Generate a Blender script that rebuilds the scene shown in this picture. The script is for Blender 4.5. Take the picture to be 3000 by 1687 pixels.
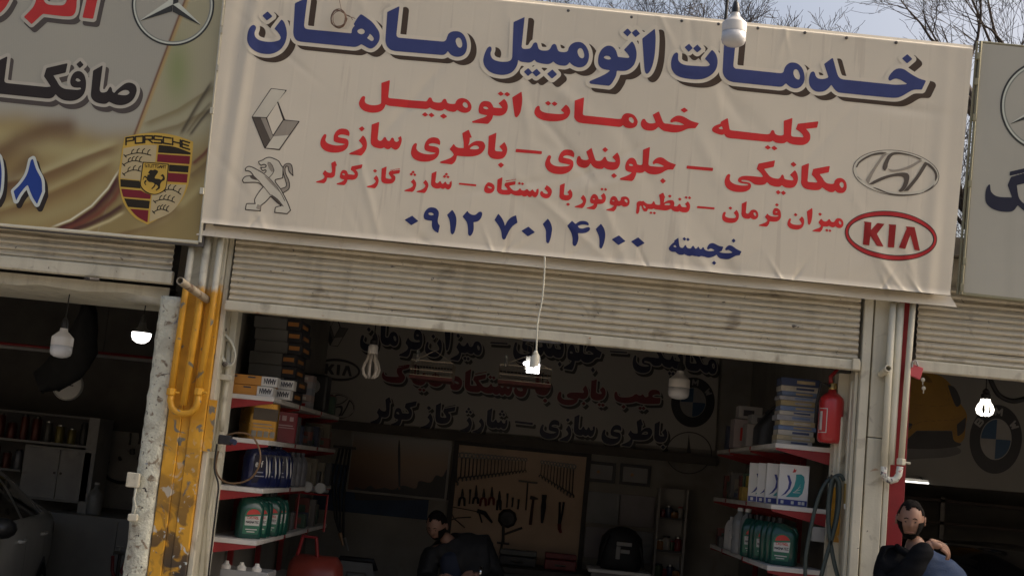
import bpy, bmesh, math, random
import numpy as np
from mathutils import Vector, Matrix
random.seed(7); RNG = np.random.RandomState(11)
R_ = math.radians
scene = bpy.context.scene
for o in list(bpy.data.objects): bpy.data.objects.remove(o)

# ------------------------------------------------------------------ camera
FPX, VPX, VPY, ROLL, DIST, EYE = 3900.0, 1550.0, 1390.0, R_(5.6), 8.3, 1.55
_Y = np.array([(VPX-1500)/FPX, (VPY-843.5)/FPX, 1.0]); _Y /= np.linalg.norm(_Y)
_X = np.array([math.cos(ROLL), math.sin(ROLL), 0.0]); _X -= _X.dot(_Y)*_Y; _X /= np.linalg.norm(_X)
_Z = np.cross(_Y, _X); _Z = -_Z if _Z[1] > 0 else _Z
CR = np.stack([_X, _Y, _Z]); CP = np.array([0.0, -DIST, EYE])
cam = bpy.data.cameras.new('camera'); camo = bpy.data.objects.new('camera', cam)
scene.collection.objects.link(camo); scene.camera = camo
cam.lens = 36*FPX/3000; cam.sensor_width = 36; cam.clip_end = 600; cam.clip_start = 0.05
_c = CR @ np.array([[1, 0, 0], [0, -1, 0], [0, 0, -1]]).T
camo.matrix_world = Matrix([list(_c[i]) + [CP[i]] for i in range(3)] + [[0, 0, 0, 1]])

# ------------------------------------------------------------------ light
SUN_EL, SUN_ROT = R_(40), R_(80)          # a pale veiled sun low along the garage row
w = bpy.data.worlds.new('World'); scene.world = w; w.use_nodes = True
nt = w.node_tree; bg = nt.nodes['Background']
sky = nt.nodes.new('ShaderNodeTexSky'); sky.sky_type = 'NISHITA'; sky.sun_disc = False
sky.sun_elevation = SUN_EL; sky.sun_rotation = SUN_ROT
sky.air_density = 1.0; sky.dust_density = 10.0; sky.ozone_density = 0.5
nt.links.new(sky.outputs[0], bg.inputs[0]); bg.inputs[1].default_value = 0.11
sl = bpy.data.lights.new('sun', 'SUN'); so = bpy.data.objects.new('sun', sl); scene.collection.objects.link(so)
sl.energy = 1.4; sl.angle = R_(30); sl.color = (1.0, 0.87, 0.72)
_sd = Vector((math.sin(SUN_ROT)*math.cos(SUN_EL), math.cos(SUN_ROT)*math.cos(SUN_EL), math.sin(SUN_EL)))
so.rotation_euler = _sd.to_track_quat('Z', 'Y').to_euler()
vs = scene.view_settings
vs.view_transform = 'Standard'; vs.look = 'None'; vs.gamma = 1; vs.use_curve_mapping = False; vs.exposure = 0.92
scene.cycles.max_bounces = 6; scene.cycles.diffuse_bounces = 4; scene.cycles.use_denoising = True

# ------------------------------------------------------------------ helpers
COL = scene.collection
def A(px, py, y=0.0):
    """point of the photograph -> place on the upright plane Y = y"""
    d = CR @ np.array([(px-1500)/FPX, (py-843.5)/FPX, 1.0])
    return CP + (y-CP[1])/d[1]*d
def AX(px, py, y): return float(A(px, py, y)[0])
def AZ(px, py, y): return float(A(px, py, y)[2])
def Anp(P, y):
    v = np.concatenate([(P-np.array([1500, 843.5]))/FPX, np.ones((len(P), 1))], 1) @ CR.T
    return (CP + ((y-CP[1])/v[:, 1])[:, None]*v)[:, [0, 2]]
def ppm(y): return FPX/(y+DIST)             # pixels per metre at depth y
def wl(o):
    v = Vector((0, 0, 0))
    while o: v += o.location; o = o.parent
    return v
def tag(o, label=None, cat=None, group=None, kind=None):
    if label: o['label'] = label
    if cat: o['category'] = cat
    if group: o['group'] = group
    if kind: o['kind'] = kind
    return o
def thing(name, loc, label, cat, group=None):
    o = bpy.data.objects.new(name, None); COL.objects.link(o); o.location = loc; o.empty_display_size = .1
    return tag(o, label, cat, group)
def link(name, me, parent=None, mods=()):
    o = bpy.data.objects.new(name, me); COL.objects.link(o)
    if parent: o.parent = parent
    return o
def kids(o): return [c for c in bpy.data.objects if c.parent == o]
def copy_tree(o, parent=None, _k=None):
    c = o.copy(); COL.objects.link(c)
    if parent: c.parent = parent
    for ch in kids(o): copy_tree(ch, c)
    return c
class MB:
    def __init__(s): s.v = []; s.f = []; s.m = []; s.cm = 0
    def add(s, vs_, fs_):
        n = len(s.v); s.v += [tuple(map(float, p)) for p in vs_]
        s.f += [tuple(i+n for i in f) for f in fs_]; s.m += [s.cm]*len(fs_); return s
    def mat(s, i): s.cm = i; return s
    def box(s, x0, x1, y0, y1, z0, z1):
        return s.add([(x0,y0,z0),(x1,y0,z0),(x1,y1,z0),(x0,y1,z0),(x0,y0,z1),(x1,y0,z1),(x1,y1,z1),(x0,y1,z1)],
                     [(3,2,1,0),(4,5,6,7),(0,1,5,4),(1,2,6,5),(2,3,7,6),(3,0,4,7)])
    def quad(s, a, b, c, d): return s.add([a, b, c, d], [(0, 1, 2, 3)])
    def tube(s, pts, r, n=8, caps=True, closed=False):
        P = [Vector(map(float, p)) for p in pts]; m = len(P)
        rr = r if hasattr(r, '__len__') else [r]*m
        vs_ = []; up = None
        for i in range(m):
            if closed: t = P[(i+1) % m]-P[(i-1) % m]
            else: t = P[min(i+1, m-1)]-P[max(i-1, 0)]
            t = t.normalized() if t.length > 1e-9 else Vector((0, 0, 1))
            if up is None:
                up = Vector((0, 0, 1)) if abs(t.z) < .9 else Vector((0, 1, 0))
            a = (up - up.dot(t)*t)
            a = a.normalized() if a.length > 1e-6 else t.orthogonal().normalized()
            b = t.cross(a); up = a
            for k in range(n):
                an = 2*math.pi*k/n
                vs_.append(P[i]+rr[i]*(math.cos(an)*a+math.sin(an)*b))
        fs_ = []
        for i in range(m if closed else m-1):
            j = (i+1) % m
            for k in range(n): fs_.append((i*n+k, i*n+(k+1) % n, j*n+(k+1) % n, j*n+k))
        if caps and not closed:
            fs_.append(tuple(range(n))[::-1]); fs_.append(tuple((m-1)*n+k for k in range(n)))
        return s.add(vs_, fs_)
    def lathe(s, prof, c=(0, 0, 0), n=20, axis='z'):
        vs_ = []
        for r, z in prof:
            for k in range(n):
                a = 2*math.pi*k/n; p = (r*math.cos(a), r*math.sin(a), z)
                if axis == 'y': p = (p[0], p[2], p[1])
                if axis == 'x': p = (p[2], p[0], p[1])
                vs_.append((p[0]+c[0], p[1]+c[1], p[2]+c[2]))
        fs_ = []
        for i in range(len(prof)-1):
            for k in range(n): fs_.append((i*n+k, i*n+(k+1) % n, (i+1)*n+(k+1) % n, (i+1)*n+k))
        fs_.append(tuple(range(n))[::-1]); fs_.append(tuple((len(prof)-1)*n+k for k in range(n)))
        return s.add(vs_, fs_)
    def loft(s, rings, caps=True):
        n = len(rings[0]); vs_ = [p for r in rings for p in r]; fs_ = []
        for i in range(len(rings)-1):
            for k in range(n): fs_.append((i*n+k, i*n+(k+1) % n, (i+1)*n+(k+1) % n, (i+1)*n+k))
        if caps: fs_.append(tuple(range(n))[::-1]); fs_.append(tuple((len(rings)-1)*n+k for k in range(n)))
        return s.add(vs_, fs_)
    def prism(s, poly, y0, y1):          # polygon in x,z pushed along y
        n = len(poly); vs_ = [(p[0], y0, p[1]) for p in poly]+[(p[0], y1, p[1]) for p in poly]
        fs_ = [tuple(range(n)), tuple(range(n, 2*n))[::-1]]+[(k, n+k, n+(k+1) % n, (k+1) % n) for k in range(n)]
        return s.add(vs_, fs_)
    def build(s, name, mat, parent=None, smooth=False, bevel=0, sub=0, solid=0):
        me = bpy.data.meshes.new(name); off = wl(parent) if parent else Vector((0, 0, 0))
        me.from_pydata([(x-off.x, y-off.y, z-off.z) for x, y, z in s.v], [], s.f)
        for m_ in (mat if isinstance(mat, (list, tuple)) else [mat]): me.materials.append(m_)
        if max(s.m, default=0): me.polygons.foreach_set('material_index', s.m)
        bm = bmesh.new(); bm.from_mesh(me); bmesh.ops.recalc_face_normals(bm, faces=bm.faces); bm.to_mesh(me); bm.free()
        if smooth: me.shade_smooth()
        o = link(name, me, parent)
        if smooth == 'auto':
            try: me.set_sharp_from_angle(angle=R_(40))
            except Exception: pass
        if bevel:
            b = o.modifiers.new('bevel', 'BEVEL'); b.width = bevel; b.segments = 2; b.limit_method = 'ANGLE'; b.angle_limit = R_(40)
        if sub:
            b = o.modifiers.new('sub', 'SUBSURF'); b.levels = b.render_levels = sub
        return o
def box(name, x0, x1, y0, y1, z0, z1, mat, parent=None, bevel=0): return MB().box(x0, x1, y0, y1, z0, z1).build(name, mat, parent, bevel=bevel)
def lin(c): return tuple(((v/255+.055)/1.055)**2.4 if v > 10 else v/255/12.92 for v in c)
_ref = lin((165, 150, 132)); WB = (.755, .675, .525)
def pc(r, g, b, k=1.0):
    l = lin((r, g, b)); return tuple(min(.9, max(.004, k*l[i]/_ref[i]*WB[i])) for i in range(3))
ORD = ['first', 'second', 'third', 'fourth', 'fifth', 'sixth', 'seventh', 'eighth', 'ninth', 'tenth', 'eleventh', 'twelfth', 'thirteenth',
       'fourteenth', 'fifteenth', 'sixteenth', 'seventeenth', 'eighteenth', 'nineteenth', 'twentieth', 'twenty first', 'twenty second']

# ------------------------------------------------------------------ materials
_mats = {}
def M(name, col, rough=.6, metal=0, var=.12, sc=5, bump=0, bsc=40, dirt=None, coat=0, streak=None, spec=.5, hstreak=None):
    """principled material whose colour, wear and relief come from noise in world space"""
    if name in _mats: return _mats[name]
    m = bpy.data.materials.new(name); _mats[name] = m; m.use_nodes = True
    t = m.node_tree; N = t.nodes; L = t.links; b = N['Principled BSDF']
    b.inputs['Roughness'].default_value = rough; b.inputs['Metallic'].default_value = metal
    b.inputs['Specular IOR Level'].default_value = spec
    if coat: b.inputs['Coat Weight'].default_value = coat; b.inputs['Coat Roughness'].default_value = .08
    g = N.new('ShaderNodeNewGeometry')
    def noise(s, det=4, vec=None, dist=0):
        n = N.new('ShaderNodeTexNoise'); n.inputs['Scale'].default_value = s; n.inputs['Detail'].default_value = det
        n.inputs['Distortion'].default_value = dist
        L.new(vec or g.outputs['Position'], n.inputs['Vector']); return n.outputs['Fac']
    def mix(f, a, c):
        x = N.new('ShaderNodeMix'); x.data_type = 'RGBA'
        if hasattr(f, 'links'): L.new(f, x.inputs[0])
        else: x.inputs[0].default_value = f
        for i, q in ((6, a), (7, c)):
            if hasattr(q, 'links'): L.new(q, x.inputs[i])
            else: x.inputs[i].default_value = (*q[:3], 1)
        return x.outputs[2]
    def ramp(f, a, c):
        r = N.new('ShaderNodeMapRange'); r.inputs['From Min'].default_value = a; r.inputs['From Max'].default_value = c
        r.clamp = True; L.new(f, r.inputs['Value']); return r.outputs['Result']
    c = mix(ramp(noise(sc), .3, .7), [v*(1-var) for v in col], [min(.95, v*(1+var)) for v in col])
    if streak:                                   # vertical run marks
        mp = N.new('ShaderNodeMapping'); mp.inputs['Scale'].default_value = (streak[2], streak[2], streak[2]*.05)
        L.new(g.outputs['Position'], mp.inputs['Vector'])
        s0 = streak[4] if len(streak) > 4 else .52
        c = mix(ramp(noise(1, 5, mp.outputs['Vector']), s0, s0+streak[3] if len(streak) > 3 else .75), c, mix(streak[1], c, streak[0]))
    if hstreak:                                  # smears and grime running along the slats
        mp = N.new('ShaderNodeMapping'); mp.inputs['Scale'].default_value = (hstreak[2]*.12, hstreak[2]*.12, hstreak[2])
        L.new(g.outputs['Position'], mp.inputs['Vector']); c = mix(ramp(noise(1, 6, mp.outputs['Vector'], .4), hstreak[3], hstreak[3]+.08), c, mix(hstreak[1], c, hstreak[0]))
    for d in (dirt or []):                       # (colour, low, high, scale)
        c = mix(ramp(noise(d[3], 6, dist=.6), d[1], d[2]), c, d[0])
    L.new(c, b.inputs['Base Color'])
    r = N.new('ShaderNodeMapRange'); r.inputs['To Min'].default_value = max(.04, rough-(.01 if coat else .1)); r.inputs['To Max'].default_value = min(1, rough+(.01 if coat else .1))
    L.new(noise(sc*3), r.inputs['Value']); L.new(r.outputs['Result'], b.inputs['Roughness'])
    if bump:
        bp = N.new('ShaderNodeBump'); bp.inputs['Strength'].default_value = bump; bp.inputs['Distance'].default_value = .01
        L.new(noise(bsc), bp.inputs['Height']); L.new(bp.outputs['Normal'], b.inputs['Normal'])
    return m
def EM(name, col, s):
    if name in _mats: return _mats[name]
    m = bpy.data.materials.new(name); _mats[name] = m; m.use_nodes = True
    b = m.node_tree.nodes['Principled BSDF']; b.inputs['Base Color'].default_value = (.8, .8, .8, 1)
    b.inputs['Emission Color'].default_value = (*col, 1); b.inputs['Emission Strength'].default_value = s
    return m
def GLASS(name, col, rough=.05, alpha=.35):
    if name in _mats: return _mats[name]
    m = bpy.data.materials.new(name); _mats[name] = m; m.use_nodes = True
    b = m.node_tree.nodes['Principled BSDF']; b.inputs['Base Color'].default_value = (*col, 1)
    b.inputs['Roughness'].default_value = rough; b.inputs['Alpha'].default_value = alpha
    return m
def ATTR(name, rough=.45):
    m = bpy.data.materials.new(name); m.use_nodes = True; t = m.node_tree
    a = t.nodes.new('ShaderNodeVertexColor'); a.layer_name = 'print'
    b = t.nodes['Principled BSDF']; b.inputs['Roughness'].default_value = rough
    t.links.new(a.outputs['Color'], b.inputs['Base Color']); return m
def P(name, *c, k=1.0): return M(name, pc(*c, k=k), .45, var=.05, sc=9, spec=.22)     # printed ink, colour read off the photograph

vinyl = M('vinyl_white', WB, .42, var=.035, sc=1.7, streak=((.42, .35, .27), .20, 16, .03, .63), dirt=[((.42, .36, .28), .70, .86, 7)], bump=.05, bsc=160)
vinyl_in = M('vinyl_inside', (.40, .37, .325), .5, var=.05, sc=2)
ink_blue = P('ink_blue', 56, 60, 98, k=.72); ink_navy = P('ink_navy', 40, 44, 84, k=.75); ink_brown = P('ink_brown', 64, 50, 40, k=.8)
ink_white = M('ink_white', tuple(min(.86, v*1.04) for v in WB), .42, var=.02, sc=3)
ink_red = P('ink_red', 158, 38, 36); ink_dred = P('ink_dark_red', 112, 26, 24); ink_black = P('ink_black', 36, 30, 28)
ink_gold = P('ink_gold', 140, 112, 58); ink_cream = P('ink_cream', 140, 122, 92); ink_maroon = P('ink_maroon', 88, 26, 32)
sil_l = P('ink_silver_light', 158, 146, 130); sil_m = P('ink_silver', 118, 106, 94); sil_d = P('ink_silver_dark', 70, 60, 52); sil_k = P('ink_outline', 46, 38, 34)
cream = M('cream_paint', pc(150, 139, 122), .55, var=.10, sc=4, dirt=[(pc(98, 86, 72), .60, .80, 9), (pc(60, 48, 40), .71, .77, 24), (pc(116, 76, 46), .70, .76, 13)], streak=(pc(95, 82, 66), .45, 16, .3), bump=.15, bsc=60)
cream_clean = M('cream_paint_clean', pc(156, 146, 130), .5, var=.07, sc=5, dirt=[(pc(105, 92, 78), .66, .82, 14)], bump=.1, bsc=70)
slat_m = M('shutter_paint', pc(150, 137, 120), .42, var=.08, sc=3, dirt=[(pc(95, 82, 68), .60, .78, 7), (pc(58, 50, 44), .68, .73, 30)], streak=(pc(100, 90, 76), .45, 11, .3), hstreak=(pc(60, 56, 54), .25, 34, .61))
steel = M('steel', (.45, .44, .42), .35, 1, var=.15, sc=30)
dark_steel = M('dark_steel', (.12, .11, .10), .45, .8, var=.2, sc=30)
black_pl = M('black_plastic', (.018, .018, .02), .45, var=.2, sc=20)
rubber = M('black_rubber', (.015, .015, .015), .7)
white_pl = M('white_plastic', (.70, .68, .63), .35, var=.05)
grey_pl = M('grey_plastic', (.25, .25, .24), .5)
red_paint = M('red_paint', (.26, .018, .02), .4, var=.15, sc=8, dirt=[((.16, .05, .05), .66, .8, 20)])
red_ext = M('extinguisher_red', (.48, .03, .03), .3, var=.06, sc=6, coat=.3)
wall_d = M('dark_bay_wall', (.12, .11, .096), .85, var=.25, sc=2.5)  # back wall tone of the outer bays, darker than the middle bay
floor_m = M('oily_floor', (.075, .068, .06), .8, var=.3, sc=3, bump=.2, bsc=20)
wall_w = M('garage_wall_paint', (.28, .26, .225), .8, var=.18, sc=2.5, dirt=[((.20, .17, .14), .58, .8, 3)], bump=.1, bsc=30)
wall_blue = M('blue_wall_paint', (.03, .06, .12), .6, var=.2, sc=5)
concrete = M('concrete', (.27, .25, .22), .9, var=.2, sc=4, bump=.3, bsc=30, dirt=[((.06, .055, .05), .6, .75, 5)])
asphalt = M('asphalt', (.055, .053, .05), .95, var=.25, sc=8, bump=.5, bsc=120)
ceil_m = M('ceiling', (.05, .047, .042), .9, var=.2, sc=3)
wood_m = M('board_wood', (.52, .37, .25), .6, var=.12, sc=3)
skin = M('skin', (.25, .135, .09), .55, var=.08, sc=30)
hair_m = M('hair', (.008, .0065, .006), .9, var=.4, sc=80, spec=.12)
bark = M('bark', (.060, .047, .038), .9, var=.3, sc=6)
glass_pl = GLASS('clear_plastic', (.5, .52, .5))
# ------------------------------------------------------------------ printed shapes
def parse(s, org, sc):
    """'x,y x,yc ...' traced outline (c = sharp corner) -> smooth closed polyline in photograph pixels"""
    pts = []; cor = []
    for q in s.split():
        c = q.endswith('c'); q = q.rstrip('c'); a, b = q.split(',')
        pts.append((float(a), float(b))); cor.append(c)
    Pn = np.array(pts); n = len(Pn); out = []
    for i in range(n):
        p1, p2 = Pn[i], Pn[(i+1) % n]
        if cor[i] and cor[(i+1) % n]: out.append(p1); continue
        p0 = Pn[i-1] if not cor[i] else 2*p1-p2
        p3 = Pn[(i+2) % n] if not cor[(i+1) % n] else 2*p2-p1
        t = [0.0]
        for a, b in ((p0, p1), (p1, p2), (p2, p3)): t.append(t[-1]+max(1e-6, np.linalg.norm(b-a))**.5)
        for k in range(4):
            u = t[1]+(t[2]-t[1])*k/4
            a1 = (t[1]-u)/(t[1]-t[0])*p0+(u-t[0])/(t[1]-t[0])*p1; a2 = (t[2]-u)/(t[2]-t[1])*p1+(u-t[1])/(t[2]-t[1])*p2
            a3 = (t[3]-u)/(t[3]-t[2])*p2+(u-t[2])/(t[3]-t[2])*p3
            b1 = (t[2]-u)/(t[2]-t[0])*a1+(u-t[0])/(t[2]-t[0])*a2; b2 = (t[3]-u)/(t[3]-t[1])*a2+(u-t[1])/(t[3]-t[1])*a3
            out.append((t[2]-u)/(t[2]-t[1])*b1+(u-t[1])/(t[2]-t[1])*b2)
    return np.array(out)/sc+np.array(org)
def polys(key):
    org, sc, s = GL[key]; return [parse(q, org, sc) for q in s.split(';') if q.strip()]
def seg_d2(Q, a, b):
    d = b-a; l = max(1e-12, d.dot(d)); t = np.clip(((Q-a)@d)/l, 0, 1); e = Q-a-t[:, None]*d; return (e*e).sum(1)
def sdf(pl, Q):
    d2 = np.full(len(Q), 1e9); ins = np.zeros(len(Q), bool)
    for p in pl:
        for a, b in zip(p, np.roll(p, -1, 0)):
            np.minimum(d2, seg_d2(Q, a, b), out=d2)
            c = (a[1] > Q[:, 1]) != (b[1] > Q[:, 1])
            if c.any():
                xi = a[0]+(Q[:, 1]-a[1])*(b[0]-a[0])/((b[1]-a[1]) or 1e-12); ins ^= c & (Q[:, 0] < xi)
    d = np.sqrt(d2); return np.where(ins, d, -d)
def stroke_f(lines, wd, Q):
    d = np.full(len(Q), -1e9)
    for ln in lines:
        ln = np.asarray(ln, float); ww = wd if not hasattr(wd, '__len__') else wd[0]
        for a, b in zip(ln[:-1], ln[1:]): np.maximum(d, ww/2-np.sqrt(seg_d2(Q, a, b)), out=d)
    return d
class Surf:
    """a printed sheet standing upright: y(x,z) plus a small lift per ink layer"""
    def __init__(s, y, fn=None, step=.006): s.y = y; s.fn = fn; s.step = step
    def w(s, x, z): return s.y + (s.fn(x, z) if s.fn else 0*x)
def fill(name, fun, bb, surf, off, mat, parent, h=None, vcol=None):
    if off >= .003 and not name.startswith('letter'): off = .0014+(off-.003)*.45
    """mesh the region where fun > 0 (marching squares on a fine grid that follows the sheet)"""
    h = h or surf.step
    x = np.arange(bb[0]-2*h, bb[1]+3*h, h); z = np.arange(bb[2]-2*h, bb[3]+3*h, h); nx, nz = len(x), len(z)
    X, Z = np.meshgrid(x, z); F = fun(np.stack([X.ravel(), Z.ravel()], 1)).reshape(nz, nx)
    F = np.where(np.abs(F) < 1e-7, 1e-7, F); I = F > 0
    V = []; idx = {}; faces = []
    def gv(i, j):
        k = (i, j)
        if k not in idx: idx[k] = len(V); V.append((x[j], z[i]))
        return idx[k]
    def ev(i, j, i2, j2):
        k = (i, j, i2, j2) if (i, j) < (i2, j2) else (i2, j2, i, j)
        if k not in idx:
            a, b = F[k[0], k[1]], F[k[2], k[3]]; t = a/(a-b); idx[k] = len(V)
            V.append((x[k[1]]+t*(x[k[3]]-x[k[1]]), z[k[0]]+t*(z[k[2]]-z[k[0]])))
        return idx[k]
    cnt = I[:-1, :-1].astype(int)+I[1:, :-1]+I[:-1, 1:]+I[1:, 1:]
    for i, j in zip(*np.nonzero(cnt)):
        if cnt[i, j] == 4: faces.append((gv(i, j), gv(i, j+1), gv(i+1, j+1), gv(i+1, j))); continue
        cs = [(i, j), (i, j+1), (i+1, j+1), (i+1, j)]; poly = []
        for k in range(4):
            a, b = cs[k], cs[(k+1) % 4]
            if I[a]: poly.append(gv(*a))
            if I[a] != I[b]: poly.append(ev(*a, *b))
        if len(poly) > 2: faces.append(tuple(poly))
    if not faces: return None
    V = np.array(V); Y = surf.w(V[:, 0], V[:, 1])-off
    o_ = wl(parent) if parent else Vector((0, 0, 0))
    me = bpy.data.meshes.new(name); me.from_pydata(np.stack([V[:, 0]-o_.x, Y-o_.y, V[:, 1]-o_.z], 1).tolist(), [], faces)
    me.materials.append(mat); me.shade_smooth()
    if vcol is not None:
        ca = me.color_attributes.new('print', 'FLOAT_COLOR', 'POINT')
        ca.data.foreach_set('color', np.concatenate([vcol(V), np.ones((len(V), 1))], 1).ravel().astype(np.float32))
    return link(name, me, parent)
def bbox(pl, g=0):
    q = np.concatenate(pl); return (q[:, 0].min()-g, q[:, 0].max()+g, q[:, 1].min()-g, q[:, 1].max()+g)
def place(pl, src=None, dst=None):
    if src is None: return pl
    (a, b, c, d), (e, f, g, h_) = src, dst
    return [np.stack([e+(p[:, 0]-a)*(f-e)/(b-a), g+(p[:, 1]-c)*(h_-g)/(d-c)], 1) for p in pl]
def word(surf, keys, mat, parent, grow=0, shadow=None, dst=None, src=None, white=None, dark=None, name='lettering', h=None):
    """one word: ink, and where it has them the white rim and the dark offset copy behind it"""
    pl = [p for k in keys for p in polys(k)]
    if dst is not None:
        src = src or bbox(pl); pl = place(pl, src, dst)
    pl = [Anp(p, surf.y) for p in pl]
    groups = pl; bb = bbox(pl)
    o = fill(name, lambda Q: sdf(groups, Q), bb, surf, .0038 if grow else .0016, mat, parent, h)
    if grow:
        # rim: each outline grown outwards
        f = lambda Q: sdf(groups, Q)+grow
        fill('letter_outline', f, bbox(pl, grow), surf, .0026, white or ink_white, o, h)
        dx, dz = shadow
        b2 = bbox(pl, grow); b2 = (b2[0]+min(dx, 0), b2[1]+max(dx, 0), b2[2]+min(dz, 0), b2[3]+max(dz, 0))
        fill('letter_shadow', lambda Q: sdf(groups, Q-np.array([dx, dz]))+grow, b2, surf, .0014, dark or ink_brown, o, h)
    return o
def shape(surf, s, org, sc, off, mat, parent, name='printed_shape', h=None, px=None, grow=0, vcol=None):
    pl = px if px is not None else [parse(q, org, sc) for q in s.split(';') if q.strip()]
    pl = [Anp(p, surf.y) for p in pl]
    return fill(name, lambda Q: sdf(pl, Q)+grow, bbox(pl, grow), surf, off, mat, parent, h, vcol)
def strokes(surf, lines, wpx, off, mat, parent, name='printed_line', h=None):
    L_ = [Anp(np.asarray(l, float), surf.y) for l in lines]; wd = wpx/ppm(surf.y)
    return fill(name, lambda Q: stroke_f(L_, wd, Q), bbox(L_, wd), surf, off, mat, parent, h)
def ell(cx, cy, a, b, th, n=72):
    t = np.linspace(0, 2*math.pi, n, endpoint=False); c, s_ = math.cos(th), math.sin(th)
    return np.stack([cx+a*np.cos(t)*c-b*np.sin(t)*s_, cy+a*np.cos(t)*s_+b*np.sin(t)*c], 1)
# single-stroke capitals for the small print (unit box, y down)
FONT = {'A': [[(0,1),(.5,0),(1,1)],[(.2,.65),(.8,.65)]], 'B': [[(0,0),(0,1),(.8,1),(1,.85),(1,.62),(.8,.5),(0,.5)],[(.75,.5),(.9,.35),(.9,.12),(.75,0),(0,0)]],
 'C': [[(1,.05),(0,.05),(0,.95),(1,.95)]], 'E': [[(1,0),(0,0),(0,1),(1,1)],[(0,.5),(.85,.5)]], 'F': [[(1,0),(0,0),(0,1)],[(0,.5),(.8,.5)]], 'G': [[(1,.1),(.8,0),(.2,0),(0,.2),(0,.8),(.2,1),(.8,1),(1,.85),(1,.55),(.6,.55)]],
 'H': [[(0,0),(0,1)],[(1,0),(1,1)],[(0,.5),(1,.5)]], 'I': [[(.5,0),(.5,1)]], 'K': [[(0,0),(0,1)],[(1,0),(0,.55)],[(.3,.4),(1,1)]], 'L': [[(0,0),(0,1),(1,1)]],
 'M': [[(0,1),(0,0),(.5,.7),(1,0),(1,1)]], 'N': [[(0,1),(0,0),(1,1),(1,0)]], 'O': [[(0,0),(1,0),(1,1),(0,1),(0,0)]], 'P': [[(0,1),(0,0),(1,0),(1,.5),(0,.5)]],
 'R': [[(0,1),(0,0),(1,0),(1,.5),(0,.5)],[(.45,.5),(1,1)]], 'S': [[(1,0),(0,0),(0,.5),(1,.5),(1,1),(0,1)]], 'T': [[(0,0),(1,0)],[(.5,0),(.5,1)]], 'U': [[(0,0),(0,.85),(.2,1),(.8,1),(1,.85),(1,0)]],
 'W': [[(0,0),(.25,1),(.5,.3),(.75,1),(1,0)]], 'e': [[(0,.68),(1,.68),(1,.45),(.7,.35),(.2,.4),(0,.68),(.2,.97),(.9,.97)]], 'l': [[(.5,0),(.5,1)]], 'f': [[(1,.05),(.6,.1),(.5,.3),(.5,1)],[(.15,.42),(.9,.42)]],
 'V': [[(0,0),(.5,1),(1,0)]], 'D': [[(0,0),(0,1),(.7,1),(1,.7),(1,.3),(.7,0),(0,0)]]}
def letters(txt, x0, x1, ytop, ybot, gap=.3):
    """letter strokes in pixels; ytop/ybot are functions of x so that a line of print can slope or bend"""
    n = len(txt); wd = (x1-x0)/(n+gap*(n-1)); out = []
    for i, ch in enumerate(txt):
        a = x0+i*wd*(1+gap)
        for l in FONT.get(ch, []):
            out.append([(a+u*wd, ytop(a+u*wd)+v*(ybot(a+u*wd)-ytop(a+u*wd))) for u, v in l])
    return out
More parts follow.
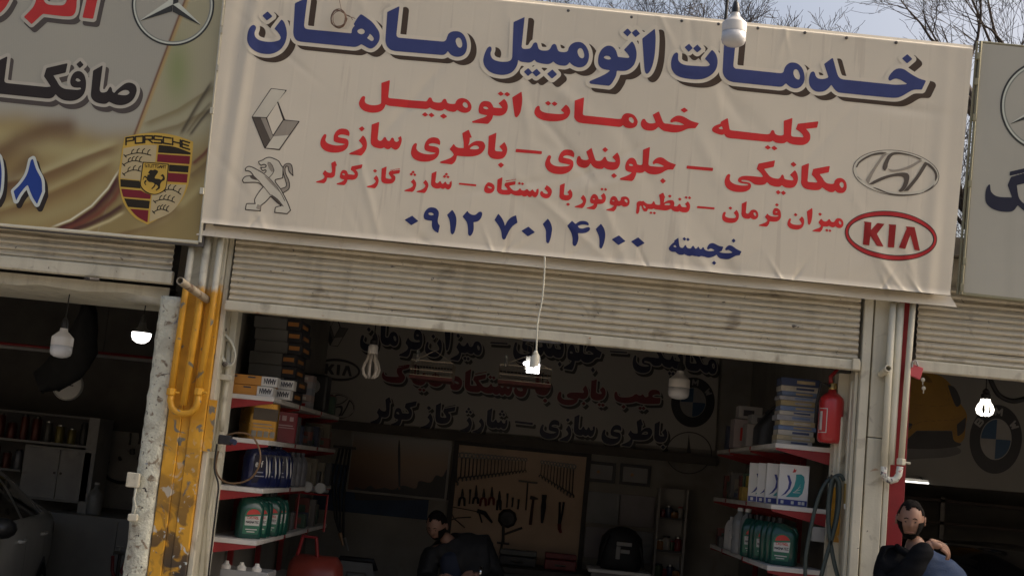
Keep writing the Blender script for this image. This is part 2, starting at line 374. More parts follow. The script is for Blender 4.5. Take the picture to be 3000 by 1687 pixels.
# ------------------------------------------------------------------ traced lettering (crop origin, crop scale, outlines)
H1 = ((700, 0), 6.44); H2 = ((1040, 0), 6.44); H3 = ((1400, 40), 6.0375); H4 = ((1680, 60), 6.3); H5 = ((1940, 90), 5.6); H6 = ((2340, 120), 5.8545)
R1 = ((1040, 230), 5.152); R1b = ((1550, 270), 5.051); R1c = ((2060, 330), 7.1556); R2 = ((930, 350), 4.519); R2b = ((1500, 410), 5.152); R2c = ((2000, 450), 5.152)
R3 = ((910, 470), 5.257); R3h = ((1390, 500), 5.152); R3i = ((1850, 550), 8.587); R3j = ((2100, 570), 6.44); N1 = ((1170, 590), 5.3667); N2 = ((1620, 640), 4.4414)
Z1 = ((1060, 960), 5.8545); Z2 = ((1440, 1000), 4.954); LS = ((0, 140), 5.8545); LT = ((0, 0), 2.012)
GL = {
'mahan_n': (*H1, "543,222c 635,318c 528,395c 440,302c;805,372c 850,420 890,530 907,640 895,740 860,840 790,930 700,995 600,1025 500,1025 390,1005 290,960 210,890 165,800 158,720 175,610 210,530 250,490 290,483 320,510 322,550 305,600 298,650 310,700 350,745 420,775 520,792 620,795 720,780 775,755 790,720 765,660 720,600 670,550c"),
'mahan_ha': (*H1, "1058,72c 1296,-42c 1235,440 1232,500 1250,540 1300,560c 2125,635c 2130,580 2150,530 2190,490c 2165,465c 2225,360 2295,275c 2320,283 2420,350 2520,430 2590,520 2640,600 2658,680 2650,760 2615,830 2560,890 2500,922 2450,915 2380,880 2310,840c 2250,875 2200,890 2140,890c 1160,795c 1090,770 1045,710 1028,640 1026,600c;2232,590 2265,560 2310,548 2355,565 2375,600 2360,635 2310,652 2255,630;2470,640c 2520,690 2545,740 2530,775 2500,780 2460,755 2412,722c 2445,690"),
'mahan_ma': (*H2, "610,232c 840,122c 783,640c 790,690 825,715 870,720c 1640,790c 1690,785 1720,755 1740,700 1770,640 1830,605 1900,596 1980,610 2050,665 2095,750 2115,850 2105,950 2065,1030 2000,1070 1930,1080 1860,1065 1800,1030 1750,965c 1720,1015 1680,1040 1640,1045c 760,970c 670,945 605,880 577,800 575,740c;1900,780 1915,735 1950,717 1990,735 2015,790 2025,840 2015,890 1985,910 1945,890 1915,840"),
'otomobil_mbil': (*H3, "632,158c 828,70c 778,560c 775,600 800,630 880,632 930,620 965,570 985,535 1020,518 1045,530 1060,580 1075,630 1110,655 1180,665 1250,655 1285,620 1310,570 1350,545 1385,565 1405,630 1430,675 1480,690 1550,690 1590,670 1605,620 1640,565 1700,525 1770,512 1840,525 1900,575 1945,650 1965,730 1960,810 1930,890 1870,945 1790,962 1720,945 1660,910 1622,868c 1590,910 1550,930 1490,930 1420,915 1370,890 1335,852c 1300,885 1250,903 1170,900 1080,880 1030,860 1000,822c 960,860 900,877 840,870 760,860 712,828c 705,890 670,970 610,1040 540,1075 450,1092 360,1085 260,1060 180,1010 120,935 95,850 105,770 140,670 180,605 215,587 240,610 243,650 225,700 230,750 255,800 310,835 400,857 480,860 550,850 590,825 608,780c;1762,680 1775,640 1810,620 1845,640 1870,690 1882,750 1870,790 1840,802 1800,780 1772,730;1318,997c 1403,1083c 1310,1163c 1223,1075c;892,970c 961,1050c 888,1115c 813,1037c;1040,985c 1115,1065c 1030,1127c 959,1050c"),
'otomobil_to': (*H4, "1078,395c 1120,450 1150,530 1165,620 1155,720 1120,820 1060,890 980,935 900,945 800,938c 785,1030 740,1120 690,1190 655,1217c 320,1180c 292,1160 300,1130c 560,1015 640,965 685,930c 600,920 530,900 485,860 455,790 458,700 475,630 510,560 560,510 620,480 690,480 750,515 790,580 810,650 820,685c 1010,705c 1035,690c 1000,630 930,555c;558,690 580,668 625,662 670,680 695,720 660,732 600,722;1000,157c 1070,232c 995,308c 915,232c;1155,172c 1230,255c 1143,322c 1072,237c"),
'otomobil_a': (*H4, "1500,163c 1515,300 1510,500 1490,700 1450,860 1400,960 1355,998 1330,980 1310,900 1290,650 1270,345c"),
'khadamat_t': (*H5, "440,222c 501,292c 432,357c 365,280c;577,235c 645,310c 572,368c 504,298c;815,320c 870,380 900,450 908,530 890,620 840,700 760,760 670,795 560,805 430,795 300,770 210,720 155,640 143,560 155,470 190,395 235,367 258,385 260,440 262,490 300,540 370,570 480,582 600,590 700,592 760,585 783,565c 750,520 697,468c"),
'khadamat_ma': (*H5, "1015,195c 1212,100c 1168,560c 1172,600 1200,628 1240,632c 1900,700c 1960,700 1990,680 2000,640 2030,580 2090,535 2150,527 2220,545 2290,610 2325,690 2338,790 2320,860 2270,925 2200,953 2130,940 2070,905 2028,865c 1990,905 1960,922 1910,925c 1160,850c 1080,820 1020,760 995,700 992,640c;2152,690 2165,650 2195,637 2230,660 2255,720 2260,770 2245,805 2215,802 2180,775 2158,730"),
'khadamat_khd': (*H6, "585,290c 650,530c 680,610 720,650 770,665c 1500,740c 1650,755 1770,752 1865,745c 1800,705 1740,670 1670,650 1610,665 1570,688 1540,670 1545,620 1580,565 1640,505 1700,478 1760,478 1820,500 1900,555 1990,610 2080,655 2185,685c 2110,840c 2000,840 1950,850 1890,880 1790,940 1710,973 1640,980 1540,975c 760,898c 680,885 620,840 590,800 558,755c 510,815 450,860 370,877 290,868 220,820 185,760 175,680 185,600 210,545 250,527 275,550 290,600 320,640 380,657 450,652 512,630c 435,400c;1862,232c 1950,315c 1858,392c 1772,305c"),
'r1_mbil': (*R1, "398,70c 528,27c 503,275c 505,290 525,300 550,303c 1050,348c 1075,348 1090,335 1105,310 1118,293 1138,290 1155,300 1165,325 1180,350 1210,362 1265,368 1300,362 1315,345 1330,322 1355,310 1375,320 1385,350 1400,375 1440,385 1490,388 1515,380 1522,355 1550,320 1590,303 1630,300 1690,320 1735,365 1758,420 1750,475 1710,512 1655,522 1595,508 1540,478c 1520,498 1490,508 1450,503 1400,490 1350,462c 1320,485 1260,490 1200,475 1160,460 1128,440c 1100,458 1070,465 1030,463c 530,418c 495,410 475,400 462,395c 450,430 420,475 370,505 290,520 200,512 120,480 70,425 60,375 75,325 105,280 135,268 155,285 150,320 148,350 170,380 220,400 290,408 350,400 385,385 395,370c;1625,400 1632,375 1655,360 1685,375 1703,410 1700,440 1675,447 1645,430;1058,512c 1106,553c 1057,582c 1010,547c;1155,520c 1203,562c 1155,592c 1106,552c;1338,533c 1395,577c 1337,613c 1280,570c"),
'r1_oto': (*R1, "2253,312c 2290,360 2307,420 2295,490 2260,540 2200,565 2120,565 2085,558c 2070,610 2040,655 2005,690c 1785,672c 1765,665 1770,648 1785,645c 1900,605 1960,585 2000,562c 1940,550 1880,530 1865,490 1870,440 1890,385 1930,350 1985,345 2040,360 2075,405 2092,443c 2200,452c 2225,450c 2205,425 2165,380c;1932,442 1950,430 1990,435 2015,460 1985,468 1950,458;2203,198c 2249,240c 2200,270c 2152,232c;2297,208c 2347,245c 2298,278c 2248,238c;2515,205c 2525,320 2515,430 2490,530 2455,580 2432,592 2415,575 2400,500 2373,290c"),
'r1_t': (*R1b, "283,135c 329,172c 283,205c 233,165c;378,143c 425,180c 377,213c 328,172c;545,190c 585,225 608,280 600,335 560,390 500,420 410,435 310,433 200,415 120,375 80,320 85,265 110,220 140,205 158,220 160,255 185,285 240,308 340,322 450,330 500,325 525,315c 505,300 467,270c"),
'r1_ma': (*R1b, "676,133c 815,82c 795,320c 800,340 820,352 845,355c 1310,400c 1350,400 1370,390 1375,370 1400,335 1440,318 1490,320 1550,345 1590,395 1608,445 1590,500 1550,530 1490,538 1430,525 1385,490c 1370,508 1340,518 1300,515c 790,465c 730,450 690,420 668,380 668,350c;1475,400 1490,378 1515,378 1545,410 1552,440 1535,463 1505,450 1482,425"),
'r1_khd': (*R1b, "1920,288c 1975,430c 1990,455 2010,468 2040,470c 2180,490c 2250,492 2300,487c 2240,460 2180,443 2140,445 2105,455 2088,440 2100,410 2150,370 2200,352 2260,358 2320,385 2400,430 2515,465c 2460,540c 2390,540 2340,548 2280,575 2220,593 2150,600 2060,590 1990,575 1950,550 1912,518c 1880,548 1840,570 1780,575 1710,560 1665,520 1652,470 1665,425 1690,400 1715,405 1735,440 1770,463 1820,468 1875,457c 1828,340c;2297,233c 2353,275c 2295,312c 2238,268c"),
'r1_koliye': (*R1c, "515,117c 550,330c 560,360 590,375 620,380c 1300,455c 1360,455 1400,440 1420,400 1440,375 1465,372 1490,390 1505,440 1540,468 1600,482 1660,480 1688,460 1690,430c 1690,175c 1873,115c 1843,460c 1850,490 1880,505 1920,510c 2080,522c 2105,518c 2080,460 2020,400 1942,350c 1985,237c 2420,185c 2390,318c 2155,345c 2200,390 2235,440 2248,500 2240,570 2200,630 2130,672 2040,685 1880,668 1810,645 1752,608c 1720,635 1670,648 1600,645 1520,630 1455,590c 1430,608 1390,615 1330,613c 560,540c 500,525 460,490 437,445c 420,465 390,470 340,462 250,430 200,400 185,365 200,320 250,280 370,235c 362,215c 380,190c;392,292c 420,358c 360,350 312,330c;1355,682c 1424,740c 1355,780c 1287,728c;1490,695c 1563,757c 1490,797c 1424,738c"),
'sazi': (*R2, "345,125 400,140 425,180 422,225c 380,212 330,203 290,210 270,228 290,240 340,250 390,262 410,290 410,340 390,385 345,420 270,440 190,440 110,420 60,380 40,330 45,280 70,225 95,198 118,205 115,240 105,275 125,310 180,335 250,348 320,345 370,333c 330,322 260,310 220,290 215,250 225,200 260,150 300,128;603,212c 635,250 655,310 650,380 620,440 580,483c 440,468c 420,460 430,447c 520,410 580,380 600,355c 580,320 548,285c;592,92c 628,127c 587,163c 547,125c;718,72c 820,33c 797,250c 800,270 825,285 850,280 870,255 885,237 905,240 915,265 935,287 960,285 975,255 992,243 1010,255 1020,285 1040,300 1065,295 1080,275 1065,250c 1105,222c 1117,270 1105,330 1080,380 1040,405 1005,395 975,370c 960,390 930,398 905,388 880,372c 860,385 830,387 790,380 740,360 710,325 705,285c"),
'batri': (*R2, "1548,240 1600,255 1625,295 1622,342c 1575,325 1520,318 1480,330 1475,345 1510,355 1570,365 1605,385 1613,430 1600,480 1560,525 1500,553 1420,563 1330,550 1270,515 1240,460 1245,400 1265,345 1295,317 1317,325 1312,365 1310,390 1335,425 1400,455 1480,465 1540,460 1570,448c 1530,440 1460,425 1425,405 1415,370 1430,310 1470,260 1510,243;1805,325c 1830,360 1870,378 1938,382c 1935,300 1925,240 1917,185c 2003,138c 2045,245c 2018,243c 2015,290 2005,325 1992,355c 2050,310 2100,290 2150,287 2195,300 2222,350 2210,400 2170,450 2110,480 2020,493 1920,490 1845,482c 1840,520 1815,570 1780,598c 1640,582c 1620,572 1630,560c 1720,530 1780,500 1805,470c 1790,440 1750,397c;2010,393c 2050,360 2100,348 2130,360 2140,385 2110,398 2060,398;2268,222c 2370,178c 2350,390c 2352,410 2370,422 2400,425c 2440,428c 2450,415 2435,395 2408,362c 2475,300c 2500,345 2513,400 2500,460 2465,510 2410,528 2340,525 2285,500 2258,455 2258,420c;2430,570c 2472,607c 2428,643c 2387,603c"),
'dash_a': (*R2b, "60,137c 453,173c 447,218c 53,187c"),
'jolobandi': (*R2b, "850,145 910,160 940,205 935,262c 890,245 830,232 785,245 770,262 810,275 880,290 920,320 928,370 910,430 865,480 790,512 710,518 620,505 545,465 505,405 500,355 520,290 550,238 585,240 590,265 575,310 585,350 630,385 700,402 790,402 850,395 880,380c 840,368 770,355 715,335 700,300 710,250 740,190 790,152;1200,122c 1250,280c 1265,310 1300,318 1340,315 1370,290 1390,260 1412,260 1425,290 1445,320 1500,332 1545,335 1565,325 1550,300 1512,262c 1590,190c 1620,245 1632,310 1625,380 1590,435 1540,455 1480,452 1430,440 1388,415c 1370,435 1330,440 1280,432 1220,400 1185,352c 1160,395 1110,422 1060,418 1000,390 975,345 978,290 995,250 1020,243 1035,265 1050,290 1090,305 1130,305 1160,292c 1120,180c;1408,110c 1452,153c 1405,192c 1362,147c;1540,502c 1587,545c 1538,582c 1493,538c;1978,150c 2083,107c 2060,355c 2065,380 2085,395 2120,400c 2220,407 2270,407 2298,400c 2250,375 2200,358 2170,357 2140,370 2122,355 2135,320 2180,280 2240,265 2290,280 2360,330 2475,375c 2430,453c 2370,450 2320,465 2260,500 2180,522 2080,515 2030,490 2005,470c 1980,490 1930,500 1878,493c 1865,545 1840,595 1810,625c 1645,607c 1625,598 1635,580c 1730,545 1780,520 1810,492c 1760,482 1720,460 1708,415 1720,350 1750,300 1790,272 1835,275 1870,310 1890,370c 1940,380 1965,372 1972,345c;1762,372 1785,362 1815,370 1832,390 1800,395 1772,388;2278,578c 2325,623c 2277,662c 2232,617c"),
'dash_b': (*R2c, "63,183c 458,220c 453,268c 57,230c"),
'mekaniki': (*R2c, "1695,250c 1730,310 1740,380 1725,450 1690,500 1640,520 1570,518 1530,505 1495,478c 1470,500 1430,505 1370,495 1310,470 1272,430c 1250,460 1200,475 1130,475 1080,465 1045,440 1015,420 960,405 900,402 880,410 900,422 960,432 1010,445 1030,470 1028,510 1000,550 930,578 850,583 760,570 690,540 645,490 632,430 645,370 670,325 700,310 717,325 712,360 710,395 730,430 790,465 870,482 950,485 990,478 980,465 940,458 870,445 835,415 840,380 880,350 950,338 1040,343 1200,355 1212,350c 1190,310 1117,235c 1143,155c 1395,105c 1375,203c 1228,235c 1270,290 1310,340 1350,365 1410,380 1450,380 1475,360 1490,328 1510,320 1525,340 1535,380 1570,395 1620,402 1665,405 1672,395c 1660,365 1618,325c;1672,125c 1720,170c 1672,207c 1625,160c;1443,553c 1481,590c 1438,622c 1402,582c;1520,560c 1560,600c 1517,632c 1481,592c;1795,190c 1908,145c 1885,400c 1888,425 1915,433 1950,435c 2015,440c 2035,432c 2000,380 1945,320c 1970,235c 2222,188c 2205,285c 2063,315c 2110,370 2140,420 2180,450 2220,458 2260,460 2285,450 2290,420 2320,385 2370,370 2420,385 2460,430 2475,490 2465,550 2430,590 2385,600 2335,590 2300,560c 2280,580 2230,585 2180,565 2140,540 2105,515c 2070,545 2020,555 1940,550 1860,535 1810,500 1785,440 1788,400c;2367,460 2385,435 2410,435 2428,465 2428,500 2405,520 2380,500 2370,480"),
'koler': (*R3, "318,45c 382,12c 410,88c 388,90c 385,160 380,200 370,245 330,272 255,268c 250,300 235,330 207,357c 95,345c 80,338 90,328c 160,305 200,285 215,265c 210,240 185,210c 222,150c 250,180 290,195 320,192 328,180 328,130;632,95c 805,65c 787,127c 690,148c 720,175 730,210 725,250 700,285 650,302 570,298c 560,335 540,365 517,385c 410,375c 397,368 405,358c 460,340 500,320 520,298c 470,285 452,265 455,230 470,180 495,155 525,152 555,165 570,195 580,218c 640,222 668,225 685,218c 660,180 617,148c;487,210 510,203 525,215 535,232 510,230 492,222"),
'gaz': (*R3, "1012,230c 1040,270 1050,310 1040,360 1020,405 990,435c 880,420c 865,412 875,402c 950,378 990,350 1005,325c 990,300 970,285c;993,137c 1028,168c 990,195c 962,160c;1095,130c 1173,95c 1158,260c 1160,275 1175,282 1200,285c 1225,288 1250,282c 1230,250 1200,210c 1217,172c 1380,148c 1368,203c 1265,218c 1300,245 1308,280 1295,320 1260,352 1210,363 1140,358 1100,335 1088,290 1088,270c;1225,152c 1385,122c 1383,133c 1222,162c"),
'sharj': (*R3, "1585,287c 1615,325 1628,370 1615,425 1595,465 1568,490c 1455,478c 1442,470 1450,460c 1530,430 1570,405 1580,380c 1565,355 1543,337c;1580,158c 1607,185c 1580,208c 1552,182c;1550,193c 1577,218c 1550,243c 1522,215c;1605,200c 1632,227c 1605,250c 1579,222c;1770,302c 1805,345 1815,390 1800,440 1780,480 1755,507c 1640,493c 1628,487 1640,475c 1720,448 1755,420 1770,395c 1755,370 1730,350c;1865,203c 1942,168c 1922,330c 1925,345 1945,353 1965,348 1985,325 2000,320 2010,340 2020,358 2040,362 2055,350 2068,332 2082,330 2090,350 2105,368 2125,372 2140,365 2138,345c 2170,315c 2175,360 2165,410 2140,445 2115,452 2090,440 2070,425c 2050,442 2025,440 2000,425c 1975,435 1930,435 1890,420 1860,390 1855,350c;2093,192c 2120,215c 2093,240c 2065,213c;2063,225c 2090,252c 2062,277c 2035,250c;2115,232c 2143,260c 2115,283c 2092,256c"),
'dash_c': (*R3, "2287,347c 2552,372c 2547,402c 2280,375c"),
'dastgah': (*R3h, "205,177c 260,190 295,220 305,255 295,300 260,335 210,343 165,330 147,300 150,260 170,215;195,240 215,237 250,250 265,265 240,270 210,258;347,135c 425,98c 408,265c 410,280 425,288 450,290c 490,290 500,285c 480,255 450,222c 467,183c 622,160c 615,210c 520,228c 560,275 590,300 630,305 660,295 680,270 695,268 705,290 730,302 760,300 780,285 800,280 815,300 840,315 855,300 875,285 890,300 905,320 925,325 935,305 925,298c 965,268c 970,310 960,360 930,400 900,402 870,380c 850,398 820,398 800,375c 775,390 740,390 710,370c 690,378 640,378 600,370 550,345c 530,362 480,365 400,355 360,335 340,300 340,270c;475,152c 633,128c 630,138c 470,165c;680,170c 703,195c 678,215c 650,190c;725,178c 752,203c 722,222c 700,196c;1090,220c 1140,255 1168,300 1160,360 1130,405 1085,420 1030,405 995,370 993,330 1010,310 1025,310 1040,335 1080,350 1110,345 1100,320 1055,275c"),
'ba': (*R3h, "1290,220c 1367,187c 1350,345c 1352,362 1370,370 1400,372 1425,365 1420,350 1400,330c 1445,280c 1475,330 1478,380 1455,425 1415,450 1350,447 1305,430 1282,395 1283,370c;1413,482c 1447,510c 1412,533c 1380,507c"),
'motor': (*R3h, "1640,365c 1675,405 1687,450 1675,500 1655,540 1625,567c 1520,553c 1507,545 1517,537c 1580,515 1625,490 1640,465c 1625,440 1602,417c;1955,335c 1980,380 1983,430 1965,475 1925,500 1855,505c 1850,540 1830,568 1808,587c 1700,572c 1690,565 1700,557c 1760,540 1790,522 1808,503c 1760,490 1745,465 1748,430 1765,385 1800,355 1840,365 1865,400 1870,428c 1910,435 1930,430c 1920,400 1905,380c;1782,425 1800,420 1820,428 1815,438 1795,436;1925,260c 1951,283c 1925,305c 1898,280c;1978,262c 2007,288c 1978,307c 1953,284c;2215,405 2250,392 2300,395 2335,430 2342,480 2325,525 2280,545 2240,540 2215,520c 2190,535 2165,532 2150,530c 2140,570 2120,600 2100,615c 1995,600c 1985,592 1995,585c 2060,565 2090,548 2105,525c 2060,515 2040,490 2045,455 2060,410 2095,385 2130,392 2155,420 2170,455 2200,455 2208,430;2265,440 2280,430 2300,440 2312,470 2300,483 2280,470;2078,452 2095,445 2115,455 2110,463 2090,462"),
'tanzim': (*R3i, "1420,340c 1455,390 1475,450 1468,530 1430,600 1380,622 1310,622 1250,610 1205,585c 1180,605 1130,605 1070,590 1020,560 993,530c 930,560 850,572 760,565 640,550 590,540 555,520c 530,538 490,540 415,530c 405,560 385,590 350,597 310,585 280,550 260,490 245,455 220,455 208,480 205,540 190,610 165,655 140,660 118,640 120,570 130,480 130,400 155,355 210,335 275,342 290,320c 350,375 400,405 450,410 500,408 525,385 545,345 570,340 585,370 605,415 650,430 725,432c 720,330 710,260 692,180c 800,122c 855,260c 828,258c 825,320 810,370 795,400c 860,350 930,320 1000,312 1055,330 1078,385 1075,440 1065,460 1110,470 1150,465 1180,430 1200,408 1230,415 1240,450 1265,480 1320,490 1375,493 1390,485c 1380,455 1345,415c;810,435c 860,400 920,388 960,395 980,425 950,440 880,440;290,425c 330,460 365,500 350,518 320,510 300,470;965,173c 1017,215c 967,257c 915,210c;1215,248c 1265,293c 1217,335c 1168,290c;1375,210c 1414,250c 1378,287c 1330,243c;1460,215c 1507,262c 1462,298c 1417,252c;492,592c 532,630c 492,667c 447,630c;577,598c 622,640c 577,675c 534,633c"),
'dash_d': (*R3i, "1655,460c 2092,500c 2085,552c 1645,512c"),
'farman': (*R3j, "257,227c 293,260c 257,293c 217,255c;370,290c 405,340 415,400 405,460 365,515 310,535 240,538 160,520 110,480 100,430 110,370 135,330 165,332 168,355 155,395 170,420 220,440 290,447 345,440 362,420 345,385 317,350c;470,175c 567,128c 547,330c 550,350 575,362 600,357 620,330 650,297 700,287 745,305 775,350 780,410 755,455 710,472 665,462 632,440c 610,458 570,460 520,450 480,420 463,370 465,330c;692,350 710,338 735,360 742,390 730,408 710,398 697,375;1132,165c 1170,200c 1132,230c 1093,195c;1110,258 1160,270 1195,310 1208,370 1205,430 1180,480 1130,510 1060,515 995,505c 985,550 965,585 935,610c 805,595c 787,587 800,573c 880,545 930,520 955,490c 940,465 905,430c 952,357c 980,390 1020,410 1080,418 1140,418 1165,408 1150,395 1100,395 1065,380 1052,340 1060,300 1080,268;1097,335 1110,322 1135,325 1145,340 1120,345"),
'mizan': (*R3j, "1485,352c 1523,387c 1485,417c 1447,380c;1605,412c 1640,465 1645,525 1630,590 1590,640 1530,662 1450,660 1380,635 1340,595 1330,550 1345,495 1370,455 1395,455 1398,480 1385,520 1400,545 1450,568 1530,575 1580,570 1595,555 1580,515 1548,475c;1800,253c 1803,340 1795,430 1780,510 1755,565 1737,577 1720,560 1710,480 1697,320c;1945,342c 1983,377c 1947,410c 1910,370c;1965,457c 1995,490 2030,510 2065,508 2090,490 2110,467 2130,470 2145,500 2170,520 2205,520 2225,500 2240,470 2280,450 2330,455 2370,490 2387,545 2375,600 2340,632 2295,635 2255,618 2235,598c 2205,620 2170,620 2110,595c 2080,608 2040,605 2005,600c 1995,640 1975,680 1945,710c 1810,695c 1797,687 1810,675c 1890,645 1940,625 1965,595c 1945,570 1912,525c;2297,515 2315,500 2338,520 2347,550 2335,570 2315,562 2302,540;2077,648c 2103,680c 2077,707c 2035,673c;2130,655c 2163,688c 2130,712c 2104,683c"),
'phone_a': (*N1, "203,228c 300,313c 188,378c 83,292c;520,97 580,115 618,165 620,220 608,270 605,320 615,355 638,385c 612,500c 560,470 525,430 512,380 515,305c 450,300 395,280 382,240 395,180 430,130 470,103;455,195 480,178 520,185 542,210 520,220 475,215;832,133c 870,190 895,260 897,330 885,420 865,490 835,522 810,500 800,380 785,290 750,215c;1070,150c 1100,190 1150,213 1200,210 1235,180 1260,165 1290,168 1303,190 1290,250 1255,300 1210,322 1165,328c 1170,400 1165,460 1140,520 1110,547 1085,525 1078,420 1060,330 993,240c"),
'phone_b': (*N1, "1555,193c 1610,260 1645,330 1660,390c 1700,310 1760,250 1835,218c 1858,335c 1780,390 1730,460 1690,540 1660,595 1630,597 1615,570 1600,470 1565,390 1497,293c;2030,397c 2133,485c 2020,550c 1917,463c;2335,270c 2375,330 2400,410 2395,490 2375,590 2340,660 2315,645 2305,560 2300,450 2255,355c"),
'phone_c': (*N2, "248,30c 270,50 295,72c 340,40 390,32 440,42 465,65 465,92c 420,82 370,82 320,98c 345,125 390,130 430,118 465,112 483,125 475,155 435,182 380,193 325,190c 332,250 320,310 295,355 270,355 255,330 255,260 235,180 185,97c;625,68c 660,120 680,190 677,260 655,345 628,393 608,380 605,320 600,240 557,137c;860,220c 945,295c 850,347c 763,273c;1110,245c 1195,320c 1100,373c 1017,298c"),
'khojaste': (*N2, "1632,252c 1640,330 1650,370 1680,385 1700,375 1715,350 1730,350 1740,375 1765,390 1795,388 1810,365 1825,355 1840,375 1855,395 1875,385 1890,365 1905,385 1915,400 1935,395 1945,378 1960,375 1970,400 1990,415 2040,425 2110,418c 2080,400 2050,390 2020,405 2005,395 2015,360 2040,330 2080,320 2120,335 2160,355 2220,368c 2195,425c 2150,430c 2200,445 2280,452 2340,445c 2310,425 2280,410 2255,415 2240,405 2255,375 2290,350 2330,358 2390,400 2453,430c 2430,478c 2380,485 2340,505 2290,528 2210,525 2160,510 2130,470c 2090,495 2020,510 1960,495 1925,490c 1900,500 1870,492c 1840,490 1810,480c 1780,490 1740,480 1710,465c 1680,475 1630,468 1590,435c 1560,435 1530,425 1508,400 1515,370 1550,330 1580,305c 1575,290c;1590,345c 1610,380c 1585,375 1560,365c;2350,262c 2377,292c 2350,318c 2322,288c;2097,550c 2125,580c 2097,606c 2067,577c;1710,245c 1732,270c 1710,293c 1683,265c;1755,250c 1780,277c 1755,298c 1734,272c"),
'diag': (*Z1, "375,740c 385,800 430,830 520,840 640,840c 600,760 610,690c 820,640c 810,690c 700,720c 690,760 740,830 730,890 680,940 560,945 430,920 360,870 345,800;620,655c 825,625c 825,640c 620,672c;860,650c 940,620c 930,850c 1000,860 1040,850 1030,790c 1090,760c 1110,850 1090,940 1030,985 930,975 870,930 850,870c;1250,760c 1340,830 1390,900 1370,970 1290,1010 1200,990 1145,940 1150,890 1180,900 1250,920 1290,900c 1200,820c;1000,1030c 1035,1060c 1000,1090c 958,1055c;1060,1035c 1100,1070c 1060,1100c 1036,1065c"),
'eyb': (*Z2, "1800,725 1825,740 1830,770 1860,800 1950,810 2040,795 2075,770 2105,760 2125,775 2165,785 2190,765 2210,780 2225,805 2275,800c 2280,740 2320,705 2380,700 2430,720 2452,775c 2400,765 2340,780 2335,800 2380,815 2452,815c 2450,870 2435,905c 2330,908 2230,905 2150,890 2100,870c 2050,885 1950,895 1870,885 1800,850 1782,800 1785,750;1918,915c 1950,945c 1915,978c 1882,943c;2158,940c 2188,965c 2158,995c 2125,962c;2205,940c 2240,968c 2205,998c 2174,965c"),
'yabi': (*Z2, "1450,570c 1530,548c 1515,740c 1560,760 1600,755 1570,700c 1615,655c 1650,700 1655,770 1620,830 1550,855 1480,845 1438,800 1440,740c;1365,635c 1395,690 1405,760 1380,815 1330,838 1260,825 1245,870 1190,912 1110,925 1010,900 955,840 958,780 980,735 1005,728 1015,760 1010,800 1045,835 1130,845 1200,840c 1150,825 1100,805 1095,770 1130,745 1220,738 1330,745c 1345,735c 1322,690c;1340,870c 1370,898c 1338,930c 1305,898c;1565,890c 1597,915c 1568,945c 1533,912c;1615,895c 1650,922c 1615,950c 1583,920c"),
'safka': (*LS, "133,152c 80,560c 85,590 110,608 150,615c 800,680c 875,672c 840,620 757,495c 800,355c 1165,270c 1130,435c 918,483c 980,580 1030,660 1100,705 1200,720 1340,728 1395,715c 1390,690c 1300,690 1240,670 1212,620 1215,540 1260,450 1320,410 1380,412 1440,460 1475,560 1480,650 1460,760 1410,840 1330,895 1230,918 1100,905 1020,865 955,803c 920,850 860,875 790,875c -10,795c -60,770 -90,700 -95,560c -70,250c;1298,565c 1320,530 1360,545 1392,578c 1340,588;1380,230c 1440,300c 1370,362c 1310,290c;1600,398c 1765,305c 1715,700c 1718,745 1740,770 1800,772 1840,755 1870,700 1895,675 1920,700 1930,750 1960,782 2000,740 2080,670 2160,615 2240,605 2320,645 2348,720 2330,810 2280,900 2200,960 2100,990 2000,985 1930,960 1870,930c 1840,960 1800,970 1740,965 1660,945 1600,905 1565,840 1565,780c;2015,805c 2080,755 2150,730 2205,745 2225,780 2180,815 2100,820"),
'left_red': (*LT, "525,-60c 592,-75c 575,0 550,114c 487,107c;455,-70c 447,70 430,95 400,100 255,85c 188,146c 142,103c 175,70 200,40 215,0 220,-60 240,-90 300,-95 380,-90;265,-40 300,-50 380,-45 395,0 380,30 330,35 275,25 255,-10;-120,110c -60,95 -10,85 30,50 65,-10c -20,-10 -90,40"),
'left_num': (*LT, "195,937c 215,1000 245,1060 250,1130c 220,1205c 195,1165 180,1130 165,1090c 145,1110 115,1150 97,1185c 82,1128c 120,1090 160,1030 183,945c;-40,950c -10,920 8,980 10,1060 0,1140 -20,1180c"),
'right_g': ((2780, 120), 1.858, "222,780 230,820 260,845 345,852c 320,785c 338,740c 470,705c 462,765c 370,785c 385,860 420,890 470,895c 480,935 420,930 375,895c 350,925 300,930 240,915 205,885 198,850 205,800;333,712c 470,680c 470,702c 330,735c"),
}
# ------------------------------------------------------------------ ground, sky-side setting
def struct(o): o['kind'] = 'structure'; return o
struct(box('ground', -250, 250, -250, 250, -.60, -.40, asphalt))
struct(box('forecourt', -30, 30, -6, -.02, -.399, .02, concrete)); struct(box('road', -250, 250, -20, -6.003, -.399, -.10, asphalt))

# unseen earth bank added behind the camera to block low sky from the bays
m = MB(); n = 50; rr_ = random.Random(2)
rows = [[(-220+440*i/n, -22-8*j+rr_.uniform(-1.5, 1.5), (-.5, 5.5, 9.5, 12, 13.5, 14)[j]+(rr_.uniform(-.8, .8) if j else 0)) for i in range(n+1)] for j in range(6)]
m.add([p for r_ in rows for p in r_], [(j*(n+1)+i, j*(n+1)+i+1, (j+1)*(n+1)+i+1, (j+1)*(n+1)+i) for j in range(5) for i in range(n)])
struct(m.build('sky_block_bank', M('sky_block_soil', (.075, .065, .05), .95, var=.35, sc=1.2, bump=.5, bsc=8), None, smooth=True))

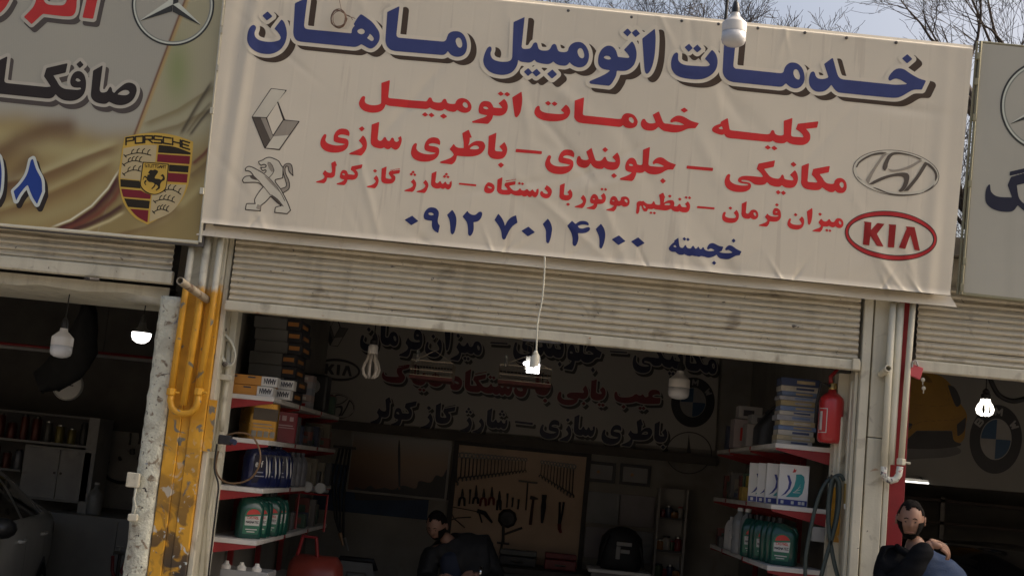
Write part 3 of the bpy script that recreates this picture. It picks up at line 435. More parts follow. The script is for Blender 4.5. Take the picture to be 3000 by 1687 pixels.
# ------------------------------------------------------------------ the garage row: three bays under one flat roof
ZC = 2.98                                     # ceiling
XL, XR = -2.10, 2.10                          # inner walls of the middle bay
YB = 4.85
bld = thing('garage_building', (0, 2.4, 0), 'row of three open garage bays with grimy plaster walls behind the shutters', 'garage')
for x0, x1, y1, zf in ((-8, -2.42, 5.4, -.17), (-2.10, 2.10, YB+.15, .03), (2.32, 8, 5.4, .03)):
    box('floor', x0, x1, .0, y1, zf-.05, zf, floor_m, bld)
box('back_wall', -2.10, 2.10, YB, YB+.15, .03, ZC, wall_w, bld)
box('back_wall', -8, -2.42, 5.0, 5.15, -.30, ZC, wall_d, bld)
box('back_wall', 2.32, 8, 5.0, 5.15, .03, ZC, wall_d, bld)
box('side_wall', -2.42, XL, .32, 5.15, -.30, ZC, wall_w, bld)
box('side_wall', XR, 2.32, .32, 5.15, .03, ZC, wall_w, bld)
box('side_wall', -8.15, -8, .2, 5.15, -.30, ZC, wall_w, bld); box('side_wall', 8, 8.15, .2, 5.15, .03, ZC, wall_w, bld)
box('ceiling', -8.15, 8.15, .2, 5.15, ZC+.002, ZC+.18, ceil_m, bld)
box('roof', -8.3, 8.3, -.02, 5.3, ZC+.185, ZC+.30, concrete, bld)
box('front_beam', -8.15, 8.15, .06, .198, 2.90, ZC+.18, cream, bld)          # beam the shutter boxes hang from
box('paint_patch', -2.08, -.95, YB-.004, YB, 1.02, 1.47, wall_blue, bld)
# white soffit behind the left shutter, its chipped edge showing below the rail
m = MB(); n = 40; z0 = 2.44
ed = [(-8+i*(8-2.40)/n, z0+.012*math.sin(i*1.7)+random.uniform(-.006, .006)) for i in range(n+1)]
m.add([(x, .11, z) for x, z in ed]+[(x, .11, 2.505) for x, z in ed]+[(x, 1.3, 2.46) for x, z in ed]+[(x, 1.3, 2.505) for x, z in ed], [])
for i in range(n):
    m.f += [(i, i+1, n+2+i, n+1+i), (i+1, i, 2*n+2+i, 2*n+3+i), (n+1+i, n+2+i, 3*n+4+i, 3*n+3+i)]; m.m += [0]*3
m.build('soffit', cream, bld)

# ------------------------------------------------------------------ roller shutters
def shutter(x0, x1, zr0, zr1, ztop, label, tagx=None):
    t = thing('roller_shutter', ((x0+x1)/2, .03, zr0), label, 'shutter')
    H = .0400; prof = [(.004, 0), (-.008, .002), (-.017, .008), (-.021, .015), (-.018, .022), (-.007, .028), (.000, .031), (-.006, .034), (-.005, .037), (.004, .040)]
    nx = max(2, int((x1-x0)/.25)); z = zr1; first = None; i = 0
    while z < ztop:
        m = MB(); xs = np.linspace(x0+.015, x1-.015, nx+1); dy = RNG.normal(0, .0022, nx+1); dz = RNG.normal(0, .0010, nx+1)
        vs_ = [(x, .02+p+dy[k], z+q*1.0+dz[k]) for k, x in enumerate(xs) for p, q in prof]; r = len(prof)
        m.add(vs_, [(k*r+a, k*r+a+1, (k+1)*r+a+1, (k+1)*r+a) for k in range(nx) for a in range(r-1)])
        m.build('slat', slat_m, t, smooth=True); z += H; i += 1
    m = MB(); n = 24; xs = np.linspace(x0, x1, n)
    rings = []
    for x in xs:
        j = random.uniform(-.0025, .0025)
        rings.append([(x, -.012+j, zr0+j), (x, -.022+j, zr0+.006+j), (x, -.022+j, zr1-.010), (x, -.010, zr1-.002), (x, .035, zr1-.002), (x, .035, zr0)])
    m.loft(rings).build('bottom_rail', cream, t, bevel=.003)
    return t
sh_l = shutter(-8, -2.36, 2.515, 2.60, 2.84, 'white roller shutter rolled up over the left bay, under the gold sign')
sh_m = shutter(-2.005, 1.985, 2.385, 2.452, 2.97, 'cream roller shutter rolled up over the middle bay, under the white banner')
sh_r = shutter(2.314, 8, 2.415, 2.49, 2.97, 'cream roller shutter rolled up over the right bay, under the grey sign')
m = MB().box(1.93, 1.975, -.045, -.021, 2.385, 2.455); m.build('end_stop', cream, sh_m, bevel=.006)
m = MB().box(-.12, .12, -.018, .02, 2.372, 2.3845); m.build('lift_handle', dark_steel, sh_m)
m = MB().tube([(-2.9, -.02, 2.50), (-2.86, -.06, 2.495), (-2.82, -.02, 2.50)], .012); m.build('lift_handle', dark_steel, sh_l)

# ------------------------------------------------------------------ yellow steel column with its gas pipes
def paint_split(name, zs):
    m = M(name, (.40, .22, .02), .5, var=.1, sc=6); t = m.node_tree; N = t.nodes; L = t.links; b = N['Principled BSDF']
    g = N.new('ShaderNodeNewGeometry'); s = N.new('ShaderNodeSeparateXYZ'); L.new(g.outputs['Position'], s.inputs[0])
    def nz(sc, a, c, dist=1.0):
        n = N.new('ShaderNodeTexNoise'); n.inputs['Scale'].default_value = sc; n.inputs['Detail'].default_value = 6; n.inputs['Distortion'].default_value = dist
        L.new(g.outputs['Position'], n.inputs['Vector']); r = N.new('ShaderNodeMapRange'); r.inputs[1].default_value = a; r.inputs[2].default_value = c; L.new(n.outputs['Fac'], r.inputs[0]); return r.outputs[0]
    def mx(f, a, c):
        x = N.new('ShaderNodeMix'); x.data_type = 'RGBA'; L.new(f, x.inputs[0])
        for i, q in ((6, a), (7, c)):
            if hasattr(q, 'links'): L.new(q, x.inputs[i])
            else: x.inputs[i].default_value = (*q, 1)
        return x.outputs[2]
    def ma(op, a, c):
        q = N.new('ShaderNodeMath'); q.operation = op
        for i, v in enumerate((a, c)):
            if hasattr(v, 'links'): L.new(v, q.inputs[i])
            else: q.inputs[i].default_value = v
        return q.outputs[0]
    old = b.inputs['Base Color'].links[0].from_socket
    yel = mx(nz(5, .35, .7), pc(146, 100, 22), pc(166, 117, 32))
    yel = mx(nz(9, .63, .67), yel, pc(88, 80, 70))                     # chips down to primer
    low = N.new('ShaderNodeMapRange'); low.inputs[1].default_value = 1.7; low.inputs[2].default_value = .75; L.new(s.outputs[2], low.inputs[0])
    yel = mx(ma('MULTIPLY', nz(7, .46, .54), low.outputs[0]), yel, pc(44, 36, 30))   # oil and scuffs near hand height
    yel = mx(ma('MULTIPLY', nz(14, .60, .64), low.outputs[0]), yel, pc(150, 150, 146))
    cr_ = mx(nz(6, .5, .72), pc(150, 140, 124), pc(112, 100, 86))
    jag = ma('ADD', s.outputs[2], ma('MULTIPLY', nz(8, .2, .8), .10)); edge = N.new('ShaderNodeMapRange'); edge.inputs[1].default_value = zs+.035; edge.inputs[2].default_value = zs+.075; L.new(jag, edge.inputs[0])
    L.new(mx(edge.outputs[0], yel, cr_), b.inputs['Base Color']); return m
ypaint = paint_split('yellow_over_cream_paint', 2.50)
col = thing('steel_column', (-2.155, .1, 0), 'yellow painted steel column with chipped paint between the left and middle bays', 'column')
x0, x1 = -2.275, -2.04
box('flange', x0, x0+.085, 0, .30, 0, 2.89, ypaint, col, bevel=.006)
box('flange', x1-.095, x1, 0, .30, 0, 2.89, ypaint, col, bevel=.006)
box('web', x0+.0875, x1-.0975, .012, .29, 0, 2.89, ypaint, col)
def pxtube(m, pts, y, r, n=10): m.tube([A(px, py, y if not hasattr(y, '__len__') else y[i]) for i, (px, py) in enumerate(pts)], r, n)
gp = thing('gas_pipe', tuple(A(540, 1190, -.04)), 'three yellow and cream pipes joined in a U on the yellow column', 'pipe')
r = .0215
m = MB(); pxtube(m, [(566, 700), (534, 925), (503, 1140)], -.05, r); m.build('riser', ypaint, gp, smooth=True)
m = MB(); pxtube(m, [(612, 680), (579, 930), (537, 1186)], -.05, r*1.15); m.build('riser', ypaint, gp, smooth=True)
m = MB(); pxtube(m, [(651, 680), (619, 925), (583, 1140)], -.05, r); m.build('riser', ypaint, gp, smooth=True)
m = MB(); pxtube(m, [(503, 1152), (499, 1172), (503, 1192), (516, 1206), (537, 1211), (558, 1208), (573, 1195), (580, 1175), (582, 1152)], -.05, r, 12); m.build('u_bend', ypaint, gp, smooth=True)
for (px, py) in ((502, 1147), (583, 1147)):
    c = A(px, py, -.05); m = MB().lathe([(.026, -.022), (.031, -.018), (.031, .018), (.026, .022)], c, 8); m.tube([c+np.array([.02, -.01, 0]), c+np.array([.055, -.015, -.004])], .007); m.build('union', ypaint, gp, bevel=.002)
sp = thing('pipe_stub', tuple(A(607, 878, -.01)), 'rusty open pipe stub jutting out of the yellow column', 'pipe')
a = A(607, 878, -.02); b_ = A(527, 822, -.42); d = (b_-a)
m = MB(); rings = []
for t_, rr in ((0, .024), (.98, .024), (1.0, .023), (1.0, .018), (.80, .018)):
    m2 = MB().tube([a+d*t_, a+d*(t_+.01)], rr, 14); rings.append(m2.v[:14])
m.loft(rings); m.build('tube', M('stub_paint', pc(110, 98, 84), .5, var=.2, sc=20, dirt=[((.10, .05, .03), .5, .7, 15)]), sp, smooth='auto')
# rough white-washed wall end left of the column
wl_ = thing('plaster_pier', (-2.35, .12, 0), 'rough whitewashed pier with blue paint smears left of the yellow column', 'wall')
m = MB(); nz_, ny = 70, 10; pl_ = [(-2.43, .34), (-2.43, .03), (-2.405, .0), (-2.36, -.006), (-2.32, -.006), (-2.285, .0), (-2.279, .03), (-2.279, .34)]
rings = []
for i in range(nz_):
    z = 2.44*i/(nz_-1); rings.append([(x+random.gauss(0, .0022)-.003*math.sin(z*2.3)*(k < 3), y+random.gauss(0, .003), z) for k, (x, y) in enumerate(pl_)])
m.loft(rings).build('plaster', M('whitewash', pc(158, 150, 134), .9, var=.15, sc=14, bump=1.0, bsc=70, dirt=[(pc(122, 112, 98), .52, .70, 6), (pc(70, 76, 96), .66, .72, 9), (pc(105, 90, 74), .58, .66, 21), (pc(52, 46, 42), .66, .70, 32)]), wl_, smooth=True)
# cream jamb between the column and the rack
jb = thing('door_jamb', (-2.02, .15, 0), 'cream steel jamb of the middle bay beside the yellow column', 'jamb')
box('channel', -2.038, -2.006, .03, .30, 0, 2.89, cream, jb, bevel=.004)
box('cover_plate', -2.0055, -1.962, .19, .318, .03, 2.89, cream_clean, jb, bevel=.004)
box('bracket', -2.03, -1.93, .10, .16, 1.955, 1.99, cream, jb, bevel=.004); box('bracket', -2.03, -1.93, .10, .16, 1.46, 1.50, cream, jb, bevel=.004)
m = MB().box(-2.036, -1.985, .0105, .029, 1.50, 1.82); m.build('yellow_plate', ypaint, jb)
cd = thing('conduit', tuple(A(662, 1150, .16)), 'white cable conduit running down the jamb by the red rack', 'conduit')
m = MB(); pxtube(m, [(672, 1000), (664, 1120), (652, 1220), (648, 1262)], .15, .017); pxtube(m, [(648, 1262), (640, 1300), (634, 1360), (612, 1500), (600, 1687)], .15, .010); m.build('pipe', cream, cd, smooth=True)

# ------------------------------------------------------------------ right-hand column and its pipes
rc = thing('steel_column', (2.15, .1, 0), 'cream steel column with scuffed paint between the middle and right bays', 'column')
box('guide_rail', 1.992, 2.048, -.012, .26, 0, 2.89, cream, rc, bevel=.006)
box('flange', 2.060, 2.172, .0, .30, 0, 1.98, cream, rc, bevel=.006); box('flange', 2.060, 2.172, .0, .30, 1.984, 2.89, cream, rc, bevel=.006)
box('flange', 2.178, 2.212, .006, .30, 0, 2.89, cream, rc, bevel=.006)
box('red_strip', 2.214, 2.312, .02, .30, 0, 2.89, red_paint, rc, bevel=.004)
box('core', 2.00, 2.30, .10, .318, 0, 2.89, M('dark_gap', (.02, .018, .016), .9), rc)
gp2 = thing('gas_pipe', tuple(A(2612, 1380, -.03)), 'white pipes with a U bend on the cream right column', 'pipe')
m = MB(); pxtube(m, [(2616, 888), (2604, 1100), (2590, 1372)], -.05, .021); m.build('riser', cream_clean, gp2, smooth=True)
m = MB(); pxtube(m, [(2638, 888), (2628, 1050), (2616, 1230), (2608, 1360)], -.03, .026); m.build('riser', cream_clean, gp2, smooth=True)
m = MB(); pxtube(m, [(2675, 888), (2656, 1130), (2640, 1352)], -.05, .019); m.build('riser', cream, gp2, smooth=True)
m = MB(); pxtube(m, [(2590, 1366), (2589, 1388), (2596, 1402), (2610, 1407), (2624, 1403), (2633, 1390), (2637, 1366)], -.05, .021, 12)
m.build('u_bend', M('chipped_white', pc(160, 152, 140), .5, var=.1, dirt=[(pc(60, 56, 62), .58, .63, 40), (pc(130, 70, 70), .62, .68, 30)]), gp2, smooth=True)
c = A(2640, 1352, -.05); m = MB().lathe([(.024, -.02), (.028, -.016), (.028, .016), (.024, .02)], c, 8); m.tube([c, c+np.array([.055, -.01, -.005])], .007); m.build('union', cream, gp2)
sp2 = thing('pipe_stub', tuple(A(2600, 1079, -.02)), 'short open pipe stub poking out of the cream right column', 'pipe')
a = A(2582, 1095, -.01); b_ = A(2603, 1078, -.16); d = b_-a; rings = []
for t_, rr in ((0, .022), (.98, .022), (1.0, .021), (1.0, .016), (.6, .016)): rings.append(MB().tube([a+d*t_, a+d*(t_+.01)], rr, 14).v[:14])
m = MB().loft(rings); m.build('tube', cream, sp2, smooth='auto')
pk = thing('padlock', tuple(A(2690, 1085, -.06)), 'red padlock plate with two keys hanging at the right shutter corner', 'padlock')
q = [A(*p, -.06) for p in ((2665, 1062), (2706, 1078), (2696, 1112), (2664, 1098))]
m = MB(); m.add([tuple(p) for p in q]+[tuple(p+np.array([0, .03, 0])) for p in q], [(0,1,2,3), (7,6,5,4), (0,4,5,1), (1,5,6,2), (2,6,7,3), (3,7,4,0)]); m.build('body', M('padlock_red', pc(150, 60, 62), .4), pk, bevel=.004)
m = MB(); pxtube(m, [(2672, 1075), (2674, 1058), (2684, 1056), (2690, 1072)], -.065, .006); m.build('shackle', steel, pk)
for (px, py) in ((2704, 1112), (2706, 1137)):
    c = A(px, py, -.07); m = MB().lathe([(.004, -.003), (.013, -.002), (.013, .002), (.004, .003)], c, 12, 'y'); m.box(c[0]-.003, c[0]+.003, c[1]-.0015, c[1]+.0015, c[2]-.032, c[2]-.011); m.build('key', M('key_brass', (.55, .50, .38), .35, .8), pk)

# ------------------------------------------------------------------ the big banner
def folds(seed, n, xr, zr, amp, kind='bottom'):
    rs = np.random.RandomState(seed); F_ = []
    for i in range(n):
        x = rs.uniform(*xr); z = zr
        th = rs.normal(math.pi/2, .55); F_.append((x, z, math.cos(th), math.sin(th), rs.uniform(.15, .55), rs.uniform(.012, .035), rs.uniform(-amp, amp)))
    return F_
FB = folds(3, 26, (-2.1, 2.4), 2.87, .0075)+folds(5, 14, (-2.1, 2.4), 4.42, .004)+[(x_, 2.87, d_, .85, .13, .009, a_) for x_, a_, d_ in ((-1.9, .01, .5), (-.35, -.009, -.4), (-.3, .009, .5), (.62, .011, -.5), (1.45, -.010, -.6), (1.5, .010, .5), (2.05, .012, .45), (2.1, -.010, -.4), (2.3, -.012, -.6))]
rs = np.random.RandomState(9)
FS = [(rs.uniform(-2.2, 2.4), rs.uniform(3.0, 4.3), rs.uniform(0, math.pi), rs.uniform(.15, .5), rs.uniform(.02, .05), rs.uniform(-.005, .005)) for _ in range(34)]
FV = [(-2.12, .05, .009), (-2.05, .04, -.006), (-1.98, .06, .005), (2.36, .04, -.004), (2.42, .04, .004), (2.30, .05, .003)]
VL = np.arange(-2.1, 2.5, .163)+RNG.normal(0, .03, len(np.arange(-2.1, 2.5, .163)))
def wr(x, z):
    x = np.asarray(x, float); z = np.asarray(z, float); y = np.zeros_like(x)
    for fx, fz, dx, dz, ln, wd, am in FB:
        if fz > 4: dz = -abs(dz)
        else: dz = abs(dz)
        t = (x-fx)*dx+(z-fz)*dz; d = (x-fx)*dz-(z-fz)*dx
        y += am*np.exp(-(d/(wd*(1+.8*np.clip(t, 0, 9)/ln)))**2)*np.exp(-np.clip(t, 0, 9)/ln*1.6)
    for fx, fz, th, ln, wd, am in FS:
        t = (x-fx)*math.cos(th)+(z-fz)*math.sin(th); d = -(x-fx)*math.sin(th)+(z-fz)*math.cos(th)
        y += am*np.exp(-(d/wd)**2-(t/ln)**2)
    for fx, wd, am in FV: y += am*np.exp(-((x-fx-.03*(z-3.6))/wd)**2)*(.6+.4*np.sin(z*2+fx*9))
    for k, fx in enumerate(VL): y += .0005*np.exp(-((x-fx)/.004)**2)*(1 if k % 2 else -1)
    y += .004*np.sin(x*2.1+1)*np.sin(z*2.6)
    return y
BN = Surf(-.14, wr, .0065)
bn = thing('banner', (0, -.12, 2.85), 'large cream banner with blue and red lettering and car emblems over the middle bay', 'banner')
TL, TR, BR_, BL = (672, -88), (2852, 136), (2783, 866), (590, 653)
def sheet(corners, nu, nv, yfun, name, mat, parent, vcol=None):
    u, v = np.meshgrid(np.linspace(0, 1, nu), np.linspace(0, 1, nv)); u = u.ravel()[:, None]; v = v.ravel()[:, None]
    a, b, c, d = (np.array(q, float) for q in corners); Q = (a*(1-u)+b*u)*(1-v)+(d*(1-u)+c*u)*v
    y0 = yfun(None, None, None); XZ = Anp(Q, y0); Y = y0+yfun(XZ[:, 0], XZ[:, 1], v[:, 0])
    o_ = wl(parent); me = bpy.data.meshes.new(name)
    me.from_pydata(np.stack([XZ[:, 0]-o_.x, Y-o_.y, XZ[:, 1]-o_.z], 1).tolist(), [], [(j*nu+i, j*nu+i+1, (j+1)*nu+i+1, (j+1)*nu+i) for j in range(nv-1) for i in range(nu-1)])
    me.materials.append(mat); me.shade_smooth()
    if vcol is not None:
        ca = me.color_attributes.new('print', 'FLOAT_COLOR', 'POINT')
        ca.data.foreach_set('color', np.concatenate([vcol(Q), np.ones((len(Q), 1))], 1).ravel().astype(np.float32))
    return link(name, me, parent)
sheet((TL, TR, BR_, BL), 780, 260, lambda x, z, v: BN.y if x is None else wr(x, z)-.012*np.clip((v-.975)/.025, 0, 1)**2+.03*np.clip((.012-v)/.012, 0, 1)**2, 'sheet', vinyl, bn)
sheet(((588, 655), (2784, 868), (2799, 902), (579, 691)), 300, 8, lambda x, z, v: -.078 if x is None else -.030*v+.006*np.sin(x*7)+.004*np.sin(x*19+2)*v, 'bottom_flap', vinyl, bn)
sheet(((672, -90), (2852, 134), (2850, 146), (671, -78)), 60, 4, lambda x, z, v: -.108 if x is None else -.01*v, 'top_hem', vinyl, bn)
for i, (px, py) in enumerate(((1665, 33), (1850, 52), (1997, 63), (2105, 72), (2220, 84), (2358, 97), (2480, 112), (2625, 126))):
    c = A(px, py, -.137); m = MB().lathe([(.001, -.008), (.010, -.006), (.010, 0)], c, 8, 'y'); m.build('screw', dark_steel, bn)
# steel frame behind it
m = MB(); zt, zb = 4.40, 2.86
m.box(-2.15, 2.44, -.10, -.06, zt-.04, zt); m.box(-2.12, 2.40, -.10, -.06, zb+.04, zb+.08)
for x in (-2.1, -.9, .3, 1.5, 2.36): m.box(x-.02, x+.02, -.059, -.02, zb, zt)
for x in (-2.1, .3, 2.36): m.tube([(x, .0, zt-.1), (x, .8, ZC+.3)], .02)
m.build('frame', M('frame_steel', (.16, .15, .12), .6, .3), bn)
SH = dict(grow=.0245, shadow=(.039, -.026))
for k in (['khadamat_khd'], ['khadamat_ma'], ['khadamat_t'], ['otomobil_a', 'otomobil_to'], ['otomobil_mbil'], ['mahan_ma'], ['mahan_ha'], ['mahan_n']):
    word(BN, k, ink_blue, bn, **SH)
for k in ('r1_koliye', 'r1_khd', 'r1_ma', 'r1_t', 'r1_oto', 'r1_mbil', 'mekaniki', 'dash_b', 'jolobandi', 'dash_a', 'batri', 'sazi', 'mizan', 'farman', 'dash_d', 'tanzim', 'motor', 'ba', 'dastgah', 'dash_c', 'sharj', 'gaz', 'koler'):
    word(BN, [k], ink_red, bn, h=.0045)
for k in ('phone_a', 'phone_b', 'phone_c', 'khojaste'): word(BN, [k], ink_navy, bn, h=.0045)

def emblem(parent): 
    o = bpy.data.objects.new('emblem', None); COL.objects.link(o); o.parent = parent; return o
def px_of(s, org, sc): return [parse(q, org, sc) for q in s.split(';') if q.strip()]
def sh(sf, e, s, org, sc, off, mat, T, h=.004, name='printed_shape'):
    return shape(sf, None, None, None, off, mat, e, name, h, px=T(px_of(s, org, sc)))
def lozenge(sf, parent, T=lambda p: p, mats=None):
    e = emblem(parent); o_, s_ = (700, 240), 6.9; l, m_, d, k = mats or (sil_l, sil_m, sil_d, sil_k); g = lambda s, off, mt: sh(sf, e, s, o_, s_, off, mt, T)
    g("648,132c 972,170c 790,395c 935,768c 1235,798c 825,1386c 515,1348c 255,710c", .003, k)
    g("660,146c 945,182c 560,722c 275,705c", .006, l); g("640,420c 900,240c 560,722c 275,705c", .0075, m_) if False else None
    g("274,720c 545,738c 690,1105c 530,1330c", .006, d); g("545,738c 690,1105c 640,1180c 440,730c", .0075, m_)
    g("905,785c 1205,808c 815,1362c 545,1338c", .006, m_); g("700,1110c 1010,1080c 815,1362c 545,1338c", .0075, l)
    g("775,425c 890,770c 690,1080c 572,738c", .0085, ink_white if mats is None else mats[0])
def lion(sf, parent, T=lambda p: p):
    e = emblem(parent); o_, s_ = (690, 440), 7.245; g = lambda s, off, mt: sh(sf, e, s, o_, s_, off, mt, T, .003)
    tail = "950,825c 1060,790 1085,750 1060,640 1015,480 1010,390 1040,320 1100,288 1170,300 1200,350 1222,548c 1150,470 1125,410 1120,360 1080,345 1055,400 1065,500 1130,640 1148,740 1130,830 1010,915c"
    body = "490,245c 580,212 640,175 720,157 820,185 920,240 965,315 1012,375c 1005,595c 850,630c 845,670 960,830 1020,940 1110,1120 1172,1280c 1100,1355c 830,1325c 850,1220 880,1205 970,1185c 945,1160 880,1110 745,985c 640,1100 540,1180c 530,1295c 210,1265c 235,1145 250,1138 420,1140c 405,1080 415,1030 500,890 590,780c 510,710 450,690 260,690c 170,690c 145,640 165,600 210,560 380,545c 350,500 300,455 215,440c 205,400 260,350 320,352 400,385 500,440 600,498c 640,470 650,440 630,420c 580,440 550,410 535,370c 640,365 650,330 610,308 540,330c 500,290c"
    for s, gr, mt, off in ((tail, .0028, sil_k, .003), (tail, -.0028, sil_m, .005), (body, .0028, sil_k, .004), (body, -.0034, sil_l, .006)):
        shape(sf, None, None, None, off, mt, e, 'printed_shape', .003, px=T(px_of(s, o_, s_)), grow=gr)
    q = lambda l: [(o_[0]+x/s_, o_[1]+y/s_) for x, y in l]
    strokes(sf, [q([(600, 505), (740, 620), (880, 780), (980, 940), (1050, 1080)]), q([(380, 545), (480, 640), (600, 780), (745, 960)]), q([(720, 585), (780, 520), (822, 440), (790, 340), (740, 275), (690, 262)])], 2.2, .008, sil_d, e, h=.003)
    g("600,540c 740,640 880,800 985,970 940,900 800,760 650,600", .0075, sil_m); g("680,275 760,310 812,430 780,470 720,400 690,330", .0075, sil_m)
    g("760,990c 960,1165c 1040,1215c 900,1040 760,940c", .0075, sil_d); g("470,1150c 540,1180c 530,1280c 440,1240c", .0075, sil_m); g("300,545c 400,560 470,640 330,600", .0075, sil_d)
def ring_h(sf, parent, T=lambda p: p, inv=None):
    e = emblem(parent); o_, s_ = (2480, 420), 8.524; g = lambda s, off, mt: sh(sf, e, s, o_, s_, off, mt, T, .0035)
    E = lambda a, b, th=6.6: [ell(o_[0]+1233/s_, o_[1]+742/s_, a/s_, b/s_, R_(th))]
    l, m_, d = inv or (sil_l, sil_m, sil_d)
    shape(sf, None, None, None, .003, d, e, 'printed_ring', .0035, px=T(E(1085, 567)+E(1040, 520))); shape(sf, None, None, None, .004, l, e, 'printed_ring', .0035, px=T(E(1068, 552)+E(985, 475)))
    g("1020,235c 850,225 650,265 450,355 300,470 228,600c 262,610c 320,510 450,410 620,325 800,285 910,275c", .006, d)
    g("905,285c 1010,265c 880,420 760,600 660,770 540,1030c 480,920c 600,720 750,500", .006, m_)
    g("1120,240c 1250,220 1500,260 1750,340 1910,410c 1830,412c 1700,350 1500,300 1350,280 1220,285 1150,310 1080,400 1030,520 1015,610 960,700c 900,640 910,550 960,430 1030,310", .006, d)
    g("1020,640c 1200,665 1500,590 1830,420c 1890,440c 1600,620 1300,700 1100,705", .0065, m_)
    g("540,1030c 700,930 900,840 1150,770 1400,735 1520,755 1565,820 1550,950 1500,1080 1400,1200 1330,1220c 1290,1190c 1380,1090 1430,960 1430,880 1390,840 1300,825 1100,850 900,920 660,1030c", .006, d)
    g("1960,460c 2010,540c 1850,800 1700,1000 1540,1190c 1410,1205c 1550,1050 1750,800 1870,600", .0065, d)
    g("1960,460c 2080,520 2180,620 2250,740 2265,850 2200,980c 2210,850 2200,760 2140,660 2010,540c", .006, d)
    g("200,760c 330,900 560,1050 800,1180 1050,1270 1300,1315 1500,1312 1800,1260 2050,1140 2220,1000c 2100,1140 1850,1240 1500,1280 1300,1275 1050,1240 800,1140 560,1060 380,930c", .006, d)
def ring_k(sf, parent, T=lambda p: p, ink=None, dk=None):
    e = emblem(parent); o_, s_ = (2460, 600), 8.05; E = lambda a, b: [ell(o_[0]+1205/s_, o_[1]+733/s_, a/s_, b/s_, R_(6.2))]
    shape(sf, None, None, None, .003, dk or sil_k, e, 'printed_ring', .0035, px=T(E(1096, 580)+E(998, 446))); shape(sf, None, None, None, .006, ink or P('ink_ring_red', 138, 34, 34), e, 'printed_ring', .0035, px=T(E(1076, 560)+E(1022, 470)))
    for s in ("560,400c 745,418c 730,600c 885,432c 1055,455c 872,690c 1030,990c 870,975c 715,735c 690,965c 540,940c 580,440c", "1145,462c 1325,475c 1280,1015c 1128,1000c 1165,500c", "1548,512c 1765,530c 1893,1087c 1760,1065c 1660,715c 1540,1045c 1388,1015c 1575,560c"):
        sh(sf, e, s, o_, s_, .006, ink or ink_dred, T, .0035, 'printed_letter')
def star(sf, parent, cx, cy, r, arms, gr=(None,)*3, side=1):
    e = emblem(parent); C_ = lambda k: ell(cx, cy, r*k, r*k, 0, 96)
    ol, om, ok = P('ink_star_light', 150, 146, 134), P('ink_star_mid', 100, 98, 90), P('ink_star_dark', 44, 42, 40)
    for a, b, mt, off in ((1.0, .955, ok, .003), (.957, .92, ol, .0035), (.922, .89, om, .003)): shape(sf, None, None, None, off, mt, e, 'printed_ring', .004, px=[C_(a), C_(b)])
    for (tx, ty), (lx, ly), (dx, dy) in arms:                    # tip, light shoulder, dark shoulder
        shape(sf, None, None, None, .005, ol, e, 'printed_facet', .004, px=[np.array([(tx, ty), (lx, ly), (cx, cy)])])
        shape(sf, None, None, None, .006, ok, e, 'printed_facet', .004, px=[np.array([(tx, ty), (dx, dy), (cx, cy)])])
lozenge(BN, bn); lion(BN, bn); ring_h(BN, bn); ring_k(BN, bn)

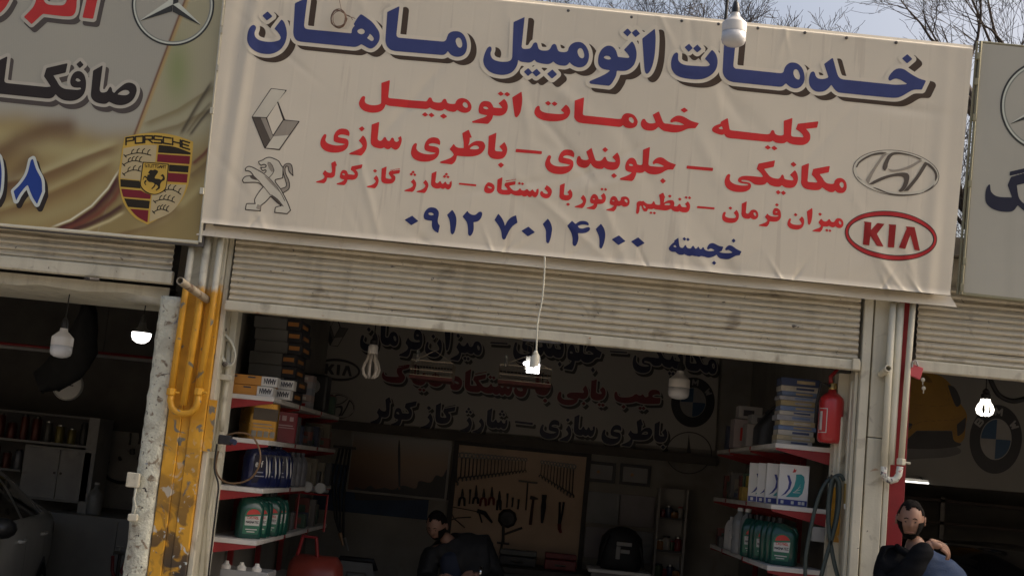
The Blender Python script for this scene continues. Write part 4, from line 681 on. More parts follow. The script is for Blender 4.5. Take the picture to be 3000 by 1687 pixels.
# ------------------------------------------------------------------ left sign: gold abstract print
def left_print(Q):
    x, y = Q[:, 0], Q[:, 1]; L3 = lambda c: np.array(pc(*c))[None]
    c = np.repeat(L3((124, 116, 104)), len(Q), 0)
    def blend(c, col, f): f = np.clip(f, 0, 1)[:, None]; return c*(1-f)+L3(col)*f
    sm = lambda v, a, b: (lambda t: t*t*(3-2*t))(np.clip((v-a)/(b-a), 0, 1))
    def pl_(pts):                                               # signed distance to a curve, and how far along it
        pts = np.array(pts, float)/1.0742; best = np.full(len(Q), 1e9); sg = np.zeros(len(Q)); al = np.zeros(len(Q)); n = len(pts)-1
        for k in range(n):
            a, b = pts[k], pts[k+1]; d = b-a; t = np.clip(((Q-a)@d)/(d@d), 0, 1); e = Q-a-t[:, None]*d; q = np.sqrt((e*e).sum(1)); m_ = q < best
            best = np.where(m_, q, best); sg = np.where(m_, np.sign(d[0]*(Q[:, 1]-a[1])-d[1]*(Q[:, 0]-a[0])), sg); al = np.where(m_, (k+t)/n, al)
        return best*sg, al
    band = lambda c, pts, col, w0, w1, s=1.0, fade=.15: (lambda d, al: blend(c, col, s*np.where(d < 0, np.exp(-(d/w0)**2), np.exp(-(d/w1)**2))*sm(al, -.001, fade)*sm(1-al, -.001, fade)))(*pl_(pts))
    edge = 543-(y*.378); lft = sm(edge-x, -4, 4)
    g0, _ = pl_([(-200, 345), (60, 335), (200, 365), (330, 400), (440, 395), (700, 300)])
    c = blend(c, (112, 92, 56), sm(g0, -15, 70)*lft); c = blend(c, (132, 118, 82), np.exp(-((g0-95)/40)**2)*lft*.8)
    c = blend(c, (124, 114, 90), (1-lft)); c = blend(c, (112, 94, 58), (1-lft)*sm(y+.35*x, 560, 680))
    c = blend(c, (102, 104, 66), np.exp(-((x-520)/38)**2-((y-205)/90)**2)*.9*(1-lft))
    for pts, col, w0, w1, s in (([(-60, 520), (60, 440), (150, 405), (260, 395)], (74, 48, 28), 28, 40, .75), ([(-60, 600), (120, 560), (260, 500), (390, 455)], (84, 58, 34), 6, 26, .8), ([(-60, 585), (120, 548), (260, 488), (390, 440)], (142, 130, 96), 16, 5, .6),
        ([(-60, 690), (100, 640), (240, 575), (380, 500)], (92, 66, 38), 5, 22, .7), ([(-60, 672), (100, 622), (240, 558), (380, 482)], (138, 124, 88), 14, 5, .5), ([(-60, 640), (40, 560), (120, 470)], (66, 40, 26), 22, 30, .5), ([(-40, 700), (120, 690), (260, 640), (360, 560)], (128, 114, 78), 24, 24, .5),
        ([(440, 395), (560, 345), (690, 262)], (92, 78, 48), 3, 14, .7), ([(430, 430), (560, 395), (690, 330)], (90, 74, 46), 4, 18, .7), ([(600, 520), (640, 486), (690, 430)], (78, 36, 26), 4, 8, .9), ([(590, 560), (640, 520), (690, 470)], (86, 66, 40), 4, 14, .7), ([(400, 745), (520, 690), (620, 600), (690, 540)], (138, 122, 84), 16, 10, .6), ([(330, 750), (460, 715), (580, 640)], (88, 66, 38), 5, 20, .7),
        ([(383, 530), (345, 600), (295, 655), (228, 700), (150, 728)], (54, 20, 17), 24, 3, 1.0), ([(383, 522), (340, 592), (288, 648), (222, 692), (150, 720)], (186, 176, 150), 2.4, 2.4, .9), ([(396, 560), (360, 625), (310, 672), (250, 706), (180, 732)], (88, 40, 28), 8, 8, .8), ([(400, 635), (345, 672), (285, 702), (195, 734)], (52, 24, 20), 14, 5, .95), ([(400, 662), (345, 694), (275, 722), (215, 738)], (158, 142, 104), 5, 4, .8),
        ([(672, 248), (612, 345), (562, 432)], (54, 44, 30), 8, 4, .9), ([(664, 340), (632, 378), (592, 432)], (50, 40, 28), 5, 3, .9), ([(668, 318), (628, 362), (580, 428)], (70, 58, 38), 6, 3, .6)):
        c = band(c, pts, col, w0, w1, s)
    c = blend(c, (76, 40, 26), np.exp(-((x-edge)/3.6)**2)*sm(412-y, 0, 10)); c = blend(c, (132, 102, 56), np.exp(-((x-edge-7)/5)**2)*.7*sm(412-y, 0, 10))
    return c*(1+.015*np.sin(x*.9))[:, None]
LSF = Surf(-.11, lambda x, z: .002*np.sin(x*8)*np.sin(z*5), .006)
ls = thing('sign_board', (-3.2, -.1, 2.74), 'gold and grey printed sign with a star emblem and a crest, left of the banner', 'sign')
sheet(((-420, -160), (672, -62), (579, 711), (-420, 622)), 560, 380, lambda x, z, v: -.11 if x is None else .002*np.sin(x*8)*np.sin(z*5), 'sheet', ATTR('gold_print'), ls, left_print)
m = MB()
for (p, q) in (((658, 0), (581, 706)),): 
    a, b_ = A(p[0]+5, -60, -.105), A(q[0]+5, q[1]+4, -.105); m.tube([a, b_], .011, 6)
m.build('edge_trim', cream_clean, ls)
for (px, py) in ((653, 90), (642, 200), (622, 325), (592, 560)):
    c = A(px, py, -.115); MB().box(c[0]-.012, c[0]+.012, c[1]-.012, c[1]+.01, c[2]-.02, c[2]+.02).build('clip', cream_clean, ls, bevel=.002)
a, b_ = A(-420, 620, -.103), A(581, 710, -.103); MB().tube([a, b_], .012, 6).build('edge_trim', cream_clean, ls)
MB().box(-8, -2.17, -.10, -.06, 2.76, 4.10).build('backing', M('backing', (.1, .095, .09), .7), ls)
lw = P('ink_left_white', 138, 128, 116); lb = P('ink_left_brown', 62, 54, 50)
word(LSF, ['safka'], ink_black, ls, grow=.021, shadow=(.023, -.030), white=lw, dark=lb)
word(LSF, ['left_red'], P('ink_left_red', 140, 40, 38), ls, grow=.021, shadow=(.026, -.030), white=lw, dark=lb)
word(LSF, ['left_num'], P('ink_left_blue', 30, 46, 98), ls, grow=.018, shadow=(.024, -.028), white=P('ink_left_white2', 150, 148, 142), dark=ink_black)
k = 1/8.587; ox = 360
star(LSF, ls, ox+1262*k, 125*k, 1040*k, (((ox+392*k, 552*k), (ox+1128*k, 38*k), (ox+1242*k, 300*k)), ((ox+2008*k, 668*k), (ox+1402*k, 76*k), (ox+1258*k, 310*k)), ((ox+1330*k, -860*k), (ox+1128*k, 38*k), (ox+1402*k, 76*k))))
# the shield
e = emblem(ls); o_, s_ = (330, 370), 4.673; I = lambda p: p
ck = P('ink_crest_black', 34, 28, 20); cr_ = ink_maroon; cg = ink_gold; cc = ink_cream; cy = P('ink_crest_yellow', 150, 118, 52)
g = lambda s, off, mt, h=.003: sh(LSF, e, s, o_, s_, off, mt, I, h)
out = "165,150c 350,108 520,92 700,100 900,140 1105,215c 1080,520 1010,880 850,1130 480,1345c 300,1250 150,1050 90,800 85,650 135,300"
g(out, .003, cy)
g("150,305c 380,265 605,258c 585,490c 415,490c 385,740c 108,712c", .005, cc); g("750,795c 1010,805c 940,1000 800,1180 505,1315c 540,945c 700,905c", .005, cc)
for s, mt in (("632,258c 850,285 1070,365c 1070,392c 622,362c", ck), ("617,382c 1062,412c 1054,522c 607,488c", cr_), ("775,527c 1045,545c 1035,636c 770,618c", ck), ("762,638c 1030,657c 1018,776c 752,760c", cr_),
              ("106,727c 372,750c 385,853c 110,830c", ck), ("118,857c 390,882c 450,915 526,942c 518,998c 147,968c", cr_), ("158,988c 513,1022c 500,1130c 212,1106c", ck), ("238,1132c 494,1152c 480,1320c 340,1240", cr_)): g(s, .005, mt)
g("412,488c 772,518c 745,790 722,875 600,940 465,915 380,822 384,720", .007, ck); g("425,503c 758,530c 734,790 712,865 600,928 475,902 394,815 398,720", .0085, cy)
g("488,640c 520,600 555,605 580,592c 625,620 610,655 585,690 580,715 640,725 668,735 690,700 660,680 690,655c 712,690 715,735 672,765 655,800 650,850 600,887c 590,875c 625,835 610,810 590,800 585,825 545,865c 528,860c 560,825 575,790 540,770 500,765 470,740 462,765 450,780 465,805c 452,812c 435,780 445,745 475,735 440,700 418,745c 412,740c 425,700 450,680 475,700 480,670 510,660", .010, ck)
ln = lambda x: 370+(300-.0+0*x)/s_
def txt(t, x0, x1, f0, f1, wd, off, mt): strokes(LSF, [[(o_[0]+u/s_, o_[1]+v/s_) for u, v in l] for l in letters(t, x0, x1, f0, f1, .22)], wd, off, mt, e, 'printed_letter', .0025)
arc = lambda x: 126+.00031*(x-500)**2
txt('PORSCHE', 185, 1055, lambda x: arc(x)+8, lambda x: arc(x)+100, 4.6, .006, ck)
txt('STUTTGART', 445, 735, lambda x: 520+.075*(x-445), lambda x: 560+.075*(x-445), 1.7, .010, ck)
ant = []
for (x0, y0, x1, y1, n_) in ((170, 410, 525, 400, 4), (150, 530, 400, 495, 4), (150, 660, 385, 620, 3), (705, 880, 935, 935, 3), (575, 1035, 850, 1045, 4), (560, 1180, 765, 1170, 4)):
    mx, my = (x0+x1)/2, (y0+y1)/2-38; ant.append([(x0, y0), ((x0+mx)/2, (y0+my)/2-8), (mx, my), ((x1+mx)/2, (y1+my)/2-8), (x1, y1)])
    ant.append([(x0-14, y0-18), (x0, y0), (x0+20, y0+18)])
    for i in range(n_):
        t_ = .25+.62*i/max(1, n_-1); bx = x0+(x1-x0)*t_; by = y0+(y1-y0)*t_-36*(1-(2*t_-1)**2); ant.append([(bx, by), (bx+8, by-42), (bx+34, by-62)])
strokes(LSF, [[(o_[0]+u/s_, o_[1]+v/s_) for u, v in l] for l in ant], 3.0, .006, ck, e, 'printed_antlers', .003)['kind'] = 'stuff'

# ------------------------------------------------------------------ right sign
RSF = Surf(-.12, lambda x, z: .003*np.sin(x*5)*np.sin(z*4), .006)
rsn = thing('sign_board', (2.9, -.1, 2.9), 'plain grey sign with a star emblem at the right edge, right of the banner', 'sign')
vinyl_g = M('vinyl_grey', pc(128, 120, 108), .5, var=.03, sc=2, streak=(pc(104, 97, 87), .35, 7, .3))
sheet(((2878, 128), (3500, 190), (3455, 925), (2823, 858)), 60, 60, lambda x, z, v: -.12 if x is None else .003*np.sin(x*5)*np.sin(z*4), 'sheet', vinyl_g, rsn)
m = MB()
for dx, yy, rr in ((-4, -.125, .010), (-15, -.112, .008)):
    a, b_ = A(2878+dx, 122, yy), A(2820+dx, 862, yy); m.tube([a, b_], rr, 6)
m.tube([A(2820, 860, -.112), A(3455, 928, -.112)], .014, 6); m.tube([A(2874, 124, -.112), A(3500, 188, -.112)], .008, 6)
m.build('edge_trim', M('trim_olive', pc(104, 96, 76), .5, .2), rsn)
for i, (px, py) in enumerate(((2866, 165), (2861, 240), (2855, 345), (2842, 538), (2826, 765), (2818, 842))):
    c = A(px, py, -.13); MB().box(c[0]-.012, c[0]+.010, c[1]-.008, c[1]+.02, c[2]-.022, c[2]+.022).build('clip', M('trim_olive', (.1, .1, .1)), rsn, bevel=.002)
MB().box(2.58, 6.5, -.11, -.085, 2.95, 4.46).build('backing', M('backing', (.1, .095, .09), .7), rsn)
word(RSF, ['right_g'], P('ink_right', 34, 33, 44, k=.8), rsn)
star(RSF, rsn, 3063.6, 311, 134, (((2954, 366), (3052, 303), (3060, 333)), ((3160, 390), (3075, 305), (3064, 333)), ((3072, 190), (3052, 303), (3078, 308))))
# ------------------------------------------------------------------ banner on the back wall
IB = Surf(YB-.06, None, .007)
ib = thing('wall_banner', (0, YB-.05, 1.85), 'white banner with blue and red lettering and emblems on the back wall inside', 'banner')
sheet(((930, 700), (2120, 800), (2095, 1319), (940, 1226)), 90, 50, lambda x, z, v: IB.y if x is None else .0*x, 'sheet', vinyl_in, ib)
def zb(x0, x1, y0, y1): return (900+x0/2.1467, 900+x1/2.1467, 950+y0/2.1467, 950+y1/2.1467)
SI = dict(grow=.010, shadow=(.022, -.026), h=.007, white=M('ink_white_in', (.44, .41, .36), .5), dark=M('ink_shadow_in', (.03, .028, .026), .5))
ib_blue = M('ink_in_blue', (.016, .017, .045), .5); ib_red = M('ink_in_red', (.16, .014, .02), .5)
word(IB, ['koler'], ib_blue, ib, dst=zb(395, 690, 455, 640), **SI)
word(IB, ['gaz'], ib_blue, ib, dst=zb(710, 935, 490, 660), **SI)
word(IB, ['sharj'], ib_blue, ib, dst=zb(960, 1260, 520, 685), **SI)
word(IB, ['dash_c'], ib_blue, ib, dst=zb(1305, 1420, 605, 632), **SI)
word(IB, ['sazi'], ib_blue, ib, dst=zb(1462, 1810, 565, 735), **SI)
word(IB, ['batri'], ib_blue, ib, dst=zb(1850, 2265, 592, 785), **SI)
word(IB, ['diag'], ib_red, ib, **SI)
word(IB, ['dastgah'], ib_red, ib, dst=(1319, 1545, 1080, 1163), **SI)
word(IB, ['ba'], ib_red, ib, dst=(1567, 1612, 1085, 1180), **SI)
word(IB, ['yabi'], ib_red, ib, **SI); word(IB, ['eyb'], ib_red, ib, **SI)
word(IB, ['mekaniki'], ib_blue, ib, dst=(1853, 2100, 1000, 1102), **SI)
word(IB, ['jolobandi'], ib_blue, ib, dst=(1503, 1763, 975, 1092), **SI)
word(IB, ['mizan'], ib_blue, ib, dst=(1245, 1412, 957, 1057), **SI); word(IB, ['farman'], ib_blue, ib, dst=(1055, 1238, 935, 1046), **SI)
word(IB, ['dash_d'], ib_blue, ib, dst=(1436, 1488, 1001, 1009), **SI); word(IB, ['dash_b'], ib_blue, ib, dst=(1786, 1838, 1027, 1035), **SI)
def to(src, dst): return lambda p: place(p, src, dst)
dkk = M('ink_in_dark', (.05, .048, .05), .5); mdk = M('ink_in_mid', (.16, .15, .14), .5); dmk = M('ink_in_grey', (.10, .095, .09), .5)
lozenge(IB, ib, to((735, 880, 258, 442), (945, 1022, 900, 1016)), (vinyl_in, mdk, dkk, dkk))
ring_k(IB, ib, to((2474, 2747, 618, 764), (925, 1056, 1050, 1116)), dkk, dkk)
ring_h(IB, ib, to((2498, 2752, 438, 576), (938, 1040, 1150, 1226)), (vinyl_in, dmk, dkk))
def roundel(sf, parent, cx, cy, rx, ry, lw_, T=None):
    e = emblem(parent); bk = M('roundel_black', (.012, .012, .015), .4); bl = M('roundel_blue', (.012, .055, .12), .4); wh = M('roundel_white', (.25, .24, .225), .4)
    th = R_(4); E = lambda k: ell(cx, cy, rx*k, ry*k, th, 72)
    shape(sf, None, None, None, .003, bk, e, 'printed_ring', .006, px=[E(1.0)])
    shape(sf, None, None, None, .005, wh, e, 'printed_disc', .006, px=[E(.60)])
    ins = E(.57)
    for a0 in (180, 0):
        t_ = np.radians(np.linspace(a0, a0+90, 20)); c, s_ = math.cos(th), math.sin(th)
        px_ = np.concatenate([[(cx, cy)], np.stack([cx+.57*(rx*np.cos(t_)*c-ry*np.sin(t_)*s_), cy+.57*(rx*np.cos(t_)*s_+ry*np.sin(t_)*c)], 1)])
        shape(sf, None, None, None, .008, bl, e, 'printed_quarter', .006, px=[px_])
    for ch, an in (('B', -142), ('M', -82), ('W', -30)):
        a = R_(an); c0 = np.array([cx+.80*rx*math.cos(a), cy+.80*ry*math.sin(a)]); rt = a+math.pi/2; s_ = rx*.23
        ls_ = [[(c0[0]+((u-.5)*math.cos(rt)-(v-.5)*math.sin(rt))*s_, c0[1]+((u-.5)*math.sin(rt)+(v-.5)*math.cos(rt))*s_) for u, v in l] for l in FONT[ch]]
        strokes(sf, ls_, lw_, .008, wh, e, 'printed_letter', .005)
roundel(IB, ib, 2030, 1178, 64, 73, 4.5)
e = emblem(ib); C2 = lambda k: ell(2018, 1326, 68*k, 62*k, 0)
shape(IB, None, None, None, .003, dkk, e, 'printed_ring', .006, px=[C2(1), C2(.95)]); shape(IB, None, None, None, .003, dkk, e, 'printed_facet', .006, px=[np.array([(2018, 1268), (2024, 1326), (2012, 1326)])])
box('banner_batten', AX(940, 1232, YB), AX(2100, 1320, YB), YB-.10, YB-.002, AZ(1500, 1276, YB)-.10, AZ(1500, 1276, YB)-.012, M('batten', (.10, .085, .07), .8), ib)

# ------------------------------------------------------------------ back wall fittings
Yw = YB-.01
def wallbox(name, px0, py0, px1, py1, d, mat, parent=None, bevel=.003, y=Yw):
    a, b_ = A(px0, py0, y), A(px1, py1, y); return box(name, a[0], b_[0], y-d, y, b_[2], a[2], mat, parent, bevel)
pt = thing('framed_picture', tuple(A(1170, 1360, Yw)), 'large framed sunset city picture hanging left of the tool board', 'picture')
x0, x1, z0, z1 = AX(1036, 1280, Yw), AX(1310, 1380, Yw), AZ(1170, 1447, Yw), AZ(1170, 1282, Yw)
def sunset(V):
    t = np.clip((V[:, 1]-z0)/(z1-z0), 0, 1)[:, None]; u = ((V[:, 0]-x0)/(x1-x0))[:, None]
    a, b_, c = np.array([[.13, .06, .04]]), np.array([[.32, .20, .12]]), np.array([[.33, .31, .28]])
    col_ = np.where(t < .62, a+(b_-a)*t/.62, b_+(c-b_)*(t-.62)/.38); return np.broadcast_to(col_*(1-.35*np.abs(u-.5)), (len(V), 3))
PS = Surf(Yw-.012, None, .02)
fill('print', lambda Q: np.minimum(np.minimum(Q[:, 0]-x0, x1-Q[:, 0]), np.minimum(Q[:, 1]-z0, z1-Q[:, 1])), (x0, x1, z0, z1), PS, 0, ATTR('sunset_print', .3), pt, .02, sunset)
S2 = Surf(Yw-.013, None, .008)
shape(S2, "300,350c 296,60 305,0 312,60 312,350c;0,380c 0,330 60,345 110,320 140,345 200,335 260,350 330,320 420,340 440,290 520,300 560,250 600,260 640,200 650,420c 0,420c", (1040, 1285), 2.35, .002, dkk, pt, 'printed_skyline', .008)
fr = MB(); w_ = .022
fr.box(x0-w_, x1+w_, Yw-.03, Yw, z1, z1+w_).box(x0-w_, x1+w_, Yw-.03, Yw, z0-w_, z0).box(x0-w_, x0, Yw-.03, Yw, z0, z1).box(x1, x1+w_, Yw-.03, Yw, z0, z1)
fr.build('frame', M('pale_frame', (.30, .28, .25), .5), pt)
for i, (a, b_) in enumerate((((1722, 1348), (1800, 1416)), ((1818, 1356), (1903, 1426)))):
    t = thing('framed_certificate', tuple(A((a[0]+b_[0])/2, b_[1], Yw)), 'black framed certificate %s tool board' % ('right beside the' if i == 0 else 'farther from the'), 'certificate')
    p, q = A(*a, Yw), A(*b_, Yw); X0, X1, Z0, Z1 = p[0], q[0], q[2], p[2]
    m = MB(); m.box(X0, X1, Yw-.03, Yw, Z1-.03, Z1).box(X0, X1, Yw-.03, Yw, Z0, Z0+.03).box(X0, X0+.03, Yw-.03, Yw, Z0+.03, Z1-.03).box(X1-.03, X1, Yw-.03, Yw, Z0+.03, Z1-.03); m.build('frame', black_pl, t)
    box('paper', X0+.03, X1-.03, Yw-.012, Yw-.002, Z0+.03, Z1-.03, M('paper', (.30, .29, .28), .6), t)
    m = MB().lathe([(.004, -.016), (.016, -.015), (.016, -.012)], ((X0*.6+X1*.4), Yw, (Z0+Z1)/2), 12, 'y'); m.build('seal', M('seal_gold', (.45, .22, .08), .5), t)
tb = thing('tool_board', tuple(A(1510, 1660, Yw)), 'wooden tool board in a dark frame, hung with wrenches, pliers and hammers', 'tool board')
x0, x1, z0, z1 = AX(1328, 1480, Yw), AX(1704, 1500, Yw), AZ(1510, 1668, Yw), AZ(1510, 1318, Yw)
box('panel', x0, x1, Yw-.02, Yw, z0, z1, wood_m, tb)
m = MB(); m.box(x0-.05, x0, Yw-.05, Yw, z0, z1).box(x1, x1+.045, Yw-.05, Yw, z0, z1).box(x0-.05, x1+.045, Yw-.05, Yw, z1, z1+.035); m.build('frame', M('dark_wood', (.03, .022, .018), .6), tb)
Yt = Yw-.035
def tool(name, label, cat, group=None, at=None): return thing(name, tuple(A(*at, Yt)), label, cat, group)
def P3(px, py, dy=0): return A(px, py, Yt+dy)
tool_steel = M('tool_steel', (.13, .125, .12), .40, .8, var=.2, sc=40)
grips = [M('grip_black', (.02, .02, .022), .5), M('grip_red', (.16, .02, .02), .5)]
def zz(x, y): return 1300+x/5.8545, 1280+y/5.8545
def wrench(i, n, top, bot, sz, label, group, mat=None):
    t = tool('wrench', label, 'wrench', group, top); d = P3(*bot)-P3(*top); L_ = np.linalg.norm(d); c = P3(*top); r = .013+.010*sz
    m = MB(); ring = [(c[0]+r*math.cos(a), c[1], c[2]+r*math.sin(a)) for a in np.linspace(0, 2*math.pi, 14, endpoint=False)]
    m.tube(ring, r*.38, 5, closed=True); m.build('ring_end', mat or tool_steel, t)
    m = MB(); e_ = P3(*bot); m.tube([c+d/L_*r*1.2, c+d*.5, e_-d/L_*r*.9], [r*.38, r*.30, r*.38], 6); m.build('shank', mat or tool_steel, t)
    m = MB(); arc_ = [(e_[0]+r*1.0*math.cos(a), e_[1], e_[2]-r*.2+r*1.0*math.sin(a)) for a in np.linspace(R_(-40), R_(220), 11)]
    m.tube(arc_, r*.42, 5); m.build('open_end', mat or tool_steel, t)
for i in range(20):
    f = i/19; x = 236+(1405-236)*f**.92; y = 305+ (385-305)*f; y2 = 770-.14*(1-f)*300+(-190)*f+ (0 if i else 60)
    wrench(i, 20, zz(x, y), zz(x-28+14*f, y2), 1-f, '%s wrench from the left, long row on the tool board' % ORD[i] if i else 'longest wrench, at the left end of the long row on the tool board', 'wrenches in the long row')
for i in range(11):
    f = i/10; x = 1690+(2230-1690)*f; y = 425+80*f; wrench(i, 11, zz(x, y), zz(x-30, 665+340*f), .55*f+.1, ('%s wrench from the left, stepped row on the tool board' % ORD[i]) if i < 10 else 'longest wrench, at the right end of the stepped row on the tool board', 'wrenches in the stepped row')
for i, (x, y0_, ym, y1_, sp_, g_, lb_) in enumerate(((325, 880, 1000, 1180, 50, 0, 'black handled pliers at the left end of the plier row'), (560, 820, 1000, 1140, 45, 0, 'long nosed pliers with black handles below the shiny wrench'), (690, 880, 1010, 1180, 50, 1, 'red handled pliers leaning right in the plier row'),
                                              (830, 850, 1000, 1165, 45, 1, 'small red handled pliers left of the locking pliers'), (960, 920, 1040, 1250, 30, 0, 'broad locking pliers with thin handles in the plier row'))):
    t = tool('pliers', lb_, 'pliers', 'pliers on the tool board', zz(x, y0_))
    m = MB(); m.tube([P3(*zz(x, y0_)), P3(*zz(x-3, ym-20)), P3(*zz(x-6, ym+20))], [.006, .018, .016], 6); m.build('jaws', dark_steel, t)
    for s_ in (-1, 1):
        m = MB(); m.tube([P3(*zz(x-6, ym+15)), P3(*zz(x-10+s_*sp_*.8, ym+60)), P3(*zz(x-18+s_*sp_, y1_))], [.011, .013, .011], 6); m.build('handle', grips[g_], t, smooth=True)
for x, y0_, y1_, lb_ in ((455, 890, 1140, 'thin bent pry hook hanging in the plier row'), (1095, 960, 1200, 'adjustable wrench beside the locking pliers'), (1185, 1030, 1195, 'small hooked puller right of the adjustable wrench'), (1285, 1060, 1230, 'short tyre lever right of the small puller')):
    t = tool('hand_tool', lb_, 'tool', None, zz(x, y0_)); m = MB(); m.tube([P3(*zz(x, y0_)), P3(*zz(x-4, (y0_+y1_)/2)), P3(*zz(x-14, y1_)), P3(*zz(x-26, y1_-8))], [.013, .009, .010, .008], 6); m.build('bar', dark_steel, t)
t = tool('t_handle_wrench', 'long T handled spanner hanging above the hammer', 'spanner', None, zz(1440, 770))
m = MB(); m.tube([P3(*zz(1285, 748)), P3(*zz(1610, 785))], .009, 6); m.build('handle', dark_steel, t); m = MB(); m.tube([P3(*zz(1442, 770)), P3(*zz(1408, 1250))], [.009, .009], 6); m.build('shaft', dark_steel, t)
t = tool('hammer', 'hammer with a dark wooden handle on the tool board', 'hammer', None, zz(1540, 1040))
m = MB(); m.tube([P3(*zz(1480, 1030)), P3(*zz(1540, 1045)), P3(*zz(1620, 1055))], [.017, .018, .006], 8); m.build('head', dark_steel, t); m = MB(); m.tube([P3(*zz(1540, 1045)), P3(*zz(1520, 1200)), P3(*zz(1485, 1500))], [.012, .014, .016], 8); m.build('handle', M('dark_handle', (.06, .02, .018), .5), t)
t = tool('pipe_wrench', 'heavy black pipe wrench right of the hammer', 'wrench', None, zz(1720, 1000))
m = MB(); m.tube([P3(*zz(1725, 985)), P3(*zz(1718, 1080))], [.026, .022], 8); m.build('jaw', black_pl, t); m = MB(); m.tube([P3(*zz(1718, 1080)), P3(*zz(1710, 1200)), P3(*zz(1685, 1470))], [.020, .026, .012], 8); m.build('handle', black_pl, t)
t = tool('tongs', 'large tongs with red lower jaws at the right of the tool board', 'tongs', None, zz(2025, 1110))
for s_ in (-1, 1):
    m = MB(); m.tube([P3(*zz(2025+s_*35, 1110)), P3(*zz(2010+s_*22, 1300)), P3(*zz(1985+s_*6, 1480))], [.012, .012, .014], 6); m.build('handle', black_pl, t)
m = MB(); m.tube([P3(*zz(1985, 1480)), P3(*zz(1985, 1570)), P3(*zz(2010, 1640))], [.022, .02, .014], 6); m.build('jaws', grips[1], t)
t = tool('valve_spring_tool', 'greasy black engine tool in the middle of the tool board', 'tool', None, zz(1080, 1350))
m = MB(); rr = [(.004, -.03), (.07, -.02), (.095, .01), (.08, .03), (.03, .035)]; m.lathe(rr, P3(*zz(1090, 1390)), 9, 'y'); m.build('body', black_pl, t); m = MB(); m.tube([P3(1530, 1545), P3(1475, 1565), P3(1466, 1620)], .012); m.build('arm', dark_steel, t); m = MB(); m.tube([P3(1456, 1588), P3(1492, 1592)], .010); m.tube([P3(1475, 1530), P3(1474, 1590)], .014); m.build('clamp', dark_steel, t)
t = tool('caulking_gun', 'caulking gun hanging under the pliers', 'caulking gun', None, (1420, 1495))
m = MB(); m.tube([P3(1326, 1484), P3(1400, 1498)], .005, 5); m.build('rod', dark_steel, t); m = MB(); m.tube([P3(1398, 1495), P3(1420, 1502), P3(1442, 1530)], [.020, .022, .010]); m.tube([P3(1404, 1502), P3(1412, 1530)], .008); m.build('body', black_pl, t)
t = tool('wire_stand', 'thin wire trouble hook at the lower left of the tool board', 'hook', None, (1340, 1515))
m = MB(); m.tube([P3(1324, 1505), P3(1330, 1518), P3(1362, 1545)], .006, 5); m.tube([P3(1316, 1524), P3(1340, 1516), P3(1380, 1514)], .006, 5); m.build('wire', dark_steel, t)

# workbench under the board with the cases on it
Yk = 4.3
bz = AZ(1560, 1662, Yk)
wb = thing('workbench', (-.1, 4.4, .03), 'dark workbench along the back wall below the tool board', 'workbench')
box('top', -.62, 1.05, 4.02, 4.80, bz-.05, bz, M('bench_top', (.07, .06, .05), .7), wb, .004); box('drawer_front', -.58, .98, 4.06, 4.08, .40, bz-.055, M('bench_grey', (.12, .115, .11), .6), wb)
for x in (-.58, .98):
    for y in (4.08, 4.74): box('leg', x-.03, x+.03, y-.03, y+.03, .03, bz-.052, dark_steel, wb)
def case(name, px0, px1, py0, d, mat, label, lid):
    a = AX(px0, 1640, Yk); b_ = AX(px1, 1640, Yk); h = AZ((px0+px1)/2, py0, Yk)-bz; t = thing(name, ((a+b_)/2, Yk+d/2, bz), label, 'case')
    box('shell', a, b_, Yk, Yk+d, bz+.001, bz+h*.62, mat, t, .01); box('lid', a, b_, Yk+d*.35, Yk+d, bz+h*.63, bz+h, lid, t, .01); m = MB().tube([((a+b_)/2-.05, Yk-.012, bz+h*.3), ((a+b_)/2, Yk-.03, bz+h*.3), ((a+b_)/2+.05, Yk-.012, bz+h*.3)], .008); m.build('handle', steel, t)
case('tool_case', 1462, 1572, 1612, .22, black_pl, 'black tool case with a pale lid open on the workbench', M('lid_grey', (.12, .12, .11), .5)); case('tool_case', 1596, 1690, 1622, .22, M('case_red', (.20, .03, .03), .5), 'dark red tool case on the workbench right of the black one', M('case_red', (.20, .03, .03)))
# grey wall panels and the small corner shelf
pn = thing('sheet_cladding', tuple(A(1815, 1600, Yw)), 'four grey sheet panels on the back wall right of the tool board', 'panel')
for i in range(2):
    for j in range(2):
        wallbox('panel', 1716+i*100, 1436+j*104+i*9, 1813+i*100, 1538+j*104+i*9, .012, M('panel_grey%d' % (i+j), (.17+.03*((i+j) % 2), .18, .19), .4), pn)
cs = thing('corner_shelf', tuple(A(1960, 1680, 4.5)), 'small pale shelf unit with jars near the back right corner', 'shelf')
Ys = 4.45; X0, X1 = AX(1928, 1550, Ys), AX(2004, 1550, Ys)
box('back_panel', X0, X1, Ys+.2, Ys+.22, .4, AZ(1960, 1430, Ys), M('pale_board', (.33, .31, .28), .6), cs); box('side', X0-.02, X0, Ys, Ys+.2, .4, AZ(1960, 1430, Ys), M('pale_board', (.33, .31, .28)), cs); box('side', X1, X1+.02, Ys, Ys+.2, .4, AZ(1960, 1430, Ys), M('pale_board', (.33, .31, .28)), cs)
shz = [AZ(1960, y, Ys) for y in (1516, 1612, 1690)]
for z in shz: box('shelf', X0, X1, Ys, Ys+.2, z-.015, z, M('shelf_dark', (.08, .075, .07), .6), cs)
JC = [(.20, .03, .03), (.05, .06, .10), (.25, .12, .04), (.30, .28, .25), (.06, .10, .05)]
jn = 0
